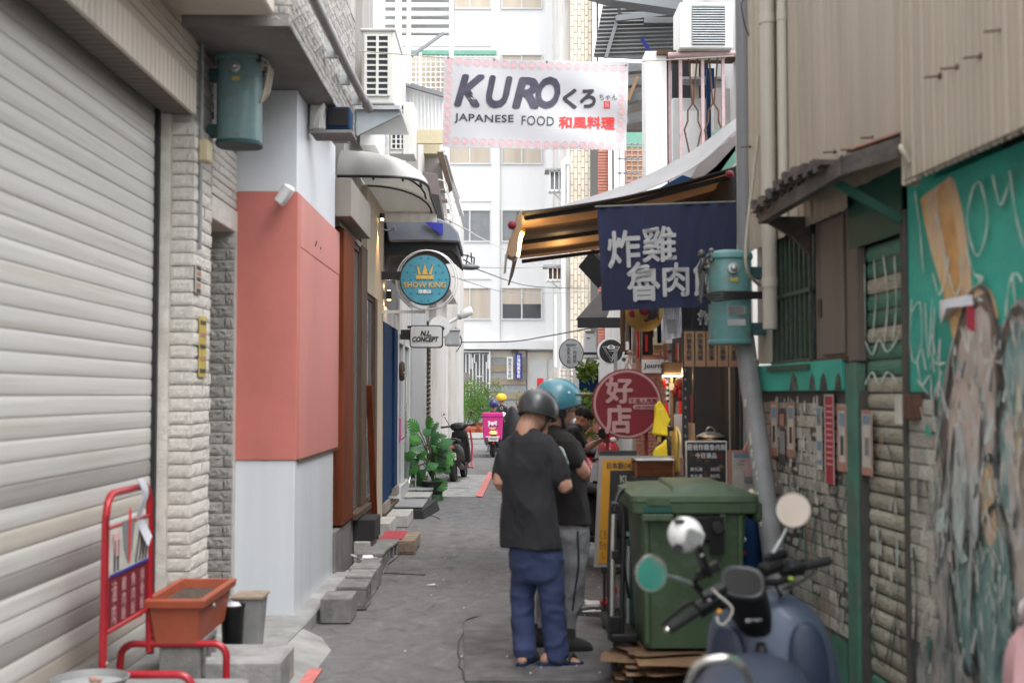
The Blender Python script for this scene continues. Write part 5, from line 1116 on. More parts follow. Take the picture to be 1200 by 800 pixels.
for pl in([(1150,545),(1156,535),(1166,540),(1172,535)],[(1112,640),(1116,690),(1124,755),(1134,790),(1141,780)]):paint(pl,'spray_black',w_=.018)
for pl in([(1121,670),(1125,700),(1124,740)],[(1150,660),(1160,640),(1172,665)],[(1148,720),(1154,770)],[(1170,700),(1174,740)],[(1108,600),(1109,560),(1113,520)]):paint(pl,'mural_white',w_=.006)
for pl in([(1097,540),(1108,470),(1122,385),(1140,340),(1158,345),(1170,400),(1174,480)],[(1166,540),(1170,440),(1177,385),(1192,360),(1205,375)],[(1112,640),(1114,560),(1118,500)],[(1149,640),(1148,560),(1151,470)],[(1166,560),(1167,500),(1170,450)],[(1188,620),(1191,560),(1189,500)],[(1110,760),(1112,690),(1118,640)],[(1142,800),(1138,730),(1142,660)],[(1100,620),(1104,580),(1107,540)],[(1188,760),(1186,690),(1180,620),(1168,590),(1156,605),(1144,640)]):
 paint(pl,'spray_black',w_=.012)
for pl in([(1072,225),(1078,270),(1082,320)],[(1096,250),(1104,280),(1110,320)],[(1140,220),(1133,260),(1145,300),(1157,260),(1149,215),(1140,220)],[(1163,205),(1172,240),(1182,215)],[(1183,200),(1190,250),(1200,290)],[(1093,320),(1100,345),(1106,330),(1112,300)],[(1112,320),(1119,345),(1126,330),(1124,300)],[(1132,290),(1141,320),(1152,325),(1146,330)],[(1068,350),(1066,400),(1072,425),(1080,400),(1078,355),(1068,365)],[(1084,355),(1088,420),(1092,350)],[(1095,360),(1094,420),(1108,425)],[(1074,420),(1080,450),(1090,440),(1092,470),(1100,450),(1110,480)],[(1186,320),(1190,360)],[(1178,370),(1182,335),(1190,320),(1198,330)],[(1146,350),(1152,352)],[(1075,445),(1088,462)]):
 paint(pl,'spray_white',w_=.007)
paint([(1120,600),(1126,560),(1130,590),(1128,640),(1134,655),(1122,655)],'spray_white');paint([(1098,600),(1106,594),(1106,618),(1098,622)],'spray_white');paint([(1154,520),(1164,490)],'spray_white',w_=.012)
paint([(1191,455),(1196,450),(1195,560),(1190,570)],'cream')
paint([(1149,422),(1173,424)],'paper',w_=.010)
def tag_paint(pts,m,n0,w_):return paint(pts,m,w_=w_,n=n0)
for pl in([(1000,470),(1000,560),(994,600)],):
 pass
for pl in([(965,460),(968,500),(975,560),(985,600),(993,570)],[(984,600),(976,650),(985,720)],[(925,590),(930,560),(940,620)],[(950,640),(960,600),(965,660)],[(985,620),(992,690),(988,740)]):
 paint(pl,'spray_black',w_=.008,n=.0145)
for pl in([(1032,620),(1028,690),(1020,740)],[(1047,640),(1052,700),(1042,790)],[(1040,520),(1050,560),(1046,600)],[(1020,740),(1035,780),(1050,720),(1058,780)]):
 paint(pl,'spray_black',w_=.008,n=-.018)
for pl in([(1013,310),(1014,395)],[(1024,305),(1026,350),(1022,400)],[(1035,300),(1040,350),(1036,405)],[(1048,300),(1050,360),(1046,400)],[(1014,400),(1022,415),(1030,398),(1040,412),(1052,395)],[(1014,450),(1022,436),(1030,450),(1040,436),(1052,448)]):
 paint(pl,'spray_white',w_=.009,n=-.018)
for pl in([(957,480),(957,540)],[(1028,620),(1028,660)],[(1051,630),(1051,690)]):paint(pl,'spray_white',w_=.010,n=.0145 if pl[0][0]<1000 else-.018)
for pl in([(945,560),(944,600),(948,640)],[(952,645),(958,700),(955,740)],[(970,700),(973,760)]):paint(pl,'paper_orange',w_=.006,n=.0147)
for k,(x,y,x2,y2)in enumerate(((936,575,938,640),(941,570,944,660),(947,585,951,680),(953,600,955,650),(957,690,960,770),(963,700,966,780),(931,585,932,615))):paint([(x,y),((x+x2)/2+1,(y+y2)/2),(x2,y2)],('teal_post','teal_post','paper_orange')[k%3],w_=.011,n=.0143)
for pl in([(1070,640),(1074,700),(1070,790)],[(1076,560),(1076,600)]):paint(pl,'spray_black',w_=.012,n=.02)
paint([(1084,502),(1091,508)],'teal_paint',w_=.02,n=.02);paint([(1088,745),(1090,790)],'teal_post',w_=.02,n=.02)
def poster(x0,y0,x1,y1,body,extra,lab=None,n=.018):
 ya,za=RL(x0,y0,n);yb,zb=RL(x1,y1,n)
 t=thing('poster',lab,'poster',RWM@V((-n,(ya+yb)/2,min(za,zb))),RW_A,'posters pasted on the grimy right-hand wall',local=False)
 LOC[t]=False
 def bx(a0,c0,a1,c1,nn,m_,nm):
  y_a,y_b=ya+(yb-ya)*a0,ya+(yb-ya)*a1;z_a,z_b=za+(zb-za)*c0,za+(zb-za)*c1
  b=B().box(-nn-.002,-nn,min(y_a,y_b),max(y_a,y_b),min(z_a,z_b),max(z_a,z_b));b.v=[RWM@p for p in b.v];part(nm,b,m_,t)
 bx(0,0,1,1,n,body,'sheet')
 for(a0,c0,a1,c1,m_)in extra:bx(a0,c0,a1,c1,n+.0022,m_,'print')
 return t
pstd=[(0,0,1,.06,'paper_orange'),(0,.06,.12,.86,'paper_orange'),(.88,.06,1,.86,'paper_orange'),(0,.86,1,1,'paper_orange'),(.35,.45,.65,.75,'paper_dark'),(.25,.1,.8,.3,'paper_blue')]
poster(903,470,912,534,'paper',pstd,'leftmost pale poster with orange border next to the leaning pole')
poster(913,478,921,546,'paper_dark',[(.2,.1,.8,.3,'paper_orange'),(.1,.4,.9,.8,'pipe_grey')],'torn dark poster between two orange-bordered ones')
poster(922,471,932,536,'paper',pstd,'second orange-bordered pale poster from the pole')
poster(957,476,964,550,'paper',[(.1,.02,.9,.3,'paper_blue'),(.2,.12,.7,.28,'paper_yellow'),(.1,.55,.9,.7,'paper_blue'),(.1,.85,.9,.92,'paper_blue')],'narrow blue and white poster left of the crimson one')
poster(966.5,462,978.5,568,'paper_red',[(.0,0,.06,1,'paper'),(.94,0,1,1,'paper'),(0,0,1,.02,'paper')]+[(.2,.12+.065*k,.8,.135+.065*k,'ink_pink')for k in range(11)],'tall crimson strip poster with pale writing',n=.022)
poster(981.5,476,993,553,'paper',pstd+[(.25,.35,.8,.75,'paper_dark')][:0],'orange-bordered poster right of the crimson strip',n=.020)
poster(1010,480,1023,558,'paper',[(0,0,1,.05,'paper_orange'),(.9,.05,1,.86,'paper_orange'),(0,.88,1,1,'paper_orange'),(.15,.08,.8,.22,'paper_blue'),(.3,.42,.7,.7,'pole')],'pale poster stuck on the shabby shutter door',n=.0)
b=B();rnd=random.Random(9)
for i in range(110):
 px,py=rnd.uniform(898,962),rnd.uniform(466,590)
 if rnd.random()<.1:px,py=rnd.uniform(1012,1055),rnd.uniform(590,760)
 y,z=RL(px,py,.016);s_,h_=rnd.uniform(.004,.016),rnd.uniform(.008,.04);n_=-.0155-rnd.uniform(0,.004)
 if px>1000:n_=.018
 b.add([V((n_,y-s_,z-h_)),V((n_-.003,y+s_,z-h_*.8)),V((n_,y+s_*.8,z+h_)),V((n_,y-s_*.9,z+h_*.9))],[(0,1,2,3)])
part('peeling_paper',b,'paper',rwb,kind='stuff',fix=False)
for m_,n_k,box_ in(('mural_white',130,(1078,1200,400,790)),('mural_pink',60,(1090,1200,400,700)),('spray_black',55,(1082,1200,440,790)),('mural_mint',50,(1085,1200,430,790)),('spray_black',40,(925,993,560,780)),('cinder',60,(898,1060,480,780)),('spray_white',30,(905,1056,470,760)),('teal_post',25,(930,1056,560,790)),('kraft',20,(900,1056,470,760))):
 b=B()
 for i in range(n_k):
  px,py=rnd.uniform(*box_[:2]),rnd.uniform(*box_[2:]);far=1009<px<1062;n0=-.0175 if far else(.0152 if px<1000 else.045)+i*.00004
  if 993<px<1010 or 1060<px<1078:continue
  y,z=RL(px,py,n0);L_=rnd.uniform(.02,.12);w_=rnd.uniform(.002,.010 if px>1078 else.006);t_=rnd.uniform(-.5,.5)
  b.add([V((-n0,y-w_,z)),V((-n0,y+w_,z+.01)),V((-n0,y+w_*.8+t_*L_,z+L_)),V((-n0,y-w_*.6+t_*L_,z+L_*.95))],[(0,1,2,3)])
 part('paint_drips',b,m_,rwb,kind='stuff',fix=False)
q=RWM@V((-.03,*RL(1108,365,.03)))
rg=thing('knotted_rag','white rag with a red tag hung on a nail over the orange graffiti','rag',q)
def rr(px,py,n):return RWM@V((-n,*RL(px,py,n)))
b=B();
for k,pts in enumerate(([(1101,352),(1120,348),(1138,345),(1139,358),(1122,360),(1112,372),(1103,380),(1101,370)],)):
 o=[rr(x,y,.03+.012*math.sin(i*2.1))for i,(x,y)in enumerate(pts)];c=sum(o,V())/len(o)+(RWM.to_3x3()@V((-.03,0,0)))
 b.add([c]+o,[(0,i+1,(i+1)%len(o)+1)for i in range(len(o))])
part('cloth',b,'plastic_clear',rg,solid=.006,smooth=70)
b=B().bar(rr(1137,358,.03),rr(1138,388,.03),.03,.006);part('red_tag',b,'paper_red',rg)
b=B().bar(rr(1138,388,.03),rr(1137,400,.03),.02,.006);part('string_end',b,'paper',rg)
lb=thing('lock_box','rusty iron switch box with torn stickers on the brick pillar beside the shutter door','switch box',rr(1062,470,.05))
ya,za=RL(1045,462,.06);yb,zb=RL(1068,492,.06)
b=B().box(-.07,-.001,yb,yb+.13,zb,za);b.v=[RWM@p for p in b.v];part('case',b,'rust',lb,bev=.006)
b=B().box(-.085,-.071,yb+.07,yb+.125,zb-.02,za);b.v=[RWM@p for p in b.v];part('sticker',b,'paper',lb)
ro=thing('lean_to_roof','small sagging dark tin lean-to roof over the barred window and shutter door','roof',(RW_X,0,0),RW_A,local=True)
yn,yf=RL(1035,178,.2)[0],RL(890,270,.3)[0]
def roofp(a,c,lift=0):
 y=yn+(yf-yn)*a;z0=2.82-.0*a;return V((-.02-(.36-.06*a)*c,y,z0-.13*c-.02*math.sin(a*9)+lift+.012*math.sin(a*60)*(.3+c)))
b=B();b.grid(lambda a,c:roofp(a,c),90,6);part('tin_sheet',b,'roof_tin',ro,solid=.014)
b=B();b.grid(lambda a,c:roofp(a*.22,c*.9,.02),30,4);part('rusty_sheet',b,'rust_roof',ro,solid=.008)
b=B();
for k in range(24):
 a=.15+k*.035;q=roofp(a,.97,.02);b.box(q.x-.05,q.x+.06,q.y-.03,q.y+.03,q.z-.006,q.z+.012+.012*(k%3))
part('roof_lip',b,'roof_tin',ro,kind='stuff')
part('eave_beam',B().bar(roofp(.02,.93,-.06),roofp(.98,.9,-.05),.05,.07),'roof_tin',ro)
part('gable_board',B().prism([(-.38,0),(-.38,-.08),(-.02,.03),(-.02,.13)],(0,yn-.01,2.69),(1,0,0),(0,0,1),(0,1,0),.02),'roof_tin',ro)
part('strut',B().bar(V((-.02,yn+.25,2.45)),V((-.33,yn+.3,2.64)),.03,.04),'teal_shade',ro)
part('far_bracket',B().prism([(-.33,0),(-.02,0),(-.02,-.22),(-.12,-.12)],(0,yf-.05,2.66),(1,0,0),(0,0,1),(0,1,0),.03),'roof_tin',ro)
part('old_hose',B().tube(smooth_path([V((-.10,*RL(1052,172,.12))),V((-.16,*RL(1062,174,.14))),V((-.13,*RL(1066,190,.13)))],5),.014,7),'cable_pale',ro,smooth=60)
b=B();b.grid(lambda a,c:V((-.13-.05*c,3.2+(y1065-3.35)*a,2.575+.0*c-.02*c)),30,1);part('drip_edge',b,'roof_tin',rwb,solid=.006)
def vp(px0,px1,py0,py1,Y,m,lab,name='pipe',joints=()):
 a,e=P(px0,py0,Y),P(px1,py0,Y);r=(e.x-a.x)/2;x=(a.x+e.x)/2
 t=thing(name,lab,name,(x,Y,P(0,py1,Y).z));part('tube',B().cyl((x,Y,P(0,py1,Y).z),(x,Y,P(0,py0,Y).z),r,n=20),m,t,smooth=50)
 for j in joints:z=P(0,j,Y).z;part('collar',B().cyl((x,Y,z-.03),(x,Y,z+.03),r*1.12,n=20),m,t,smooth=50)
 return t
vp(860,877,-160,404,8.12,'pole','smooth grey steel post rising behind the bright teal transformer','post')
vp(889,906,-160,385,7.3,'pvc','thick beige drain pipe on the far end of the corrugated wall','drain_pipe',(20,330))
vp(909,920,-160,268,7.08,'pvc','thinner beige drain pipe right of the thick one','drain_pipe',(16,))
vp(866,870,60,200,8.2,'pvc','thin beige conduit beside the grey post','conduit')if False else None
t=thing('leaning_pipe','chipped grey pipe leaning down past the green bin to the ground','pipe',P(912,700,7.6))
pts=[P(872,396,7.85),P(882,470,7.65),P(894,560,7.42),P(906,650,7.2),P(914,715,7.05)]
d_=(pts[-1]-pts[0]).normalized();pts.append(pts[-1]+d_*(-pts[-1].z+.01)/d_.z)
part('tube',B().tube(pts,.066,20),'pipe_grey',t,smooth=50)
part('band',B().cyl(P(876.5,424,7.78),P(877,428,7.77),.07,n=20),'steel',t)
b=B();rnd=random.Random(4)
for k in range(16):
 f_=rnd.uniform(.15,.85);q=pts[0].lerp(pts[-1],f_);b.ball(q+V((rnd.choice((-.05,-.04,-.055)),-.04,0)),(.010,.006,rnd.uniform(.01,.035)),6)
part('chipped_paint',b,'paper',t,kind='stuff')
a,e=P(828,300,7.75),P(882,400,7.75)
tr2=transformer('bright teal transformer can with stickers strapped to the grey post on the right',((a.x+e.x)/2,7.75),.135,P(0,402,7.6).z,P(0,291,7.6).z,'teal_tank2',0,'cable',True)
ct=P(855,340,7.6)
for k in range(4):
 pts=smooth_path([P(818+k,352-k*3,7.62),P(835,343+k*3,7.55),P(860,342+2.5*k,7.54),P(900,343+2*k,7.7)],6)
 solo('power_cable',B().tube(pts,.008,7),'cable',('topmost','second','third','lowest')[k]+' of the four black cables strapped round the bright teal transformer','cable','black cables round the bright teal transformer',smooth=60)
solo('hose',B().tube(smooth_path([P(889,160,7.6),P(880,230,7.55),P(874,290,7.5),P(876,318,7.5),P(888,332,7.6),P(897,337,7.7)],6),.011,7),'cable_pale','beige cable curving down beside the bright teal transformer','cable',smooth=60)
solo('thin_wire',B().tube(smooth_path([P(871,0,7.9),P(869,8,7.9),P(873,30,7.9),P(879,45,7.9)],6),.005,5),'cable','thin dark wire at the top beside the grey post','wire',smooth=60)
solo('insulator_cluster',B().ball(P(823,308,7.62),(.022,.03,.04),10).ball(P(822,298,7.62),(.025,.025,.03),8).tube([P(823,320,7.6),P(820,340,7.6),P(822,355,7.6)],.011,7).tube([P(825,318,7.6),P(822,350,7.6)],.012,7),'helmet_grey','grey insulator cluster with cables left of the bright teal transformer','insulator',smooth=60)
#  BANNER ACROSS THE ALLEY
YB=11.0
bn=thing('banner','white KURO banner with pink circle border hung high across the alley','banner',P(628,176,YB))
cTL,cTR,cBL,cBR=P(520.5,67,YB),P(736.5,72,YB+.05),P(518.5,172,YB-.02),P(733.5,177.5,YB)
def ban(a,c,off=0):
 p=cTL.lerp(cTR,a).lerp(cBL.lerp(cBR,a),c)
 w_=.03*math.sin(a*3.1+c*2)*c+.014*math.sin(a*17+c*5)*(1-abs(c-.5))+.02*math.sin((a-c)*9)*a
 e=.012*math.sin(a*math.pi)*(1-c)
 return p+V((0,w_-off,-e))
b=B();b.grid(lambda a,c:ban(a,c),60,24);part('sheet',b,'banner',bn,smooth=70,solid=.004)
def onban(px,py,off=.004):
 a=(px-520)/(735.5-520);c=(py-69.5)/(174.5-69.5);return ban(a,c,off)
def btext(s,px,py,wpx,hpx,m,**k):
 k_=F/YB
 def warp(q):
  lx=(q.x-0)*k_;lz=-(q.z)*k_
  return onban(px+lx,py+lz,.007+(.0 if q.y>0 else.0015))
 return text(s,(0,0,0),m,bn,w=wpx/k_,h=hpx/k_,warp=warp,**k)
btext('K',550.5,108,32,34,'ink',bold=.045,shear=.28);btext('U',585,108,27,34,'ink',bold=.045,shear=.22)
btext('R',616,108.5,27,34,'ink',bold=.045,shear=.22);btext('O',642,108,26,34,'ink',bold=.045,shear=.18)
btext('く',668,114,15,22,'ink_plain',bold=.035);btext('ろ',689,114,17,20,'ink_plain',bold=.04)
btext('ちゃん',712.5,113,21,7.5,'ink_plain',bold=.005)
btext('JAPANESE',568,140.5,69,11,'ink_plain',bold=.015,space=1.06);btext('FOOD',631,141.5,38,11,'ink_plain',bold=.012,space=1.06)
btext('和風料理',688.5,142.5,65,14,'ink_red',bold=.035)
sq=B();o=[onban(x,y,.006)for x,y in((707.5,117.5),(715,117.5),(715,126),(707.5,126))];sq.flat(o);part('seal',sq,'ink_red',bn,solid=.001,fix=False)
btext('呉',711.2,121.8,5.5,6.5,'banner',bold=.0)
def circ_at(px,py):
 for r0,r1 in((4.6,3.9),(2.6,0)):
  b=B();n=18;o=[onban(px+r0*math.cos(t),py+r0*math.sin(t),.006)for t in[6.2832*i/n for i in range(n)]]
  if r1:i_=[onban(px+r1*math.cos(t),py+r1*math.sin(t),.006)for t in[6.2832*i/n for i in range(n)]];b.v=o+i_;b.f=[(i,(i+1)%n,n+(i+1)%n,n+i)for i in range(n)]
  else:b.v=o;b.f=[tuple(range(n))]
  part('circle_motif',b,'ink_pink',bn,fix=False)
for k in range(20):circ_at(526.5+k*10.65,74.2+k*.2)
for k in range(20):circ_at(524.5+k*10.65,167+k*.22)
for k in range(1,9):circ_at(526-k*.15,74.2+k*10.35);circ_at(729.5-k*.15,78+k*10.3)
for(x,y)in((525,68),(578.5,68.5),(640,69.5),(733,72)):part('eyelet',B().ball(onban(x,y+1.5,.004),.012,8),'pipe_grey',bn)
solo('banner_rope',B().tube([P(420,60,11.1),P(521,68,YB)],.006,5).tube([P(736,73,YB),P(860,66,10.5)],.006,5),'cable_pale','thin ropes tying the banner corners to both sides','rope')
#  RIGHT: house with white column and pink rail
rh=thing('balcony_building','house on the right with white column, pink railed balcony and corrugated roof shelter','building',(2.5,15,0))
part('column',FB(756,60,783,330,13.9,.35),'white',rh,bev=.01)
part('column_side',FB(783,62,788,330,13.95,.3),'pink_rail',rh)
part('slab_edge',FB(770,59,866,64,13.85,.4),'rust',rh)
rl=part('rail',B().tube([P(783,65,13.75),P(862,63,13.75)],.035,10),'pink_rail',rh,smooth=50)
for x in(798,824,848):part('post',FB(x-2.3,64,x+2.3,215,13.8,.045),'pink_rail',rl)
for x in(812,836):
 for s_ in(-1,1):
  part('scroll',B().tube([P(x+s_*5,68,13.8),P(x+s_*1,118,13.8),P(x+s_*1,122,13.8),P(x+s_*6,130,13.8),P(x+s_*6,142,13.8),P(x+s_*10,152,13.8),P(x+s_*3,185,13.8)],.011,5),'rust',rl)
part('balcony_back',FB(788,64,866,230,16,.1),'dark',rh)
part('cabinet',FB(788,115,831,215,15,.4),'frame_white',rh,bev=.01);part('cabinet_panel',FB(797,130,825,190,14.97,.03),'white',rh)
part('pipe',FB(811,64,819,116,15,.1),'pvc',rh);part('curtain',FB(828,80,838,205,14.7,.05),'navy_paint',rh);part('shelf',FB(800,90,866,93,14.8,.3),'pipe_grey',rh)
part('drum',FB(840,68,847,160,14.9,.1),'frame_white',rh)
part('right_wall',FB(862,-200,900,240,14,6),'far_white',rh)
part('side_mass',B().box(2.6,6,14.5,30,0,5.4),'weathered',rh)
part('orange_wall',FB(733,150,757,245,24,.3),'orange_brick',rh)
for k in range(16):part('mortar_line',FB(733,152+k*6,757,153+k*6,23.97,.03),'plaster_beige',rh)
b=B()
for k in range(5):FB(726+k*7,166,727.5+k*7,250,22,.05,b)
for k in range(5):FB(724,168+k*17,757,169.5+k*17,22,.05,b)
part('teal_grille',b,'pipe_grey',rh);part('teal_board',FB(726,150,757,172,23,.1),'mint_sheet',rh)
b=B()
for(x0,y0,x1,y1)in((733,82,800,76),(733,98,770,95),(733,118,760,112),(735,140,760,134)):b.bar(P(x0,y0,19),P(x1,y1,19),.2,.12)
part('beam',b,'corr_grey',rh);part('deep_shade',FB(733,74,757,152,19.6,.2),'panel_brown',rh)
part('broken_board',B().bar(P(736,118,18.8),P(747,90,18.8),.06,.05),'kraft',rh)
sr=thing('corrugated_shelter','grey corrugated roof and wall shelter above the banner top right','shelter',P(740,60,17))
q=[(707,4),(800,-2),(800,72),(696,66),(701,35)]
part('sheet',B().prism([(P(x,y,17).x,P(x,y,17).z)for x,y in q],(0,17,0),(1,0,0),(0,0,1),(0,1,0),.05),'corr_grey',sr)
for k in range(13):
 y=8+k*4.6;x0=706-k*.85
 part('corrugation',B().tube([P(x0,y,16.98),P(796,y-3,16.98)],.016,6),'corr_grey',sr)
part('post',B().bar(P(724,20,16.9),P(710,68,16.9),.05,.05),'pole',sr)
part('rafter',B().bar(P(722,22,16.85),P(797,14,16.85),.06,.08),'pole',sr);part('rafter',B().bar(P(727,18,16.85),P(724,4,16.85),.05,.04),'black',sr)
part('eave',B().prism([(P(x,y,16).x,P(x,y,16).z)for x,y in((690,-8),(800,-20),(800,12),(760,6),(717,0))],(0,16,0),(1,0,0),(0,0,1),(0,1,0),.3),'pole',sr)
part('lamp_box',FB(755,20,798,27,16.8,.1),'corr_grey',sr)
part('blue_tool',B().bar(P(752,45,16.5),P(761,60,16.5),.1,.03),'blue_canvas',sr)
wa2=thing('air_conditioner','white window air conditioner with fine dark louvres standing on the pink balcony','air conditioner',P(828,57,13.6))
a,e=P(796,3,13.6),P(859,57,13.6)
part('casing',B().box(a.x,e.x,13.6,14.1,e.z,a.z),'ac_white',wa2,bev=.012)
part('grille_back',FB(811.5,6,850,52.5,13.59,.009),'ac_dark',wa2)
for k in range(16):part('louvre',FB(811.5,6.5+k*2.9,850,7.9+k*2.9,13.575,.014),'steel',wa2)
ga=thing('grey_awning','small grey hipped shop awning with dark valance above the eye sign','awning',P(695,380,19))
q=[P(677,372,18.6),P(712,371,18.6),P(716,345,19.6),P(697,348,19.6)]
part('canopy',B().prism([(p.x,p.z)for p in q],(0,18.7,0),(1,0,0),(0,0,1),(0,1,0),.6),'awning_grey',ga)
part('valance',FB(677,372,728,384,18.6,.04),'black_canvas',ga)
t=thing('air_conditioner','narrow white cabinet between the round white sign and the eye sign','air conditioner',P(693,420,20));part('casing',FB(684.5,389,699,420,20,.35),'white_gloss',t,bev=.02)
part('slot',FB(687.5,395.5,691.5,396.6,19.99,.01),'black',t);part('bracket',FB(690,420,696,424,20,.3),'pipe_grey',t);part('lid',FB(686,387.5,697,389,19.98,.3),'pole',t)
solo('black_canopy_box',B().bar(P(691,324,20),P(706,306,19.5),.5,.07,(1,0,.9)),'black','tilted black box light under the awning beside the brick strip','light box')
solo('white_hood',FB(687,299,707,305,21,.6),'white','white ledge hood left of the noren top','hood')
ss=thing('side_shop','small side shop with dark doorway and white posts behind the round signs','shop',P(700,520,26))
part('doorway',FB(679,430,703,500,27,.2),'navy_paint',ss);part('lintel',FB(660,421,712,431,26.5,.5),'white',ss);part('post',FB(703,424,712,560,26,.4),'white',ss)
part('brick_base',FB(686,480,703,545,26.2,.4),'red_brick',ss);part('post',FB(672,432,678,470,26,.2),'frame_white',ss)
b=B()
for k in range(5):FB(658+k*5,432,659+k*5,462,30,.05,b)
for k in range(6):FB(656,434+k*5.5,680,435+k*5.5,30,.05,b)
part('grille',b,'frame_white',ss)
Y=17.6;c=P(669.5,414,Y);r=14.6*Y/F
r1=thing('round_shop_sign','round pale sign with small writing left of the white cabinet','sign',c)
b=B().lathe([(.001,0),(r,0),(r,.07),(.001,.07)],c,40,'y');
for p in b.v:p.z=c.z+(p.z-c.z)*1.18
part('rim',b,'black',r1,smooth=40)
b=B().lathe([(.001,0),(r*.94,0),(r*.94,.006),(.001,.006)],c+V((0,-.006,0)),40,'y')
for p in b.v:p.z=c.z+(p.z-c.z)*1.18
part('face',b,'pillar_grey',r1,smooth=40)
text('BIZZARY',c+V((0,-.009,.125)),'ink_plain',r1,w=.15,h=.03,bold=.02)
text('喜\n馬\n大\n館',c+V((-.04,-.009,-.03)),'ink_plain',r1,w=.055,h=.24,bold=.0);text('一\n肉\n雞\n飯',c+V((.05,-.009,-.03)),'ink_plain',r1,w=.055,h=.22,bold=.0)
part('bracket',B().box(c.x,c.x+.9,Y+.03,Y+.05,c.z-.02,c.z+.02),'black',r1)
Y=16.2;c=P(716,411.5,Y);r=16*Y/F
r2=thing('round_shop_sign','round black sign with white eye and inverted triangle emblem','sign',c)
disc(r2,'rim',c,r,.08,'white_gloss');disc(r2,'face',c+V((0,-.006,0)),r*.86,.006,'black')
def stroke(b,pts,w_,y):
 for p0,p1 in zip(pts,pts[1:]):b.bar(c+V((p0[0],y,p0[1])),c+V((p1[0],y,p1[1])),w_,.004,(0,1,0))
b=B()
for p0,p1 in(((-.115,.06),(.0,-.145)),((.115,.06),(.0,-.145)),((-.115,.06),(-.055,.06)),((.115,.06),(.055,.06)),((-.085,.04),(0,-.10)),((.085,.04),(0,-.10)),((-.03,-.0),(.035,-.0))):
 b.bar(c+V((p0[0],-.010,p0[1])),c+V((p1[0],-.010,p1[1])),.011,.004,(1,0,0))if False else b.add([c+V((p0[0]-.006,-.009,p0[1])),c+V((p0[0]+.006,-.009,p0[1]+.003)),c+V((p1[0]+.006,-.009,p1[1])),c+V((p1[0]-.006,-.009,p1[1]-.003)),c+V((p0[0],-.009,p0[1]+.006)),c+V((p1[0],-.009,p1[1]+.006))],[(0,1,2,3),(4,5,3,0)])
part('triangle',b,'white_gloss',r2,fix=False)
b=B().prism([(.055*math.cos(t),.03*math.sin(t))for t in[i*.4 for i in range(16)]],c+V((0,-.010,.055)),(1,0,0),(0,0,1),(0,1,0),.002);part('eye',b,'white_gloss',r2)
b=B().prism([(.022*math.cos(t),.022*math.sin(t))for t in[i*.4 for i in range(16)]],c+V((0,-.012,.055)),(1,0,0),(0,0,1),(0,1,0),.001);part('iris',b,'black',r2)
b=B().prism([(.009*math.cos(t),.009*math.sin(t))for t in[i*.6 for i in range(10)]],c+V((0,-.0135,.055)),(1,0,0),(0,0,1),(0,1,0),.001);part('pupil',b,'white_gloss',r2)
part('pole',FB(719.5,408,723.5,440,16.0,.04),'pipe_grey',r2);part('bracket',B().box(c.x,c.x+1.2,Y+.04,Y+.06,c.z-.02,c.z+.02),'black',r2)
#  FOOD STALL
st=thing('food_stall','open food stall front with black posts and grey back wall under the awning','stall',(1.6,10,0))
part('back_wall',FB(800,330,885,700,12.6,.1),'grey_wall',st)
part('side_wall',B().box(P(858,0,9.2).x,P(858,0,9.2).x+.02,9.2,12.6,.0,3.4),'dark',st)
part('roof',B().box(P(868,0,9.4).x,3.2,9.6,14.0,3.42,3.5),'dark',st)
part('post',FB(800,392,807,640,9.1,.06),'black',st);part('post',FB(812,392,815.5,640,9.5,.06),'black',st)
part('chrome_post',FB(854.5,430,857,600,9.0,.03),'pipe_grey',st);part('wood_post',FB(866,430,868,560,9.3,.04),'wood_pale',st)
part('post_dark',FB(858,430,872,640,9.6,.05),'black_canvas',st)
for k in range(11):part('rivet',FB(802.5,432+k*11,804.2,435+k*11,9.09,.01),'pipe_grey',st)
part('counter',FB(790,555,884,700,8.9,1.2),'black',st)
part('beam',FB(800,385,884,390,9.05,.08),'black',st)
part('chair_rail',FB(832,487,859,490,11.8,.05),'paper_red',st)
for k in range(8):part('spindle',FB(833+k*3.2,490,834.6+k*3.2,501,11.8,.03),'paper_red',st)
part('black_shelf',FB(812,499,860,540,11.6,.1),'black',st)
part('red_umbrella',B().tube([P(810,462,10),P(812,480,10),P(811.5,500,10)],[.006,.022,.012],8),'paper_red',st)
b=B();
Y=9.6;c=P(833,520,Y);r=16.5*Y/F
po=thing('cooking_pot','round copper cooking pot with glass lid on the stall counter','pot',c)
part('body',B().lathe([(r*.9,-.06),(r,-.02),(r,.05),(r*.96,.055),(.01,.05)],c,28),'copper',po,smooth=50)
part('lid',B().lathe([(r*1.03,.055),(r*1.0,.065),(r*.6,.09),(r*.15,.1),(.02,.1)],c,28),'steel',po,smooth=60)
part('handle',B().tube(arc(c+V((0,0,.1)),.035,0,math.pi,6),.008,6),'chrome',po,smooth=60)
solo('paper_roll',B().lathe([(.001,0),(.04,0),(.036,.16),(.001,.16)],P(809,520,9.2),14),'kraft','upright pale paper roll left of the cooking pot','paper roll',smooth=50)
Y=8.6;mb=thing('menu_board','dark menu board with white characters and food pictures over the green bin','menu board',P(828,565,Y))
part('board',FB(803.5,516.5,852.5,600,Y,.03),'ac_white',mb);part('face',FB(805,518,851,600,Y-.004,.004),'black',mb)
rnd=random.Random(3)
for k in range(15):
 x,y=rnd.uniform(808,848),rnd.uniform(532,562);q=P(x,y,Y-.0045-k*.0001)
 part('food_print',B().prism([((.018+.006*math.sin(j*2+k))*math.cos(j*.785),.016*math.sin(j*.785))for j in range(8)],q,(1,0,0),(0,0,1),(0,1,0),.0001),rnd.choice(('wicker','sign_red','wicker2','wood_brown','awning_brown','rust')),mb)
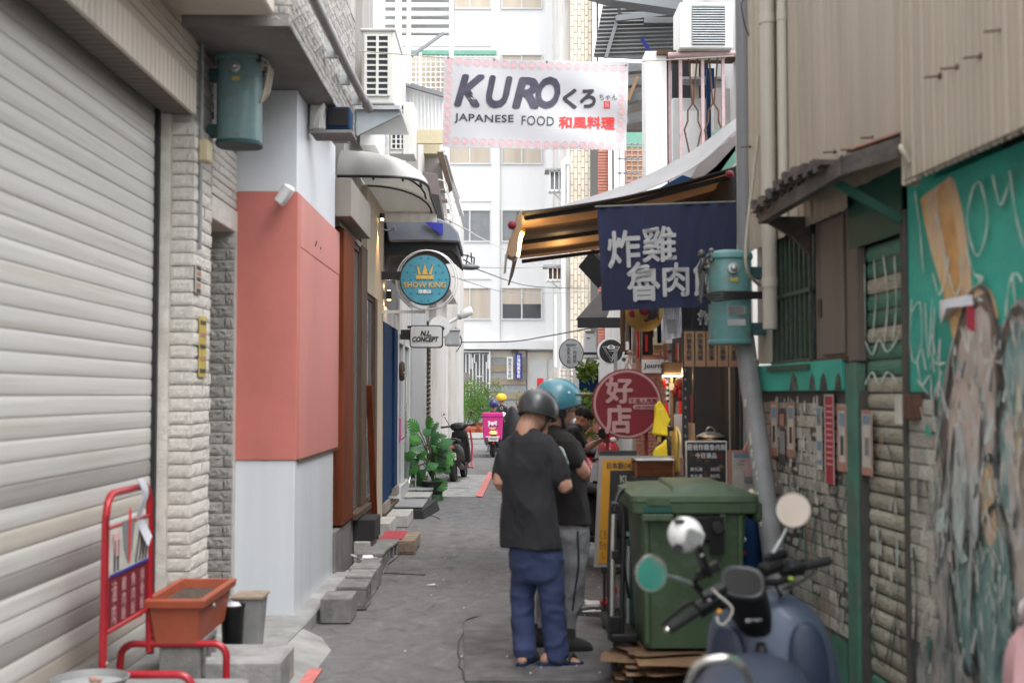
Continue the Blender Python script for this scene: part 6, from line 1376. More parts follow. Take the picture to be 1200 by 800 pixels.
text('莊爸炸雞魯肉飯',P(828,523.7,Y-.009),'banner',mb,w=45*Y/F,h=6.6*Y/F,bold=.03);text('今日湯品',P(827,533.5,Y-.009),'banner',mb,w=25*Y/F,h=6.2*Y/F,bold=.03)
for k,s_ in enumerate(('貢丸湯','魚丸湯')):
 text(s_,P(816,549.5+8*k,Y-.009),'banner',mb,w=14*Y/F,h=4.2*Y/F,bold=.02);text('30元',P(838,549.5+8*k,Y-.009),'banner',mb,w=11*Y/F,h=4.2*Y/F,bold=.02)
pb=thing('notice_poster','salmon-bordered poster with grey centre leaning beside the menu board','poster',P(868,570,8.5))
part('sheet',FB(853,527.5,884,600,8.5,.015),'paper_orange',pb);part('centre',FB(858,531,884,600,8.495,.005),'paper',pb);part('title',FB(860,531,884,536,8.49,.005),'paper_blue',pb)
text('招牌炸雞飯',P(873,540,8.487),'paper_dark',pb,w=.08,h=.014);text('香酥排骨',P(872,544,8.487),'wicker2',pb,w=.10,h=.014);part('photo',FB(872,552,884,566,8.489,.004),'pipe_grey',pb)
solo('torn_note',FB(873,538,884,558,8.3,.004),'ink_pink','torn pinkish note hanging beside the leaning pipe','note')
solo('orange_bag',B().prism([(0,0),(.05,0),(.05,.08),(.03,.06)],P(872,527,8.8),(1,0,0),(0,0,1),(0,1,0),.05),'paper_orange','bit of orange bag behind the notice poster','bag')
strips=['炸雞魯肉飯','炸魚魯肉飯','酸飯加香','三角骨','炸雞腿'];prices=['90','110','50','15','90']
Y=8.9
for k in range(5):
 x0=801.5+k*13.2;t=thing('price_strip','cardboard price strip reading %s %s, %s in the row'%(strips[k],prices[k],('first','second','third','fourth','last')[k]),'price strip',P(x0+6,429,Y),0,'hanging price strips of the food stall')
 part('card',FB(x0,388,x0+12,429.5,Y,.006),'kraft',t)
 n=len(strips[k]);top=390.5+(5-n)*6.5
 text('\n'.join(strips[k]),P(x0+6,(top+422)/2,Y-.003),'ink_plain',t,w=6.2*Y/F,h=(422-top)*Y/F,bold=.02)
 text(prices[k],P(x0+6,425.8,Y-.003),'paper_orange',t,w=(7.5 if len(prices[k])<3 else 10.5)*Y/F,h=5.2*Y/F,bold=.04)
def cloth(name,label,cat,px0,py0,px1,py1,Y,m,chars,folds=.02,cm='noren_ink',skew=(0,0)):
 t=thing(name,label,cat,P((px0+px1)/2,py1,Y))
 def f(a,c,off=0):
  p=P(px0+(px1-px0)*a+skew[0]*c*(1-a),py0+(py1-py0)*c+skew[1]*(a),Y)
  return p+V((0,folds*(math.sin(a*21)*.5+math.sin(a*9+1))*(.25+c*.75)+.006*math.sin(a*50+c*6)-off,0))
 b=B();b.grid(lambda a,c:f(a,c),70,14);part('cloth',b,m,t,smooth=70,solid=.004)
 for(s_,cx,cy,w_,h_)in chars:
  k_=F/Y
  def warp(q,cx=cx,cy=cy):
   px,py=cx+q.x*k_,cy-q.z*k_
   a=(px-px0)/(px1-px0);c=(py-py0)/(py1-py0);return f(a,c,.006+(0 if q.y>0 else.001))
  text(s_,(0,0,0),cm,t,w=w_/k_,h=h_/k_,bold=.024,warp=warp)
 return t,f
t,f=cloth('noren','big navy noren curtain with white calligraphy under the brown awning','noren curtain',700,243,862,364,8.75,'noren',[('炸',729,293,37,42),('雞',771,289,39,40),('魯',751,332,38,44),('肉',790,331,31,38),('飯',829,331,34,40)],.018,skew=(6,-6))
part('rod',B().tube([P(697,243,8.76),P(866,237,8.76)],.012,8),'black',t)
t,f=cloth('noren','small dark noren behind the big one next to the transformer bottom','noren curtain',797,340,850,390,9.25,'black_canvas',[('魯',824,372,14,17)],.01,'noren_ink')
t,f=cloth('plastic_sheet','clear plastic sleeve sheet hanging beside the paper lantern','plastic sheet',777,350,798,399,9.0,'plastic_clear',[],.008,skew=(0,-4))
part('grey_print',FB(782,374,793,390,8.96,.002),'pipe_grey',t)
Y=9.3;c=P(755,364,Y);R0=22.5*Y/F
la=thing('paper_lantern','round ochre paper lantern with red and black print hanging under the noren','lantern',c)
b=B();n=26;b.lathe([(max(.03,R0*math.sin(math.pi*(i+1)/(n+2))**.8*(1+.012*(i%2))),-R0*1.08*math.cos(math.pi*(i+1)/(n+2)))for i in range(n+1)],c,30)
part('paper',b,'lantern',la,smooth=50)
part('cap',B().lathe([(.05,0),(.06,0),(.06,.03),(.05,.03)],c+V((0,0,R0)),16),'black',la)
text('屋',c+V((.055,-R0*.90,-.02)),'ink_plain',la,w=.09,h=.12,bold=.05,warp=lambda q:V((q.x,c.y-math.sqrt(max(.001,R0**2-(q.x-c.x)**2-(q.z-c.z)**2*.9))-.008,q.z)))
for(dx,dz,s_)in((-.10,-.03,.035),(-.02,-.01,.04),(.0,-.08,.02)):
 q=V((c.x+dx,0,c.z+dz));q.y=c.y-math.sqrt(max(.001,R0**2-dx**2-dz**2*.9))-.004
 part('red_print',B().ball(q,(s_,.006,s_*.9),10),'sign_red',la)
hp=thing('pennants','cluster of dark, red and grey cloth strips hanging left of the sleeve sheet','pennant',P(742,400,10))
for k,(x0,x1,y1,m_)in enumerate(((727,733,412,'wood_brown'),(733,737,400,'pole'),(737,740,418,'black'),(741,746,425,'pipe_grey'),(746.5,749,420,'ink_red'),(749.5,752,424,'pole'),(752.5,765,416,'black_canvas'),(770,775,402,'navy_paint'),(763,766,395,'wood_brown'))):
 b=B();b.grid(lambda a,c:P(x0+(x1-x0)*a,352+(y1-352)*c,10+k*.06)+V((0,.01*math.sin(a*6+c*5),0)),4,6);part('strip',b,m_,hp,solid=.004,smooth=60)
part('red_print',FB(756,392,759,412,9.95+.36,.003),'ink_red',hp)
ob=thing('orange_brick_wall','orange brick shop wall with a warm lit window behind the red round sign','wall',P(765,560,14))
part('core',FB(745,395,782,640,13.6,.4),'plaster_beige',ob)
obm=mk_mesh('brick',B().box(-.5,.5,-.5,.5,-.5,.5));obm.materials.append(M['orange_brick'])
for r_ in range(42):
 for k in range(4):
  x0=745+k*9.6-(4.8 if r_%2 else 0);a,e=P(max(745,x0),405+r_*4.0,13.6),P(min(781,x0+9),408.3+r_*4.0,13.6)
  if e.x>a.x:place(obm,'brick',ob,((a.x+e.x)/2,13.59,(a.z+e.z)/2),None,(e.x-a.x,.04,a.z-e.z))
part('lit_shade',FB(766,388,781,404,13.2,.2),'cream',ob)
part('shade_base',FB(767,404,779,410,13.25,.15),'kraft',ob)
jo=thing('wall_board','small cream board reading journe on the orange brick','sign',P(764,440,13.3));part('frame',FB(746,417,782,441,13.35,.03),'orange_brick',jo);part('face',FB(752,421,782,437,13.33,.02),'white',jo);text('Journé',P(767,429,13.325),'ink_plain',jo,w=25*13.3/F,h=7*13.3/F,bold=.02)
ds=thing('ornament_rack','rack of hanging red lucky ornaments with a warm lit strip beside the stall post','rack',P(788,450,9.8))
part('fringe_shelf',FB(777.5,424,800,438,9.7,.15),'wood_brown',ds,bev=.01);part('lit_strip',FB(777,439.5,800,441,9.68,.05),'bulb',ds)
part('post',FB(786,441,789,520,9.75,.04),'kraft',ds);part('clip',FB(784.5,449,790,457,9.7,.03),'white',ds)
rnd=random.Random(8)
for k in range(12):part('strip',FB(778+k*1.8,402,779.3+k*1.8,425+rnd.uniform(-3,3),9.75+.01*(k%3),.02),rnd.choice(('black','paper_red','pipe_grey','wood_brown','black')),ds)
for(x,y,rx,ry,m_)in((779,449,3,5,'ink_red'),(776,444,2,4,'paper_orange'),(796,450,5,7,'sign_red'),(791,459,3,6,'sign_red'),(797,463,4,8,'sign_red'),(795,446,4,4,'wood_brown')):
 part('ornament',B().ball(P(x,y,9.7),(rx*.007,.02,ry*.007),10),m_,ds,smooth=60)
for(x,y0,y1,m_)in((797,468,485,'ink_red'),(781,470,487,'ink_red'),(794,470,500,'pole')):part('tassel',B().tube([P(x,y0,9.7),P(x,y0+3,9.7),P(x,y1,9.7)],[.006,.014,.024],8),m_,ds)
for k in range(8):part('bead',FB(780.6+(k%2)*1.2,446+k*3.2,783+(k%2)*1.2,449+k*3.2,9.66,.02),'black' if k%2 else 'white',ds)
part('green_bit',B().ball(P(786,492,9.9),(.03,.02,.05),8),'leaf',ds);part('glass_front',FB(790,485,800,540,9.6,.02),'plastic_clear',ds);part('dark_jar',FB(781,500,789,540,9.65,.06),'black',ds)
for k in range(5):part('gold_rim',FB(785+k*.6,505+k*7,790+k*.6,511+k*7,9.3,.02),'gold',ds)
lamp(P(790,436,9.4),1.2,.03)
tb2=thing('side_table','low black side table carrying the basket beside the yellow board','table',P(765,600,8.4))
part('top',B().box(P(738,0,8.2).x,P(800,0,8.2).x,8.1,8.7,P(0,559,8.2).z-.03,P(0,559,8.2).z),'black',tb2)
for dx in(.02,.33):part('leg',B().box(P(738,0,8.2).x+dx,P(738,0,8.2).x+dx+.03,8.12,8.15,0,P(0,559,8.2).z-.03),'black',tb2)
bk2=thing('wicker_basket','reddish woven wicker basket with metal rim behind the green bin lid','basket',P(764,558,8.2))
z0,z1=P(0,558.5,8.2).z,P(0,540,8.2).z;xa,xb=P(743,0,8.2).x,P(786,0,8.2).x
rows=9
for r_ in range(rows):
 b=B();z=z0+(z1-z0)*(r_+.5)/rows;pts=[]
 for i in range(41):
  t_=i/40;pts.append(V((xa+(xb-xa)*t_,8.2+.008*(1 if(i+r_)%2 else-1),z)))
 b.tube(pts,(z1-z0)/rows*.55,5);part('weave',b,'wicker',bk2,smooth=60)
part('back',B().box(xa,xb,8.215,8.45,z0,z1-.02),'wicker2',bk2);part('rim',B().box(xa-.006,xb+.006,8.18,8.46,z1-.002,z1+.012),'steel',bk2,bev=.004)
gl=thing('golden_ornament','golden glass ornament standing between basket and menu board','ornament',P(793,556,8.3))
part('body',B().lathe([(.02,0),(.025,.01),(.02,.1),(.034,.18),(.03,.26),(.012,.31),(.004,.32)],P(793,553,8.35),14),'gold',gl,smooth=60)
part('case',FB(785,536,801,558,8.4,.1),'paper_orange',gl)
part('amber_bulb',B().ball(P(791,510,8.5),(.015,.015,.03),8),'bulb',gl)
yc=thing('yellow_raincoat','small bright yellow vinyl raincoat hanging at the right edge of the red sign','raincoat',P(773,510,8.7))
q=[(767.5,475),(773,469),(778,476),(783,486),(786,492),(782,500),(783,511),(764,509),(767,490)]
part('coat',B().prism([(P(x,y,8.7).x,P(x,y,8.7).z)for x,y in q],(0,8.7,0),(1,0,0),(0,0,1),(0,1,0),.045),'raincoat',yc,bev=.01,seg=2)
part('flap',B().prism([(P(x,y,8.69).x,P(x,y,8.69).z)for x,y in((769,478),(777,479),(776,509),(764.5,507))],(0,8.685,0),(1,0,0),(0,0,1),(0,1,0),.012),'raincoat',yc,bev=.003)
part('charm',FB(770,511,775,518,8.7,.01),'kraft',yc)
yc2=thing('yellow_raincoat','lower crumpled yellow vinyl pouch above the basket','raincoat',P(773,540,8.6))
q=[(776,520),(781,514),(783,540),(768,541),(765,534),(768,525)]
part('pouch',B().prism([(P(x,y,8.6).x,P(x,y,8.6).z)for x,y in q],(0,8.6,0),(1,0,0),(0,0,1),(0,1,0),.05),'raincoat',yc2,bev=.012,seg=2)
part('strap',FB(782,512,787,541,8.65,.02),'black',yc2)
Y=8.85;c=P(735,473,Y);r=41*Y/F
rsn=thing('round_stand_sign','large round crimson sign with big faded 好店 characters on two posts','sign',V((c.x,Y,0)))
disc(rsn,'rim',c,r,.05,'sign_red',56);disc(rsn,'border',c+V((0,-.003,0)),r*.965,.003,'sign_pink',56);disc(rsn,'face',c+V((0,-.006,0)),r*.90,.003,'sign_red',56)
text('好',P(725.5,457,Y-.012),'sign_pink',rsn,w=30*Y/F,h=29*Y/F,bold=.034);text('店',P(724.5,491,Y-.012),'sign_pink',rsn,w=29*Y/F,h=32*Y/F,bold=.034)
part('strip',FB(737,466,771,472.5,Y-.009,.002),'sign_pink',rsn);text('千里人推薦',P(754,469.3,Y-.012),'sign_red',rsn,w=32*Y/F,h=5*Y/F,bold=.02)
part('strip',B().prism(rrect(30*Y/F,5.6*Y/F,.015),P(757,476.6,Y-.009),(1,0,0),(0,0,1),(0,1,0),.002),'sign_pink',rsn);text('主辦 行政院商業',P(757,476.7,Y-.012),'sign_red',rsn,w=26*Y/F,h=3.2*Y/F,bold=.02)
for x in(711,756):part('post',B().box(P(x,0,Y).x-.012,P(x,0,Y).x+.012,Y+.05,Y+.075,0.01,P(0,490,Y).z),'sign_red',rsn)
part('base',B().box(P(705,0,Y).x,P(765,0,Y).x,Y+.02,Y+.12,0.0,.012),'sign_red',rsn)
Y=8.87;fg=thing('figurine','tiny orange-brown jointed figurine perched on top of the red round sign','figurine',P(736,433,Y))
b=B()
for pts,rr_ in(([(736,434),(735,427),(738,421),(739,416)],[.004,.005,.012,.008]),([(730,438),(733,430),(736,424)],[.005,.004,.006]),([(741,438),(741,430),(738,424)],[.005,.004,.006]),([(738,417),(733,420),(731,424)],[.005,.004,.004]),([(739,417),(743,419),(745,417)],[.005,.004,.004])):
 b.tube([P(x,y,Y)for x,y in pts],rr_,7)
b.ball(P(738,413.5,Y),(.017,.017,.018),10);b.lathe([(.001,.02),(.012,.02),(.015,.005),(.03,.003),(.03,.0),(.001,.0)],P(738,413,Y),12)
part('body',b,'paper_orange',fg,smooth=60);part('bag',B().ball(P(731,421,Y),(.018,.014,.016),8),'wood_brown',fg,smooth=60)
Y=8.45;yb_=thing('standing_board','amber and black standing board with Japanese writing left of the green bin','sign board',P(740,662,Y))
def sk(x,y):return x+(y-534)*-.045
def quad3(pts,Y,d,m_,nm,par):
 q=[P(sk(x,y),y,Y)for x,y in pts];return part(nm,B().prism([(p.x,p.z)for p in q],(0,Y,0),(1,0,0),(0,0,1),(0,1,0),d),m_,par)
quad3([(702,534),(800,534),(800,664),(702,664)],Y,.04,'board_grey','frame',yb_);quad3([(706.5,538.5),(797,538.5),(797,660),(706.5,660)],Y-.004,.004,'board_yellow','face',yb_)
quad3([(716,551),(797,551),(797,660),(717,660)],Y-.007,.003,'black','black_panel',yb_)
text('日本語OK',P(726,545,Y-.008),'ink_plain',yb_,w=29*Y/F,h=7.5*Y/F,bold=.02);text('KURO',P(739,561,Y-.010),'board_grey',yb_,w=24*Y/F,h=8*Y/F,bold=.04)
text('くろ\nちゃ\nん',P(706.5,638,Y-.008),'ink_plain',yb_,w=8*Y/F,h=34*Y/F,bold=.0)
part('top_bar',FB(703,528,746,534,Y+.02,.05),'black',yb_);part('paper_edge',FB(744,535,762,539,Y-.03,.02),'pole',yb_)
ca=thing('wheeled_base','small black wheeled trolley with red and teal bits under the standing board','trolley',G(722,700))
z=P(0,664,Y).z
part('tray',B().box(P(702,0,Y).x,P(770,0,Y).x,Y-.03,Y+.35,z-.045,z-.004),'black',ca)
part('tray',B().box(P(703,0,Y).x,P(770,0,Y).x,Y-.03,Y+.35,.12,.16),'black',ca)
for x in(704,738):part('leg',B().box(P(x,0,Y).x,P(x,0,Y).x+.02,Y-.02,Y,.1,z-.045),'black',ca)
for x in(706,740):part('wheel',B().lathe([(.01,-.012),(.04,-.012),(.04,.012),(.01,.012)],(P(x,0,Y).x,Y,.045),14,'x'),'black_rubber',ca,smooth=40)
part('red_toy',B().ball((P(710,0,Y).x,Y+.02,.19),(.06,.05,.035),10),'red_gloss',ca,smooth=60);part('teal_cup',B().cyl((P(716,0,Y).x,Y-.01,.16),(P(716,0,Y).x,Y-.01,.26),.022),'helmet_teal',ca);part('red_post',B().cyl((P(719,0,Y).x,Y,.16),(P(719,0,Y).x,Y,.3),.012),'red_gloss',ca)
part('white_plate',B().box(P(686,0,Y).x,P(714,0,Y).x,Y+.1,Y+.25,.15,.165),'white',ca)
an=thing('stall_awning','brown striped retractable stall awning slanting down over the alley with a lit bulb','awning',P(735,250,10))
NL,NR=P(611,248,9.3),P(868,193,9.3);FLp,FR=P(609,303,12.0),P(868,196,12.0);FR.z=NR.z-.05;FR=V((NR.x+.4,12.0,NR.z-.05))
ms=['black_canvas','awning_tan','awning_brown','awning_grey','awning_tan','awning_brown','awning_tan']
fr_=[0,.07,.27,.4,.66,.76,.88,1.0]
for k in range(7):
 f0,f1=fr_[k],fr_[k+1]
 b=B();b.grid(lambda a,c:NL.lerp(FLp,f0+(f1-f0)*c).lerp(NR.lerp(FR,f0+(f1-f0)*c),a)+V((0,0,-.05*math.sin(a*math.pi)+.012*math.sin((f0+(f1-f0)*c)*40))),16,8)
 part('stripe',b,ms[k],an,smooth=60,solid=.008)
for f0 in(.03,.5,.97):part('arm',B().tube([NL.lerp(FLp,f0)+V((.02,0,-.04)),(NL.lerp(FLp,f0)+NR.lerp(FR,f0))/2+V((0,0,-.1)),NR.lerp(FR,f0)+V((0,0,-.06))],.02,7),'black',an)
b=B();b.grid(lambda a,c:NL.lerp(FLp,a)+V((-.06*c+.03*math.sin(a*12)-.03,0,-.30*c*(.8+.2*math.sin(a*9)))),24,5);part('front_valance',b,'awning_brown',an,smooth=70,solid=.006)
q=[(611,247),(605,254),(602,270),(596,283),(593,298),(600,303),(606,300),(608,280),(612,262)]
part('folded_corner',B().prism([(P(x,y,9.25).x,P(x,y,9.25).z)for x,y in q],(0,9.22,0),(1,0,0),(0,0,1),(0,1,0),.05),'awning_tan',an,bev=.008)
part('rosette',B().ball(P(600,264,9.15),(.035,.03,.035),8),'sign_red',an,smooth=60)
part('rosette',B().ball(P(855,204,9.1),(.035,.03,.03),8),'sign_red',an,smooth=60)
part('loose_strip',B().prism([(P(x,y,9.2).x,P(x,y,9.2).z)for x,y in((592,298),(595,298),(593,320),(590,321))],(0,9.2,0),(1,0,0),(0,0,1),(0,1,0),.004),'awning_grey',an)
part('loose_strip',B().prism([(P(x,y,9.2).x,P(x,y,9.2).z)for x,y in((594,296),(608,300),(604,305),(597,304))],(0,9.25,0),(1,0,0),(0,0,1),(0,1,0),.004),'awning_grey',an)
bu=thing('awning_bulb','lit warm tube bulb dangling at the left tip of the brown awning','lamp',P(609,270,9.6))
part('tube',B().tube([P(611,273,9.55),P(609.5,280,9.55),P(607,300,9.55)],[.02,.016,.012],10),'bulb',bu,smooth=60)
part('socket',B().cyl(P(604,269,9.6),P(615,272,9.6),.02),'gold',bu);lamp(P(612,285,9.75),4.5,.04,(1,.60,.25))
lamp(P(660,300,11.2),2,.08,(1,.62,.28))
tp=thing('grey_tarp','pale grey tarpaulin strip sweeping up to the right above the brown awning','tarp',P(760,200,10))
up_=[(640,247),(690,232),(740,214),(790,190),(825,168),(864,138)];lo_=[(640,248),(690,240),(740,229),(790,209),(825,188),(864,152)]
b=B();U_=smooth_path([P(x,y,9.9)for x,y in up_],6);L2=smooth_path([P(x,y,9.6)for x,y in lo_],6)
n=len(U_);b.v=U_+[(u_+l_)/2+V((0,.06,.0))for u_,l_ in zip(U_,L2)]+L2;b.f=[(i,i+1,n+i+1,n+i)for i in range(n-1)]+[(n+i,n+i+1,2*n+i+1,2*n+i)for i in range(n-1)]
part('sheet',b,'tarp_light',tp,smooth=70,solid=.006)
for pts,m_ in(([(806,215),(820,190),(862,158),(862,176),(845,200),(815,216)],'awning_grey'),([(815,214),(838,196),(862,170),(862,190),(845,208)],'mint_sheet'),([(833,157),(860,141),(862,147),(846,158)],'mint_sheet'),([(770,222),(800,205),(820,212),(800,226)],'navy_paint')):
 q=[P(x,y,10.2)for x,y in pts];part('folded_sheet',B().prism([(p.x,p.z)for p in q],(0,10.2,0),(1,0,0),(0,0,1),(0,1,0),.02),m_,tp)
#  BIN, CARDBOARD, HAND TRUCK
bi=thing('wheelie_bin','big green plastic waste bin standing on flattened cardboard','waste bin',P(808,764,6.85))
Yb0=6.75;k_=Yb0/F
xl,xr=P(748,0,Yb0).x,P(872,0,Yb0).x;zt_=P(0,592,Yb0).z;zb_=P(0,763,Yb0).z
def rr4(x0,x1,y0,y1,z,r=.05):return[V(((x0+x1)/2+a,(y0+y1)/2+c,z))for a,c in rrect(x1-x0,y1-y0,r)]
part('body',B().rings([rr4(xl+.03,xr-.045,Yb0+.06,Yb0+.62,zb_),rr4(xl+.012,xr-.02,Yb0+.02,Yb0+.72,zb_+.5),rr4(xl,xr,Yb0,Yb0+.78,zt_)]),'bin_green',bi,smooth=40)
part('rim',B().rings([rr4(xl-.05,xr+.05,Yb0-.045,Yb0+.82,zt_-.045,.04),rr4(xl-.055,xr+.055,Yb0-.05,Yb0+.82,zt_+.02,.04)]),'bin_green',bi,smooth=40,bev=.006)
zl=zt_+.022
part('lid',B().rings([rr4(xl-.058,xr+.058,Yb0-.055,Yb0+.82,zl,.05),rr4(xl-.055,xr+.055,Yb0-.05,Yb0+.82,zl+.03,.05),rr4(xl+.01,xr-.01,Yb0+.06,Yb0+.76,zl+.055,.06),rr4(xl+.05,xr-.05,Yb0+.12,Yb0+.7,zl+.065,.08)]),'bin_green',bi,smooth=35)
part('lid_ridge',B().rings([rr4(xl+.17,xr-.06,Yb0+.0,Yb0+.7,zl+.03,.03),rr4(xl+.19,xr-.10,Yb0+.06,Yb0+.7,zl+.085,.03)]),'bin_green',bi,smooth=35,bev=.008)
part('lid_recess',B().box(xl+.03,xl+.16,Yb0-.0565,Yb0-.05,zl-.02,zl+.02),'bin_green',bi)
part('handle_slot',B().box(xl+.01,xl+.165,Yb0-.052,Yb0-.0515+.02,zt_-.04,zt_-.0),'teal_shade',bi,bev=.003)
part('lip',B().box(xl-.0,xl+.175,Yb0-.07,Yb0-.052,zt_-.085,zt_-.046),'bin_green',bi,bev=.006)
part('lip',B().box(xl+.005,xl+.17,Yb0-.05,Yb0-.0,zt_-.085,zt_-.046),'bin_green',bi,bev=.004)
for x in(xl+.19,xr-.17):part('rib',B().box(x,x+.035,Yb0-.04,Yb0+.01,zt_-.14,zt_-.046),'bin_green',bi,bev=.004)
part('side_lug',B().box(xr+.04,xr+.09,Yb0+.05,Yb0+.3,zt_-.1,zt_+.01),'bin_green',bi,bev=.012)
for x in(xl+.02,xr-.06):part('edge_rib',B().bar(V((x+.02,Yb0+.04,zb_+.03)),V((x+.012,Yb0-.0,zt_-.05)),.03,.02),'bin_green',bi,bev=.006)
part('lock_plate',B().box(xl+.27,xl+.46,Yb0-.045,Yb0-.0,zt_-.20,zt_-.06),'black_plastic',bi,bev=.01);part('lock_plate',B().box(xl+.38,xl+.46,Yb0-.05,Yb0-.046,zt_-.27,zt_-.06),'black_plastic',bi,bev=.01)
part('lock_knob',B().lathe([(.001,-.04),(.028,-.04),(.034,-.03),(.034,.0),(.001,.0)],(xl+.42,Yb0-.05,zt_-.12),16,'y'),'black_rubber',bi,smooth=50)
solo('ball_finial',B().ball(P(881,577,6.9),.022,10).cyl(P(881,583,6.9),P(881,579,6.9),.03),'cream','small cream ball fitting behind the bin lid corner','fitting',smooth=60)
rnd=random.Random(12)
cbm=[]
for k in range(4):
 b=B();b.grid(lambda a,c:V((a-.5,c-.5,.25*noise.noise(V((a*3+k*5,c*2,0)))+(.2*a*a if k%2 else 0))),10,5)
 me=mk_mesh('cardboard_sheet',b,solid=.35);me.materials.append(M['cardboard']);cbm.append(me)
zc=.012;k=0
while zc<zb_-.022:
 o=bpy.data.objects.new('cardboard_sheet',cbm[k%4]);COL.objects.link(o)
 o.location=(xl+.27+rnd.uniform(-.05,.05),Yb0+.30+rnd.uniform(-.06,.05),zc);o.rotation_euler=(rnd.uniform(-.01,.01),rnd.uniform(-.012,.012),rnd.uniform(-.1,.1));o.scale=(rnd.uniform(.5,.64),rnd.uniform(.55,.75),.016)
 tag(o,'flattened brown cardboard box sheet in the pile under the green bin','cardboard sheet','flattened cardboard sheets under the green bin');ORG[o]=Matrix();LOC[o]=True
 zc+=.0175;k+=1
for(dx,dy,rz,zz,sx)in((.05,-.0,.1,.03,.62),):
 o=bpy.data.objects.new('cardboard_sheet',cbm[1]);COL.objects.link(o);o.location=(xl+.24+dx,Yb0+.1+dy,zz);o.rotation_euler=(.06,-.03,rz);o.scale=(sx,.5,.03)
 tag(o,'flattened brown cardboard box sheet in the pile under the green bin','cardboard sheet','flattened cardboard sheets under the green bin');ORG[o]=Matrix();LOC[o]=True
Y=7.0;ht=thing('hand_truck','black folding platform trolley with silver upright standing left of the green bin','hand truck',G(728,775))
def HP(x,y,dy=0):return P(x,y,Y+dy)
part('silver_upright',B().tube([HP(719,602),HP(718,640),HP(717,730)],.018,10),'chrome',ht,smooth=50);part('silver_upright',B().tube([HP(737,640,.3),HP(736,740,.3)],.012,8),'steel',ht,smooth=50)
part('handle',B().tube(smooth_path([HP(715,742),HP(714,680),HP(716,600),HP(719,590),HP(727,594),HP(731,610),HP(729,690),HP(728,750)],5),.014,8),'black',ht,smooth=60)
part('handle',B().tube(smooth_path([HP(719,600,.05),HP(724,580,.1),HP(732,574,.15),HP(740,580,.2),HP(741,600,.3)],5),.014,8),'black',ht,smooth=60)
part('brace',B().tube([HP(717,625),HP(736,630,.1)],.01,6).tube([HP(717,672),HP(730,668,.1)],.01,6).tube([HP(722,608),HP(737,700,.2)],.01,6),'black',ht)
part('clamp',B().box(HP(714,0).x,HP(722,0).x,Y-.03,Y+.03,HP(0,655).z,HP(0,645).z),'black_plastic',ht,bev=.004);part('clamp',B().box(HP(712,0).x,HP(724,0).x,Y-.03,Y+.04,HP(0,742).z,HP(0,722).z),'black_plastic',ht,bev=.006)
part('platform',B().box(HP(712,0).x,HP(744,0).x,Y-.05,Y+.7,HP(0,752).z,HP(0,742).z),'black_plastic',ht,bev=.01)
part('foot_lever',B().bar(HP(713,745),HP(745,760),.05,.03),'black',ht)
for(x,y,dy)in((720,757,.02),(738,770,-.25),(722,750,.6)):
 q=HP(x,y,dy);q.z=.062;part('wheel',B().lathe([(.008,-.016),(.05,-.016),(.06,-.012),(.06,.012),(.05,.016),(.008,.016)],q,18,'x'),'black_rubber',ht,smooth=40)
solo('green_crate',B().box(HP(733,0,.5).x,HP(748,0,.5).x,Y+.5,Y+.9,.22,.75),'teal_dark','dark green plastic crate stack squeezed behind the hand truck','crate',bev=.006)
gm=thing('gas_bottle','dark upright cylinder with red marks between the bin and the leaning pipe','gas bottle',P(880,700,7.5));q=P(879,700,7.5)
part('body',B().lathe([(.09,.01-q.z+q.z),(.1,.05),(.1,.75),(.06,.86),(.03,.9)],(q.x,7.5,0),18),'navy_paint',gm,smooth=50)
for(y,m_)in((632,'white'),(648,'red_gloss'),(668,'red_gloss')):part('mark',B().ball(P(873,y,7.40),(.01,.006,.018),6),m_,gm)
solo('wet_puddle',B().prism([(a*.3,c*.18)for a,c in[(math.cos(t)*(1+.2*math.sin(3*t)),math.sin(t)*(1+.25*math.cos(5*t)))for t in[i*.35 for i in range(18)]]],G(690,717,.013),(1,0,0),(0,1,0),(0,0,1),.002),mat('water_film',(.06,.062,.065),.12,.1,5,.1,30),'thin wet puddle on the asphalt left of the hand truck','puddle',kind='stuff')
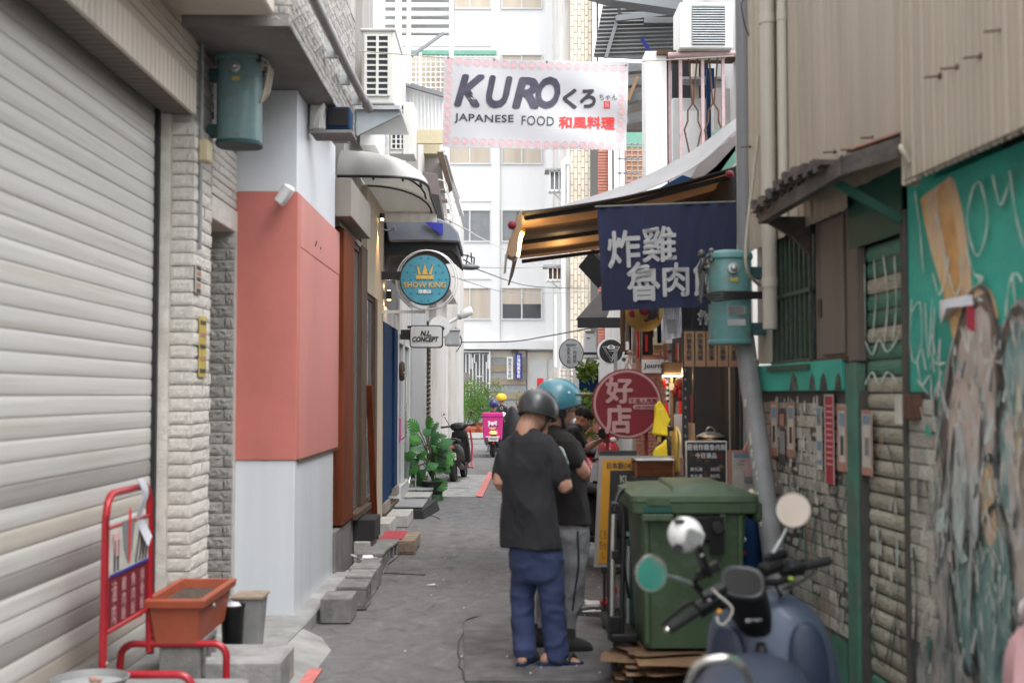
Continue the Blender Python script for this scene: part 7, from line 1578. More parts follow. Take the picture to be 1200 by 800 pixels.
#  SCOOTERS
def loft(b,secs,n=20,k=.8):
 R_=[]
 for(x,y,z,w_,h_)in secs:
  R_.append([V((x+w_*math.copysign(abs(math.cos(t))**k,math.cos(t)),y,z+h_*math.copysign(abs(math.sin(t))**k,math.sin(t))))for t in[2*math.pi*i/n for i in range(n)]])
 return b.rings(R_)
def scooter(label,loc,rotz,paint_,trim='black_plastic',seat='black_rubber',plate=None,lean=.08,lit=False,group='parked scooters in the alley',steer=.3,name='parked_scooter',shield=None,trimc=None,mirrors=True):
 t=thing(name,label,'scooter',loc,local=True,group=group,rot=(Matrix.Rotation(rotz,3,'Z')@Matrix.Rotation(-lean,3,'Y')))
 R_=.235
 for nm,y in(('rear_wheel',-.62),('front_wheel',.66)):
  w_=part(nm,B().lathe([(R_-.055,-.04),(R_-.02,-.048),(R_,-.022),(R_+.002,0),(R_,.022),(R_-.02,.048),(R_-.055,.04)],(0,y,R_),28,'x'),'black_rubber',t,smooth=50)
  part('rim',B().lathe([(.02,-.03),(.03,-.035),(R_-.06,-.03),(R_-.05,-.036),(R_-.05,.036),(R_-.06,.03),(.02,.03)],(0,y,R_),20,'x'),'steel',w_,smooth=30)
 b=loft(B(),[(0,-.93,.62,.05,.05),(0,-.88,.64,.11,.085),(0,-.70,.62,.15,.13),(0,-.4,.56,.165,.17),(0,-.12,.50,.16,.18),(0,-.0,.42,.15,.12),(0,.05,.36,.12,.06)]);part('rear_body',b,paint_,t,smooth=50)
 part('floorboard',B().rings([[V((x,y,z))for x,z in((-.16,.27),(.16,.27),(.16,.33),(-.16,.33))]for y in(-.1,.36)]),trim,t,bev=.01)
 b=B();b.grid(lambda a,c:V(((a-.5)*(.40-.12*c+.06*math.sin(c*3)),.36+.20*c-.10*(a-.5)**2*4*.6+(.0),.30+.62*c)),12,12);part('leg_shield',b,shield or paint_,t,smooth=60,solid=.05)
 if trimc:part('shield_trim',B().tube([V((.2,.42,.32)),V((.235,.5,.6)),V((.2,.6,.93))],.02,8),trimc,t,smooth=60);part('shield_trim',B().tube([V((.16,.0,.25)),V((.26,.2,.2)),V((.22,.4,.3))],.016,8),trimc,t,smooth=60)
 b=loft(B(),[(0,.40,.86,.10,.10),(0,.50,.80,.17,.16),(0,.60,.74,.15,.19),(0,.68,.68,.10,.16),(0,.72,.66,.04,.08)]);part('front_cowl',b,paint_,t,smooth=50)
 b=B();b.grid(lambda a,c:V(((c-.5)*.13,.66+(R_+.03)*math.cos(rad(-10+150*a))*1.0,R_+.0+(R_+.03)*math.sin(rad(-10+150*a))-.03*(c-.5)**2*4)),14,6);part('front_fender',b,paint_,t,smooth=60,solid=.006)
 b=B();b.grid(lambda a,c:V(((c-.5)*.14,-.62-(R_+.03)*math.cos(rad(20+90*a)),R_+(R_+.03)*math.sin(rad(20+90*a))-.02*(c-.5)**2*4)),12,6);part('rear_fender',b,trim,t,smooth=60,solid=.006)
 b=B()
 for s_ in(-1,1):b.tube([V((s_*.06,.66,R_)),V((s_*.06,.52,.66))],.018,8)
 part('fork',b,'steel',t)
 b=loft(B(),[(0,-.86,.745,.06,.02),(0,-.80,.765,.12,.045),(0,-.55,.775,.145,.055),(0,-.35,.755,.15,.05),(0,-.10,.75,.12,.045),(0,-.02,.735,.06,.02)],k=.7);part('seat',b,seat,t,smooth=60)
 part('grab_rail',B().tube(smooth_path([V((-.13,-.62,.76)),V((-.14,-.82,.80)),V((-.08,-.94,.82)),V((.08,-.94,.82)),V((.14,-.82,.80)),V((.13,-.62,.76))],4),.013,8),trim,t,smooth=60)
 tl=part('tail_light',B().rings([[V((w_*x,y,.655+h_*z))for x,z in((-1,-.4),(-.6,-1),(.6,-1),(1,-.4),(1,.5),(.5,1),(-.5,1),(-1,.5))]for y,w_,h_ in((-.86,.11,.045),(-.955,.085,.035))]),'amber_lit' if lit else 'tail_red',t,bev=.006)
 if plate:
  pp_=part('number_plate',B().box(-.13,.13,-.935,-.925,.43,.56),'white',t);text(plate,(0,-.938,.495),'ink_plain',pp_,w=.2,h=.06,u=(1,0,0),bold=.02)
  part('plate_holder',B().box(-.06,.06,-.925,-.8,.5,.62),trim,t)
  part('reflector',B().lathe([(.001,0),(.035,0),(.035,.01),(.001,.01)],(0,-.93,.38),12,'y'),'tail_red',t)
 part('exhaust',B().tube([V((.13,-.3,.26)),V((.15,-.5,.27)),V((.16,-.95,.36))],[.03,.055,.05],12),trim,t,smooth=50)
 part('engine_case',B().box(-.15,-.05,-.75,-.35,.16,.34),'steel',t,bev=.03)
 S_=Matrix.Translation((0,.44,.9))@Matrix.Rotation(steer,4,'Z')
 def st(b_):return XF(b_,S_)
 part('handlebar_cowl',st(loft(B(),[(0,-.07,.12,.10,.045),(0,.0,.13,.17,.07),(0,.08,.10,.15,.07),(0,.13,.07,.07,.04)])),paint_,t,smooth=50)
 part('headlight',st(B().ball((0,.12,.07),(.07,.04,.045),12)),'white_gloss',t,smooth=60)
 for s_ in(-1,1):
  part('grip',st(B().tube([V((s_*.15,0,.13)),V((s_*.22,-.01,.135)),V((s_*.35,-.05,.13))],[.016,.02,.02],10)),'black_rubber',t,smooth=60)
  part('brake_lever',st(B().tube([V((s_*.16,.04,.13)),V((s_*.33,.02,.12))],.007,6)),'steel',t)
  if not mirrors:continue
  mr=part('mirror',st(B().lathe([(.001,.012),(.03,.012),(.05,.0),(.052,-.008),(.001,-.008)],(s_*.27,-.02,.38),20,'y',Matrix.Scale(-1,4,(0,1,0)))),trim,t,smooth=50)
  part('glass',st(B().lathe([(.001,-.009),(.046,-.009),(.046,-.012),(.001,-.012)],(s_*.27,-.02,.38),20,'y')),'mirror',mr)
  part('mirror_stem',st(B().tube([V((s_*.17,0,.14)),V((s_*.24,.01,.28)),V((s_*.26,-.01,.35))],.007,6)),trim,t)
 part('side_stand',B().tube([V((-.1,.0,.22)),V((-.2,.06,.02))],.011,6),'steel',t)
 return t
g=G(541,562)
scooter('black scooter with red tail light and red leg shield trim parked beside the monstera',(g.x-.05,g.y,0),-.12,'black',shield='black',plate='W 8805',steer=.2,trimc='red_gloss')
g=G(588,538);ds_=scooter('delivery scooter with lit amber tail light carrying a pink insulated box',(P(577,0,31.5).x,32.2,0),.04,'helmet_grey',plate='MKB 835',lit=True,lean=0,name='delivery_scooter',group='riders waiting at the cross street')
cx=P(577.5,0,31.4).x;bxg=thing('delivery_box','bright pink insulated delivery bag with white panda face on the delivery scooter','delivery bag',(cx,31.4,.62))
x0,x1=P(566,0,31.3).x,P(589.5,0,31.3).x;z0,z1=P(0,515,31.3).z,P(0,484,31.3).z
part('bag',B().rings([[V((x+sx*.0,y,z))for x,y in((x0+i,31.3),(x1-i,31.3),(x1-i,31.8),(x0+i,31.8))]for z,i,sx in((z0,.02,0),(z1-.1,.0,0),(z1,.015,0))]),'magenta',bxg,bev=.02)
part('lid_flap',B().box(x0-.008,x1+.008,31.285,31.81,z1-.1,z1+.01),'magenta',bxg,bev=.015)
pc=V((cx,31.292,(z0+z1)/2+.02))
def ell2(c,a,d,m_,nm,y=0):part(nm,B().prism([(a*math.cos(t),d*math.sin(t))for t in[i*.3927 for i in range(16)]],c+V((0,y,0)),(1,0,0),(0,0,1),(0,1,0),.004),m_,bxg)
for s_ in(-1,1):ell2(pc+V((s_*.085,0,.09)),.035,.035,'white','ear')
ell2(pc,.12,.10,'white','panda_face',-.003)
for s_ in(-1,1):ell2(pc+V((s_*.05,0,.0)),.028,.036,'magenta','eye_patch',-.007)
ell2(pc+V((0,0,-.045)),.022,.014,'magenta','nose',-.007)
part('strap_line',B().box(x0+.08,x1-.08,31.285,31.292,z0+.06,z0+.09),'white',bxg)
scooter('dark scooter next to the pink bag one, ridden by the rider in the yellow helmet',(P(590,0,35).x,35,0),-.4,'black_plastic',plate=None,lean=0,name='delivery_scooter',group='riders waiting at the cross street')
b=B();q0=P(600,0,33).x
b.rings([[V((q0+w_*math.cos(t)*(1+.12*math.sin(5*t+z*7)),33.3+.28*math.sin(t),z))for t in[i*.2618 for i in range(24)]]for z,w_ in((.35,.30),(.6,.33),(.9,.27),(1.1,.19),(1.26,.10),(1.32,.03))])
solo('covered_scooter',b,'black_canvas','scooter wrapped in a black rain cover right of the pink delivery bag','covered scooter',smooth=70)
g=G(690,622)
scooter('red and white scooter facing the camera, its front beside the phone-checking man',(P(698,0,18.0).x,18.6,0),math.pi+.25,'red_gloss',plate=None,shield='white_gloss',steer=.3,mirrors=False)
scooter('beige and black scooter parked behind the man in grey trousers',(P(699,0,11.2).x,11.3,0),math.pi+.5,'black_plastic',plate=None,shield='header',steer=-.4)
scooter('dark scooter third back in the row by the side shop',(1.35,16.0,0),math.pi*.6,'black',plate=None,steer=.2)
scooter('pink scooter whose rear just shows at the right edge of the picture',(1.74,3.26,0),.0,'ink_pink',lean=-.02,mirrors=False,plate=None,group='parked scooters in the alley',steer=.8)
fo=thing('foreground_scooter','slate blue scooter in the right foreground seen from behind, handlebar turned left','scooter',(.85,4.2,0),0,None)
hd=V((math.sin(.28),math.cos(.28),0));hr=V((hd.y,-hd.x,0));base=V((P(898,0,4.75).x,4.75,0))
def FR_(x,y,z):return base+hr*x+hd*y+V((0,0,z))+hr*(-.10*(z-.5))
def floft(secs,k=.8,n=32):
 b=B();R_=[]
 for(x,y,z,w_,d_)in secs:
  R_.append([FR_(x+w_*math.copysign(abs(math.cos(t))**k,math.cos(t)),y+d_*math.copysign(abs(math.sin(t))**k,math.sin(t)),z)for t in[2*math.pi*i/n for i in range(n)]])
 return b.rings(R_)
part('leg_shield',floft([(0,.02,.25,.20,.10),(0,.02,.40,.255,.12),(0,.03,.52,.262,.13),(0,.05,.63,.252,.13),(0,.065,.71,.235,.125),(0,.08,.77,.205,.115),(0,.09,.81,.17,.10),(.0,.10,.84,.125,.08),(0,.10,.855,.07,.05),(0,.10,.86,.02,.015)],.9),'scoot_blue',fo,smooth=60)
def dome(cx,cz,w_,h_,m_,nm,k=.8,d0=-.12):
 pts=[]
 b=B();n=28;R_=[]
 for s_,dd in((1,.02),(.97,-.006),(.88,-.014),(.4,-.017),(.02,-.018)):
  R_.append([FR_(cx+w_*s_*math.copysign(abs(math.cos(t))**k,math.cos(t)),.02-.13*math.sqrt(max(0.02,1-((cx+w_*s_*math.cos(t))/.275)**2))+.03*max(0,(cz+h_*s_*math.sin(t))-.6)/.2+dd-.012,cz+h_*s_*math.copysign(abs(math.sin(t))**k,math.sin(t)))for t in[2*math.pi*i/n for i in range(n)]])
 return part(nm,b.rings(R_),m_,fo,smooth=60)
dome(.155,.60,.07,.17,'scoot_blue_dark','side_panel');dome(-.15,.60,.07,.15,'scoot_blue_dark','side_panel')
part('key_slot',floft([(-.02,-.108,.57,.02,.012),(-.02,-.112,.59,.026,.016),(-.02,-.11,.66,.024,.016),(-.02,-.095,.69,.016,.012)]),'black_plastic',fo,smooth=60)
b=floft([(0,-.9,.58,.14,.2),(0,-.85,.63,.18,.42),(0,-.84,.67,.19,.45),(0,-.84,.705,.178,.44),(0,-.84,.728,.13,.38),(0,-.84,.735,.06,.2)],.9)
part('seat',b,'scoot_blue_dark',fo,smooth=60)
part('seat_trim',floft([(0,-.86,.615,.185,.43),(0,-.86,.63,.19,.44),(0,-.86,.64,.186,.435)],.9),'black_rubber',fo,smooth=60)
part('rear_body',floft([(0,-.85,.30,.14,.35),(0,-.86,.45,.18,.42),(0,-.86,.61,.18,.42)],.9),'scoot_blue',fo,smooth=60)
part('floorboard',B().rings([[FR_(x,y,z)for x,z in((-.17,.24),(.17,.24),(.17,.30),(-.17,.30))]for y in(-.5,.05)]),'black_plastic',fo,bev=.01)
R_=.235
for nm,y in(('rear_wheel',-1.05),('front_wheel',.32)):
 Mw=Matrix.Translation(FR_(0,y,R_))@Matrix.Rotation(-.28,4,'Z')
 part(nm,B().lathe([(R_-.055,-.04),(R_-.02,-.048),(R_,0),(R_-.02,.048),(R_-.055,.04)],FR_(0,y,R_),28,'x',Matrix.Rotation(-.28,4,'Z')),'black_rubber',fo,smooth=50)
Yg=3.45
part('grab_rail',B().tube(smooth_path([P(806,806,Yg+.1),P(813,786,Yg),P(822,776,Yg-.02),P(845,771,Yg-.03),P(860,773,Yg-.02),P(870,782,Yg),P(882,806,Yg+.1)],6),.0125,14),'chrome',fo,smooth=60)
Lg,Rg=P(783,737,4.48),P(973,656,4.82)
br_=(Rg-Lg).normalized();D0=P(871,683,4.62)
cu=(V((.02,-.38,.90))-br_*V((.02,-.38,.90)).dot(br_)).normalized();cf=cu.cross(br_).normalized()
if cf.y<0:cf=-cf
def ST(x,y,z):return D0+br_*x+cf*y+cu*z
def sring(w_,h_,off,y,k=.75,n=28,cx=0):return[ST(cx+w_*math.copysign(abs(math.cos(t))**k,math.cos(t)),y+h_*math.copysign(abs(math.sin(t))**k,math.sin(t)),off)for t in[2*math.pi*i/n for i in range(n)]]
def cring(px,py,w_,h_,Y,k=.7,n=28,rot=-.12):
 c=P(px,py,Y);o=[]
 for i in range(n):
  t=2*math.pi*i/n;a,e=w_*math.copysign(abs(math.cos(t))**k,math.cos(t)),h_*math.copysign(abs(math.sin(t))**k,math.sin(t))
  a,e=a*math.cos(rot)-e*math.sin(rot),a*math.sin(rot)+e*math.cos(rot)
  o.append(c+V((a,e*.62,e*.78)))
 return o
k1_=4.6/F
part('column',B().rings([cring(871,684,24*k1_,20*k1_,4.60),cring(874,698,25.5*k1_,19*k1_,4.63),cring(880,718,24.5*k1_,16*k1_,4.68),cring(884,733,20*k1_,10*k1_,4.70),cring(885,742,12*k1_,5*k1_,4.72)]),'black_plastic',fo,smooth=50)
dsh=part('dash_rim',B().rings([cring(871,684,25*k1_,21*k1_,4.60),cring(870.5,681.5,25.5*k1_,21.5*k1_,4.592),cring(870,680.5,24.5*k1_,20.5*k1_,4.588),cring(870.5,681.5,21*k1_,17*k1_,4.592)],False),'helmet_grey',fo,smooth=50)
part('dash_glass',B().rings([cring(870.5,681.5,21.2*k1_,17.2*k1_,4.594),cring(870.5,681.2,21*k1_,17*k1_,4.590)]),mat('dash_screen',(.010,.010,.012),.3,.1,5,0,spec=.08),dsh,smooth=40)
bdg=P(885,726,4.60);text('gogo',bdg,'steel',fo,w=.05,h=.012,bold=.03);part('badge',B().ball(P(876,727,4.60),(.009,.003,.009),10),'steel',fo)
part('handlebar',B().tube([Lg.lerp(Rg,.28),Lg.lerp(Rg,.38)+cu*.0,D0-cu*.02+cf*.05,Lg.lerp(Rg,.66),Lg.lerp(Rg,.74)],.014,10),'black_plastic',fo,smooth=60)
for s_,(a,e)in((-1,(Lg,P(838,703,4.54))),(1,(Rg,P(905,672,4.72)))):
 ax=(e-a).normalized()
 part('grip',B().tube([a,a+ax*.004,a+ax*.02,a+ax*.13,a+ax*.14],[.012,.0185,.019,.0175,.02],16),'black_rubber',fo,smooth=60)
 b=B()
 for i in range(7):b.tube([a+ax*(.022+.015*i),a+ax*(.028+.015*i)],.0196,16)
 part('grip_rib',b,'black_rubber',fo,smooth=60)
 m_=a+ax*.165;part('switch_box',B().bar(m_-ax*.032,m_+ax*.036,.05,.05,cu),'black_plastic',fo,bev=.01,seg=2)
 m2=a+ax*.21;part('switch_box',B().bar(m2-ax*.03,m2+ax*.03,.038,.042,cu),'black_plastic',fo,bev=.008)
 part('brake_lever',B().tube(smooth_path([m_+cf*.05+cu*.0,m_-ax*.05+cf*.075-cu*.02,a+ax*.02+cf*.07-cu*.035],5),.007,8),'black_plastic',fo,smooth=60)
part('bar_end',B().ball(Lg-br_*.004,.012,10),'chrome',fo)
part('button',B().ball(P(843,716,4.48),(.011,.008,.010),10),mat('amber_button',(.75,.33,.02),.4,.05,5,0),fo,smooth=60)
part('button',B().ball(P(927,678,4.70),(.014,.008,.010),10),mat('lime_button',(.25,.38,.03),.4,.05,5,0),fo,smooth=60)
part('button',B().ball(P(831,703,4.47),(.010,.006,.006),8),'pipe_grey',fo,smooth=60)
part('control_pod',B().bar(P(826,700,4.52),P(848,688,4.58),.05,.035,cu),'black_plastic',fo,bev=.008)
part('control_pod',B().bar(P(893,668,4.68),P(915,660,4.76),.055,.05,cu),'black_plastic',fo,bev=.012)
part('control_pod',B().bar(P(896,655,4.72),P(922,648,4.78),.03,.04,cu),'black_plastic',fo,bev=.01)
for k,pts in enumerate(([(845,705,4.55),(858,712,4.6),(868,725,4.72)],[(905,680,4.72),(915,700,4.8),(900,712,4.85)],[(918,690,4.72),(940,680,4.75),(955,668,4.78)],[(895,690,4.7),(900,705,4.78),(896,715,4.82)])):
 part('cable',B().tube(smooth_path([P(*p)for p in pts],6),.0065,7),'cable',fo,smooth=60)
part('cord_loop',B().tube(smooth_path([P(834,689,4.47),P(842,697,4.46),P(853,706,4.46),P(858,713,4.46),P(856,722,4.46),P(848,731,4.47),P(842,729,4.47),P(840,722,4.48)],6),.0045,8),'paper',fo,smooth=60)
def fmirror(px,py,Y,r,stem,nrm,ang):
 c=P(px,py,Y);nrm=V(nrm).normalized();q_=nrm.to_track_quat('Z','Y').to_matrix().to_4x4()
 m_=part('mirror',B().lathe([(.001,-.025),(r*.6,-.022),(r*.97,-.006),(r*1.02,0),(r*1.0,.004),(r*.90,.003)],c,36,'z',q_),'chrome',fo,smooth=50)
 part('glass',B().lathe([(.001,.0035),(r*.9,.0035),(r*.9,.0015),(.001,.0015)],c,36,'z',q_),'mirror',m_)
 part('mirror_stem',B().tube(smooth_path([P(*p)for p in stem],5),[.0055]*6+[.0085]*(len(smooth_path([P(*p)for p in stem],5))-6),10),'steel',fo,smooth=60)
fmirror(763,671,4.42,.0665,[(777,673,4.45),(790,676,4.46),(808,682,4.48),(818,688,4.50),(826,697,4.52)],(.38,-.90,.05),0)
fmirror(930,597,4.74,.0675,[(922,618,4.76),(915,632,4.75),(905,650,4.74),(903,662,4.73)],(-.40,-.9,.06),0)
part('stem_base',B().tube([P(905,652,4.74),P(902,664,4.74)],.013,10),'black_plastic',fo);part('stem_base',B().tube([P(812,684,4.49),P(824,696,4.52)],.010,10),'black_plastic',fo)
pm_=thing('phone_holder','white ball-shaped mini helmet shade over a black phone holder clipped to the blue scooter','phone holder',P(815,690,4.45))
c=P(803,626,4.40);part('ball',B().ball(c,.066,24),'white_gloss',pm_,smooth=80)
Rv=Matrix.Rotation(.5,3,'Y')
part('window',B().prism(rrect(.062,.05,.012),c+V((.022,-.062,-.004)),(.93,.25,-.35),(.32,.1,.93),(.05,-1,.1),.006),'pipe_grey',pm_,bev=.002)
part('window_frame',B().prism(rrect(.078,.066,.016),c+V((.021,-.056,-.004)),(.93,.25,-.35),(.32,.1,.93),(.05,-1,.1),.006),'ac_white',pm_,bev=.003)
part('vent',B().ball(c+V((-.025,-.035,.052)),(.022,.02,.010),10),'black',pm_,smooth=60);part('ear_cap',B().lathe([(.001,0),(.018,0),(.018,.02),(.001,.02)],c+V((-.035,-.066,-.045)),14,'y'),'black',pm_)
part('phone_body',B().bar(P(815,634,4.36),P(829,672,4.42),.075,.02,V((.3,-1,.1)).cross(V((0,0,1)))),'black_plastic',pm_,bev=.006)
part('clamp',B().bar(P(817,675,4.41),P(842,661,4.43),.035,.03,(0,-1,0)),'black_plastic',pm_,bev=.005);part('hand_print',B().bar(P(821,651,4.33),P(824,649,4.33),.005,.003),'white',pm_)
part('arm',B().tube([P(822,668,4.45),P(814,682,4.48),P(822,692,4.5)],.010,8),'black_plastic',pm_,smooth=60)
#  PEOPLE
def fuse(b,name,m,parent,vox=.009,smooth_it=3,fold=0,fs=9,ani=(1,1,.45),seed=0,label=None):
 """one continuous skin over overlapping volumes"""
 me=mk_mesh('tmp',b);o=bpy.data.objects.new('tmp',me);COL.objects.link(o)
 md=o.modifiers.new('r','REMESH');md.mode='VOXEL';md.voxel_size=vox
 sm_=o.modifiers.new('s','SMOOTH');sm_.iterations=smooth_it;sm_.factor=.5
 dg=bpy.context.evaluated_depsgraph_get();dg.update();nm=bpy.data.meshes.new_from_object(o.evaluated_get(dg));bpy.data.objects.remove(o)
 if fold:
  for v_,nr in zip(nm.vertices,[n_.vector.copy()for n_ in nm.vertex_normals]):
   p=v_.co;q=V((p.x*ani[0],p.y*ani[1],p.z*ani[2]))*fs+V((seed,0,0))
   w_=1-abs(noise.noise(q))*2.2+.5*noise.noise(q*2.3)-.35*abs(noise.noise(q*4.1))
   v_.co=p+nr*fold*(w_-.5)
 if not LOC[parent]:nm.transform(ORG[parent].inverted())
 nm.name=name;nm.materials.clear();nm.materials.append(M[m]);nm.polygons.foreach_set('use_smooth',[True]*len(nm.polygons))
 r=bpy.data.objects.new(name,nm);COL.objects.link(r);r.parent=parent;ORG[r]=ORG[parent];LOC[r]=LOC[parent]
 if label:r['label']=label
 return r
def ellr(c,hw,hd_,r,f,n=24,k=.92):return[V(c)+r*hw*math.copysign(abs(math.cos(t))**k,math.cos(t))+f*hd_*math.copysign(abs(math.sin(t))**k,math.sin(t))for t in[2*math.pi*i/n for i in range(n)]]
def limb(b,pts,rs,n=14):
 sp=smooth_path(pts,4);m=len(sp)-1;L_=len(rs)-1;rr_=[]
 for i in range(m+1):
  t=i/m*L_;k=min(int(t),L_-1);rr_.append(rs[k]+(rs[k+1]-rs[k])*(t-k))
 b.tube(sp,rr_,n);b.ball(sp[0],rr_[0],10);b.ball(sp[-1],rr_[-1],10);return b
def hand(b,wrist,d,pn,curl=.6,s=1.0,side=1):
 """palm plus five separate fingers; d = direction of the fingers, pn = palm normal (towards what is held)"""
 d=V(d).normalized();pn=V(pn);pn=(pn-d*pn.dot(d)).normalized();sx=d.cross(pn)*side;w=V(wrist)
 b.rings([[w+d*a*s+sx*wd*s*math.cos(t)+pn*th*s*math.sin(t)for t in[i*.5236 for i in range(12)]]for a,wd,th in((-.01,.026,.019),(.02,.032,.018),(.06,.040,.016),(.088,.041,.014),(.095,.036,.010))])
 for i,(off,ln)in enumerate(((-.031,.066),(-.0105,.076),(.0105,.072),(.031,.056))):
  p0=w+(d*.085+sx*off)*s;pts=[p0-d*.02*s,p0];ang=.15+.1*i*.3;dd=d
  for j,fr in enumerate((.45,.3,.25)):
   ang+=curl*(1,1.1,.8)[j];dd=d*math.cos(ang)+pn*math.sin(ang);pts.append(pts[-1]+dd*ln*fr*s)
  b.tube(pts,[.0095*s,.0092*s,.0088*s,.008*s,.0068*s][:len(pts)],8);b.ball(pts[-1],.0068*s,6)
 t0=w+(d*.02-sx*.03)*s;t1=t0+(d*.03-sx*.022+pn*.008)*s;t2=t1+(d*.028-sx*.004+pn*.016)*s;t3=t2+(d*.02+sx*.006+pn*.012)*s
 b.tube([w+d*.015*s,t0,t1,t2,t3],[.014*s,.0135*s,.0115*s,.010*s,.008*s],8);b.ball(t3,.008*s,6)
 return b
def head(b,C,f,u,s=1.0):
 """skull, jaw, nose, lips, brow and ears as volumes; f = where the face looks"""
 f,u=V(f).normalized(),V(u);u=(u-f*u.dot(f)).normalized();r=f.cross(u);R3=Matrix((r,f,u)).transposed();C=V(C)
 def q(x,y,z):return C+(r*x+f*y+u*z)*s
 b.ball(q(0,-.012,.03),(.076*s,.094*s,.086*s),20,R3)
 b.ball(q(0,.022,-.02),(.064*s,.068*s,.085*s),18,R3)
 b.ball(q(0,.040,-.078),(.040*s,.036*s,.028*s),14,R3)
 for sd_ in(-1,1):
  b.ball(q(sd_*.040,.010,-.055),(.020*s,.042*s,.030*s),12,R3)
  b.ball(q(sd_*.036,.058,-.022),(.022*s,.018*s,.02*s),10,R3)
  b.ball(q(sd_*.028,.073,.020),(.022*s,.012*s,.008*s),10,R3)
  b.ball(q(sd_*.078,-.012,-.006),(.008*s,.020*s,.030*s),12,R3)
 b.rings([[q(.016*w_*math.cos(t),y+.016*w_*.5*math.sin(t),z)for t in[i*.785 for i in range(8)]]for z,y,w_ in((.018,.076,.5),(.0,.088,.7),(-.018,.098,.95),(-.026,.097,1.1),(-.032,.086,.9))])
 b.ball(q(0,.082,-.048),(.022*s,.010*s,.006*s),10,R3);b.ball(q(0,.080,-.058),(.019*s,.010*s,.007*s),10,R3)
 return q,R3
def face_bits(par,q,R3,s=1.0):
 for sd_ in(-1,1):
  e=part('eye',B().ball(q(sd_*.029,.074,.002),(.012*s,.008*s,.007*s),10,R3),'white',par,smooth=80);part('iris',B().ball(q(sd_*.029,.081,.002),(.005*s,.003*s,.006*s),8,R3),'black',e)
  part('eyebrow',B().ball(q(sd_*.029,.084,.020),(.018*s,.005*s,.004*s),8,R3),'hair',par)
 part('lips',B().ball(q(0,.088,-.052),(.019*s,.006*s,.006*s),10,R3),'lips',par,smooth=80)
def helmet(par,C,f,u,m,R_=.128,visor=None,name='helmet',cut=-.25,lab=None):
 f,u=V(f).normalized(),V(u);u=(u-f*u.dot(f)).normalized();r=f.cross(u);C=V(C)
 R3=Matrix((r,f,u)).transposed();n=36;Rg_=[]
 for i in range(13):
  t=math.pi*.5*1.0*(1-i/12);ph=math.pi/2-(math.pi/2-(-.30))*i/12
  ring=[]
  for k in range(n):
   a=2*math.pi*k/n;low=-.42+.18*math.sin(a);p2=math.pi/2-(math.pi/2-low)*i/12
   p2=min(p2,math.pi/2-.01)
   ring.append(C+R3@V((R_*.93*math.cos(p2)*math.cos(a),R_*1.10*math.cos(p2)*math.sin(a),R_*.98*math.sin(p2))))
  Rg_.append(ring)
 inner=[[C+(p-C)*.9 for p in ring]for ring in reversed(Rg_)]
 h=part(name,B().rings(Rg_+inner[:1]+inner[1:5],False),m,par,smooth=60,label=lab)
 part('rim',B().tube(Rg_[-1],.006,8,closed=True),'black_rubber',h,smooth=60)
 if visor:
  b=B();b.grid(lambda a,c:C+R3@V((R_*.85*math.sin((a-.5)*2.2),R_*(1.08+.55*c)*math.cos((a-.5)*1.9),R_*(.26-.05*c))),14,5);part('visor',b,visor,h,smooth=70,solid=.003)
 return h,R3
SH='person'
th_=rad(38);f1=V((math.sin(th_),math.cos(th_),0));r1_=V((f1.y,-f1.x,0));Y=7.42
pA=thing('person','man seen from behind in grey helmet, charcoal T-shirt, indigo trousers and dark sandals','person',P(640,777,7.35))
sh_=B();rg=[]
for(x,y,hw,hd_,dy)in((618,501.5,.068,.06,0),(618,505,.09,.07,0),(618.5,510,.122,.085,0),(619,517,.155,.10,0),(619,527,.173,.110,0),(618,545,.180,.12,0),(618.5,575,.180,.13,.0),(620,605,.190,.135,0),(621.5,628,.203,.145,0),(622,641,.206,.148,0)):
 rg.append(ellr(P(x,y,Y+dy),hw,hd_,r1_,f1))
sh_.rings(rg)
S_R,S_L=P(642,524,Y-.05),P(596,524,Y+.04);E_R,E_L=P(662.5,571,Y-.07),P(587,568,Y+.04)
W_R=P(659,546,Y+.12);W_L=P(628,556,Y+.32)
limb(sh_,[S_R-V((.02,0,-.01)),S_R.lerp(E_R,.35)+V((.012,0,0)),S_R.lerp(E_R,.72)],[.068,.070,.070]);limb(sh_,[S_L+V((.02,0,.01)),S_L.lerp(E_L,.4)-V((.008,0,0)),S_L.lerp(E_L,.72)],[.066,.068,.068])
fuse(sh_,'shirt','tee',pA,.009,2,.014,6,(1,1,.55),3)
bd=B();hC=P(632.5,485,Y+.05);hf=(f1*.75+V((.12,0,-.62))).normalized();hu=(V((0,0,1))+f1*.6)
q,R3=head(bd,hC,hf,hu)
limb(bd,[P(617,510,Y),P(619,500,Y+.0),P(625,488,Y+.03)],[.076,.070,.068])
limb(bd,[S_R.lerp(E_R,.5),E_R,E_R.lerp(W_R,.4),W_R],[.046,.044,.041,.027]);limb(bd,[S_L.lerp(E_L,.5),E_L,W_L],[.046,.042,.027])
hand(bd,W_R,V((-.1,.5,.75)),V((-.8,.2,.35)),.55,.95,1);hand(bd,W_L,V((.75,.45,.2)),V((0,.0,1)),.5,.95,-1)
fL,fR=V((P(615,776,7.36).x,7.36,0)),V((P(646,778,7.33).x,7.33,0))
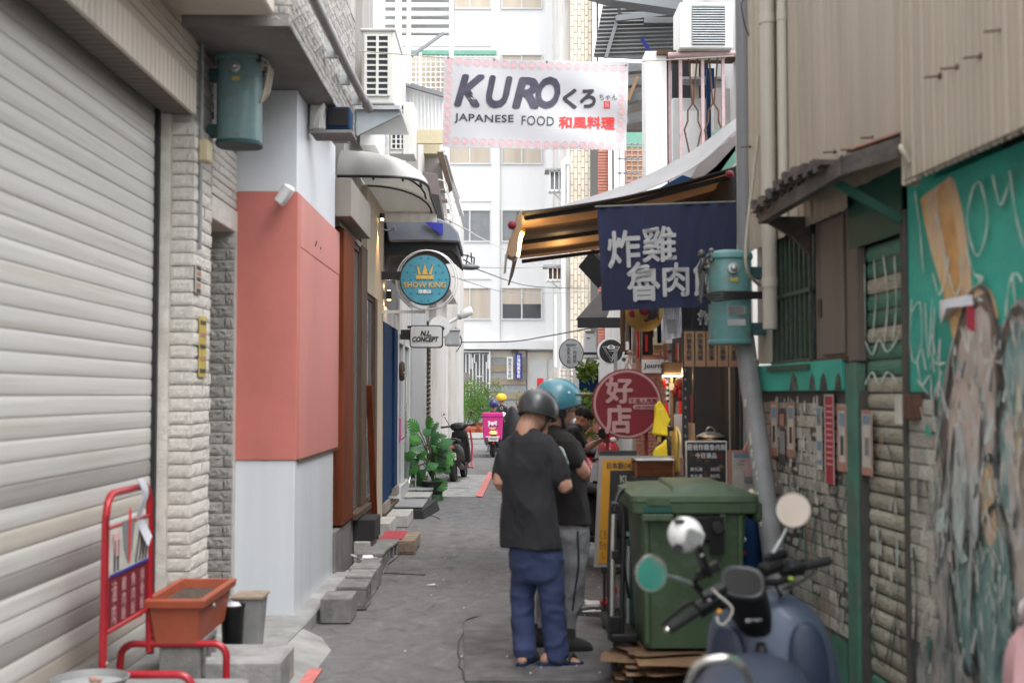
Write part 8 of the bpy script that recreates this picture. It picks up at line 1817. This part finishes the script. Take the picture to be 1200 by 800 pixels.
for ft,dr in((fL,V((.35,.94,0))),(fR,V((.97,.2,0)))):
 rr_=V((dr.y,-dr.x,0))
 limb(bd,[ft+V((.0,.05,.2)),ft+V((0,0,.09))],[.04,.036])
 bd.rings([[ft+dr*a+rr_*wd*math.cos(t)+V((0,0,.028+h_+hh*math.sin(t)))for t in[i*.5236 for i in range(12)]]for a,wd,hh,h_ in((-.07,.02,.015,.012),(-.05,.034,.032,.022),(.0,.036,.045,.035),(.06,.040,.030,.018),(.12,.044,.020,.008),(.155,.040,.014,.003),(.17,.02,.008,0))])
 for k in range(5):bd.tube([ft+dr*.15+rr_*(-.034+.017*k)+V((0,0,.03)),ft+dr*(.188-.006*abs(k-1.5))+rr_*(-.034+.017*k)+V((0,0,.024))],[.010,.008],7)
limb(bd,[S_L.lerp(E_L,.45),S_L.lerp(S_R,.12)-V((0,0,.05)),P(618,526,Y),S_R.lerp(S_L,.12)-V((0,0,.05)),S_R.lerp(E_R,.45)],[.03,.035,.05,.035,.03]);limb(bd,[P(618,526,Y),P(618,508,Y)],[.05,.06]);body1=fuse(bd,'body','skin',pA,.0065,2)
face_bits(pA,q,R3)
for ft,dr in((fL,V((.35,.94,0))),(fR,V((.97,.2,0)))):
 rr_=V((dr.y,-dr.x,0));so=part('sandal',B().prism([(a,c)for a,c in((-.09,-.03),(-.09,.03),(-.02,.038),(.08,.048),(.17,.048),(.205,.02),(.205,-.03),(.15,-.048),(.06,-.045),(-.02,-.038))],ft+V((0,0,.004)),dr,rr_,(0,0,1),.022),'navy_paint',pA,bev=.006)
 for a in(.03,.09):part('strap',B().tube([ft+dr*(a+.01*i)+rr_*.05*math.cos(t)+V((0,0,.03+.045*math.sin(t)))for i,t in enumerate([j*math.pi/8 for j in range(9)])],[.012]*9,6),'black_rubber',so,smooth=60)
tr_=B();rg=[]
for(x,y,hw,hd_)in((627,630,.165,.12),(628,645,.178,.135),(629,662,.182,.14),(630,676,.170,.13),(630,682,.14,.11)):rg.append(ellr(P(x,y,Y),hw,hd_,r1_,f1))
tr_.rings(rg)
limb(tr_,[P(616,665,Y+.03),P(612.5,700,Y+.03),P(612.5,730,Y-.0),P(614,750,7.40),P(615,763,7.36)],[.090,.080,.074,.072,.074])
limb(tr_,[P(643,665,Y-.04),P(646.5,700,Y-.06),P(649.5,730,Y-.06),P(651.5,755,7.34),P(652,768,7.335)],[.092,.083,.076,.074,.075])
fuse(tr_,'trousers','jeans',pA,.009,2,.008,9,(.8,.8,1.4),11)
hc=P(631,478.5,Y+.04);hl,R3=helmet(pA,hc,(f1*.85+V((.05,0,-.40))),V((0,0,1))+f1*.4,'helmet_grey',.130)
part('chin_strap',B().tube(smooth_path([q(.085,-.0,.01),q(.084,.0,-.05),q(.04,.03,-.118),q(0,.045,-.12),q(-.05,.02,-.11),q(-.084,0,-.02)],4),.008,6),'black',hl,smooth=60)
part('strap_pad',B().ball(q(.084,-.005,-.03),(.010,.02,.04),10,R3),'black_rubber',hl,smooth=60)
part('sticker',B().ball(hc+V((-.045,-.115,.01)),(.03,.008,.02),10),'ink_pink',hl,smooth=60);part('sticker',B().ball(hc+V((-.03,-.115,-.022)),(.02,.008,.008),10),'mint_sheet',hl,smooth=60)
ph=P(657,536,Y+.2)
px_=thing('smartphone','smartphone with pale screen held up by the man in the grey helmet','smartphone',ph)
b=B();b.prism(rrect(.072,.145,.01),ph+V((0,0,.01)),(.9,.42,0),(-.25,.55,.8),(.35,-.7,.6),.009)
part('case',b,'black_plastic',px_,bev=.002);part('screen',B().prism(rrect(.066,.135,.006),ph+V((0,0,.01))+V((.35,-.7,.6)).normalized()*.0095,(.9,.42,0),(-.25,.55,.8),(.35,-.7,.6),.001),mat('phone_screen',(.42,.55,.5),.2,.3,30,0),px_)
th_=rad(78);f2=V((math.sin(th_),math.cos(th_),0));r2_=V((f2.y,-f2.x,0));Y=7.9
pB=thing('person','man in teal visor helmet, glasses, black T-shirt and grey sweatpants facing right','person',P(670,760,7.8))
sh_=B();rg=[]
for(x,y,hw,hd_)in((647,498,.062,.055),(649,503,.085,.07),(652,509,.14,.095),(658,518,.185,.112),(664.5,535,.20,.122),(666,560,.195,.125),(667,585,.185,.12),(668,603,.185,.118),(669,613,.187,.12)):rg.append(ellr(P(x,y,Y),hw,hd_,r2_,f2))
sh_.rings(rg)
S_R,S_L=P(661,521,Y-.17),P(659,521,Y+.17);E_L=P(680,556,Y+.16);W_L=P(676,548,Y+.3)
E_R=P(683,554,Y-.13);W_R=P(674,545,Y+.15)
limb(sh_,[S_R,S_R.lerp(E_R,.5),S_R.lerp(E_R,.62)],[.082,.080,.074]);limb(sh_,[S_L,S_L.lerp(E_L,.5),S_L.lerp(E_L,.75)],[.08,.078,.074])
fuse(sh_,'shirt','tee_black',pB,.009,2,.014,6,(1,1,.55),23)
bd=B();hC=P(658.5,481,Y);hf=(f2+V((0,.05,-.22)));q,R3=head(bd,hC,hf,V((0,0,1)))
limb(bd,[P(646,510,Y),P(649,500,Y),P(654,490,Y)],[.068,.062,.058])
limb(bd,[S_R.lerp(E_R,.4),E_R,E_R.lerp(W_R,.4),W_R],[.055,.054,.047,.029]);limb(bd,[S_L.lerp(E_L,.5),E_L,W_L],[.05,.046,.028])
hand(bd,W_R,V((-.2,.8,.4)),V((-.3,0,1)),.5,1,1);hand(bd,W_L,V((-.2,.6,.5)),V((-.3,0,1)),.5,1,-1)
limb(bd,[S_L.lerp(E_L,.4),P(660,530,Y),S_R.lerp(E_R,.4)],[.03,.05,.03]);limb(bd,[P(660,530,Y),P(648,507,Y)],[.05,.055]);fuse(bd,'body','skin_dark',pB,.0065,2);face_bits(pB,q,R3)
gl_=B()
for s_ in(-1,1):
 gl_.tube([q(s_*.031+.021*math.cos(t),.094,.002+.016*math.sin(t))for t in[i*.5236 for i in range(12)]],.0022,5,closed=True);gl_.tube([q(s_*.052,.092,.004),q(s_*.078,.03,.006),q(s_*.079,-.02,0)],.0022,5)
gl_.tube([q(-.01,.096,.004),q(.01,.096,.004)],.0022,5);part('glasses',gl_,'black',pB)
part('face_mask',B().ball(q(0,.06,-.06),(.045,.035,.03),14,R3),'pillar_grey',pB,smooth=70)
tr_=B();rg=[]
for(x,y,hw,hd_)in((668,604,.16,.105),(668,620,.175,.118),(667,645,.178,.125),(666,655,.15,.115)):rg.append(ellr(P(x,y,Y),hw,hd_,r2_,f2))
tr_.rings(rg)
limb(tr_,[P(670,640,Y-.08),P(672,670,Y-.09),P(670,705,Y-.09),P(667,728,Y-.1),P(666,741,Y-.1)],[.098,.088,.072,.058,.052])
limb(tr_,[P(662,640,Y+.08),P(648,675,Y+.06),P(640,705,Y+.02),P(636,728,Y+.0),P(634,742,Y+.0)],[.096,.085,.070,.058,.052])
fuse(tr_,'trousers','sweat',pB,.010,2,.012,7,(1,1,.8),31,label='light grey sweatpants with a dark side seam')
part('side_seam',B().tube(smooth_path([P(677,622,Y-.19),P(678,660,Y-.19),P(674,690,Y-.175),P(671,715,Y-.165)],5),.006,6),'black',pB,smooth=60)
for(x,y,Yf_)in((668,758,7.72),(633,752,7.86)):
 ft=V((P(x,y,Yf_).x,Yf_,0));dr=V((.96,.25,0)).normalized();rr_=V((dr.y,-dr.x,0))
 so=part('shoe',B().rings([[ft+dr*a+rr_*wd*math.cos(t)+V((0,0,.006+max(-hh*.6,hh*math.sin(t))+hh*.6))for t in[i*.4189 for i in range(15)]]for a,wd,hh in((-.07,.025,.05),(-.05,.036,.07),(.0,.04,.075),(.05,.044,.058),(.10,.046,.045),(.135,.04,.034),(.15,.02,.02))]),'black_rubber',pB,smooth=60)
 part('ankle',B().tube([ft+V((0,0,.08)),P(x-1,y-20,Yf_+.03)],[.04,.042],12),'tee_black',pB,smooth=60)
hc=P(660,471,Y);hl,R3=helmet(pB,P(653,468.5,Y),(f2+V((0,0,.06))),V((0,0,1))-f2*.06,'helmet_teal',.150,'wood_pale')
part('inner_pad',B().tube(smooth_path([q(.08,-.02,.03),q(.085,-.015,-.03),q(.05,.02,-.10),q(0,.05,-.112)],5),.012,8),'black_rubber',hl,smooth=60)
part('sticker',B().ball(P(666,460,Y-.11),(.014,.006,.01),8),'white',hl,smooth=60)
part('ear_pad',B().ball(q(.082,-.02,-.01),(.014,.035,.05),10,R3),'black',hl,smooth=60)
th_=rad(95);f3=V((math.sin(th_),math.cos(th_),0));r3_=V((f3.y,-f3.x,0));Y=12.3
pC=thing('person','young bare-headed man in navy T-shirt bending over his phone','person',(P(672,0,Y).x,Y,0))
sh_=B();rg=[]
for(x,y,hw,hd_)in((674,496,.07,.05),(673,501,.15,.09),(670,512,.19,.11),(668,530,.19,.12),(666,550,.17,.115),(664,572,.17,.12)):rg.append(ellr(P(x,y,Y),hw,hd_,r3_,f3))
sh_.rings(rg);S_R,S_L=P(672,507,Y-.17),P(673,507,Y+.17);E_R,E_L=P(682,527,Y-.16),P(685,526,Y+.16);W_R,W_L=P(697,518,Y-.03),P(698,519,Y+.05)
limb(sh_,[S_R,S_R.lerp(E_R,.7)],[.075,.068]);limb(sh_,[S_L,S_L.lerp(E_L,.7)],[.075,.068])
fuse(sh_,'shirt','black_canvas',pC,.014,2,.006,6,(1,1,.6),41)
bd=B();q,R3=head(bd,P(683.5,491,Y),f3+V((0,0,-.75)),V((0,0,1))+f3*.7,1.0);limb(bd,[P(674,505,Y),P(680,495,Y)],[.06,.055])
limb(bd,[S_R.lerp(E_R,.5),E_R,W_R],[.045,.042,.026]);limb(bd,[S_L.lerp(E_L,.5),E_L,W_L],[.045,.042,.026]);hand(bd,W_R,V((.85,.1,.4)),V((-.2,.3,1)),.4,1,1);hand(bd,W_L,V((.85,-.1,.4)),V((-.2,-.3,1)),.4,1,-1)
limb(bd,[S_L,P(672,506,Y),S_R],[.05,.06,.05]);fuse(bd,'body','skin',pC,.008,2);face_bits(pC,q,R3)
hb=B();hb.ball(q(0,-.022,.045),(.083,.098,.080),20,R3);hb.ball(q(0,.045,.075),(.062,.035,.035),12,R3)
fuse(hb,'hair','hair',pC,.008,1,.008,60,(1,1,1),5)
tr_=B();tr_.rings([ellr(P(664,566,Y),.16,.12,r3_,f3),ellr(P(665,585,Y),.17,.13,r3_,f3)])
for s_ in(-1,1):
 hp_=P(665,580,Y)+r3_*.09*s_;kn=hp_+f3*.40+V((0,0,-.06));an_=V((kn.x+.03,kn.y,.1));limb(tr_,[hp_,kn,an_],[.09,.07,.05])
 part('shoe',B().rings([[V((an_.x-.05+a,an_.y+wd*math.cos(t),.006+hh*.6+max(-hh*.6,hh*math.sin(t))))for t in[i*.4189 for i in range(15)]]for a,wd,hh in((-.02,.03,.05),(.06,.042,.06),(.15,.044,.04),(.2,.02,.02))]),'black_rubber',pC,smooth=60)
fuse(tr_,'trousers','tee',pC,.014,2)
ph=P(701,513,Y);t=thing('smartphone','phone held flat in both hands of the young bare-headed man','smartphone',ph);part('case',B().prism(rrect(.075,.15,.01),ph,(0,1,0),(.9,0,.35),(-.35,0,.9),.009),'black_plastic',t)
st_=thing('stool','low stool under the young man looking at his phone','stool',(P(665,0,Y).x,Y,0));zt_=P(665,592,Y).z;cxs=P(664,0,Y).x
part('seat',B().lathe([(.01,0),(.16,0),(.16,.04),(.01,.04)],(cxs,Y,zt_-.04),18),'red_gloss',st_)
for a in range(4):part('leg',B().tube([V((cxs+.13*math.cos(a*1.57+.7),Y+.13*math.sin(a*1.57+.7),zt_-.04)),V((cxs+.17*math.cos(a*1.57+.7),Y+.17*math.sin(a*1.57+.7),0.006))],.014,7),'red_gloss',st_)
def rider(label,px,pyhead,Y,yaw,hm,jm,glove=None):
 f=V((math.sin(yaw),math.cos(yaw),0));r=V((f.y,-f.x,0));H=P(px,pyhead,Y);t=thing('person',label,'person',(H.x,Y,0),0,'riders waiting at the cross street')
 tz=H.z-.20;hz=max(.76,tz-.50);b=B()
 b.rings([ellr(V((H.x,Y,z))-f*o,hw,hd_,r,f)for z,hw,hd_,o in((tz+.06,.06,.05,0),(tz,.16,.09,.02),(tz-.12,.20,.12,.04),(tz-.3,.18,.12,.06),(hz,.18,.13,.08))])
 for s_ in(-1,1):
  sh=V((H.x,Y,tz-.05))+r*.18*s_;el=sh+f*.14+V((0,0,-.22))+r*.05*s_;wr=el+f*.24+V((0,0,.05));limb(b,[sh,el,wr],[.07,.055,.04])
 fuse(b,'jacket',jm,t,.02,2)
 b=B();limb(b,[V((H.x,Y,hz))-f*.07,V((H.x,Y,tz-.05))],[.11,.1]);limb(b,[V((H.x,Y,tz-.05))-r*.18,V((H.x,Y,tz-.05))+r*.18],[.045,.045]);q,R3=head(b,V((H.x,Y,H.z)),f,V((0,0,1)));limb(b,[V((H.x,Y,tz)),V((H.x,Y,H.z-.05))],[.06,.055])
 for s_ in(-1,1):
  sh=V((H.x,Y,tz-.05))+r*.18*s_;el=sh+f*.14+V((0,0,-.22))+r*.05*s_;wr=el+f*.24+V((0,0,.05));limb(b,[sh,el,wr],[.04,.04,.03]);hand(b,wr,f,V((0,0,-1)),.6,1,s_)
 fuse(b,'body','skin',t,.011,1)
 b=B()
 for s_ in(-1,1):
  hp_=V((H.x,Y,hz))-f*.08+r*.09*s_;kn=hp_+f*.42+r*.06*s_+V((0,0,-.12));an_=kn-f*.02+V((0,0,-(kn.z-.33)));limb(b,[hp_,kn,an_],[.09,.07,.055])
 fuse(b,'trousers','tee',t,.02,2);helmet(t,V((H.x,Y,H.z+.04)),f,V((0,0,1)),hm,.15);return t
rider('delivery rider in dark blue helmet just above the pink bag',578.5,475,32.25,.04,'helmet_blue','black_canvas')
rider('rider in yellow helmet and black jacket on the dark scooter',587.5,468,34.95,.9,'yellow','black')
b=B().ball(P(590,488,34.5),(.10,.05,.14),8);solo('white_package',b,'white','white paper package hanging on the rider in the yellow helmet','package',smooth=60)
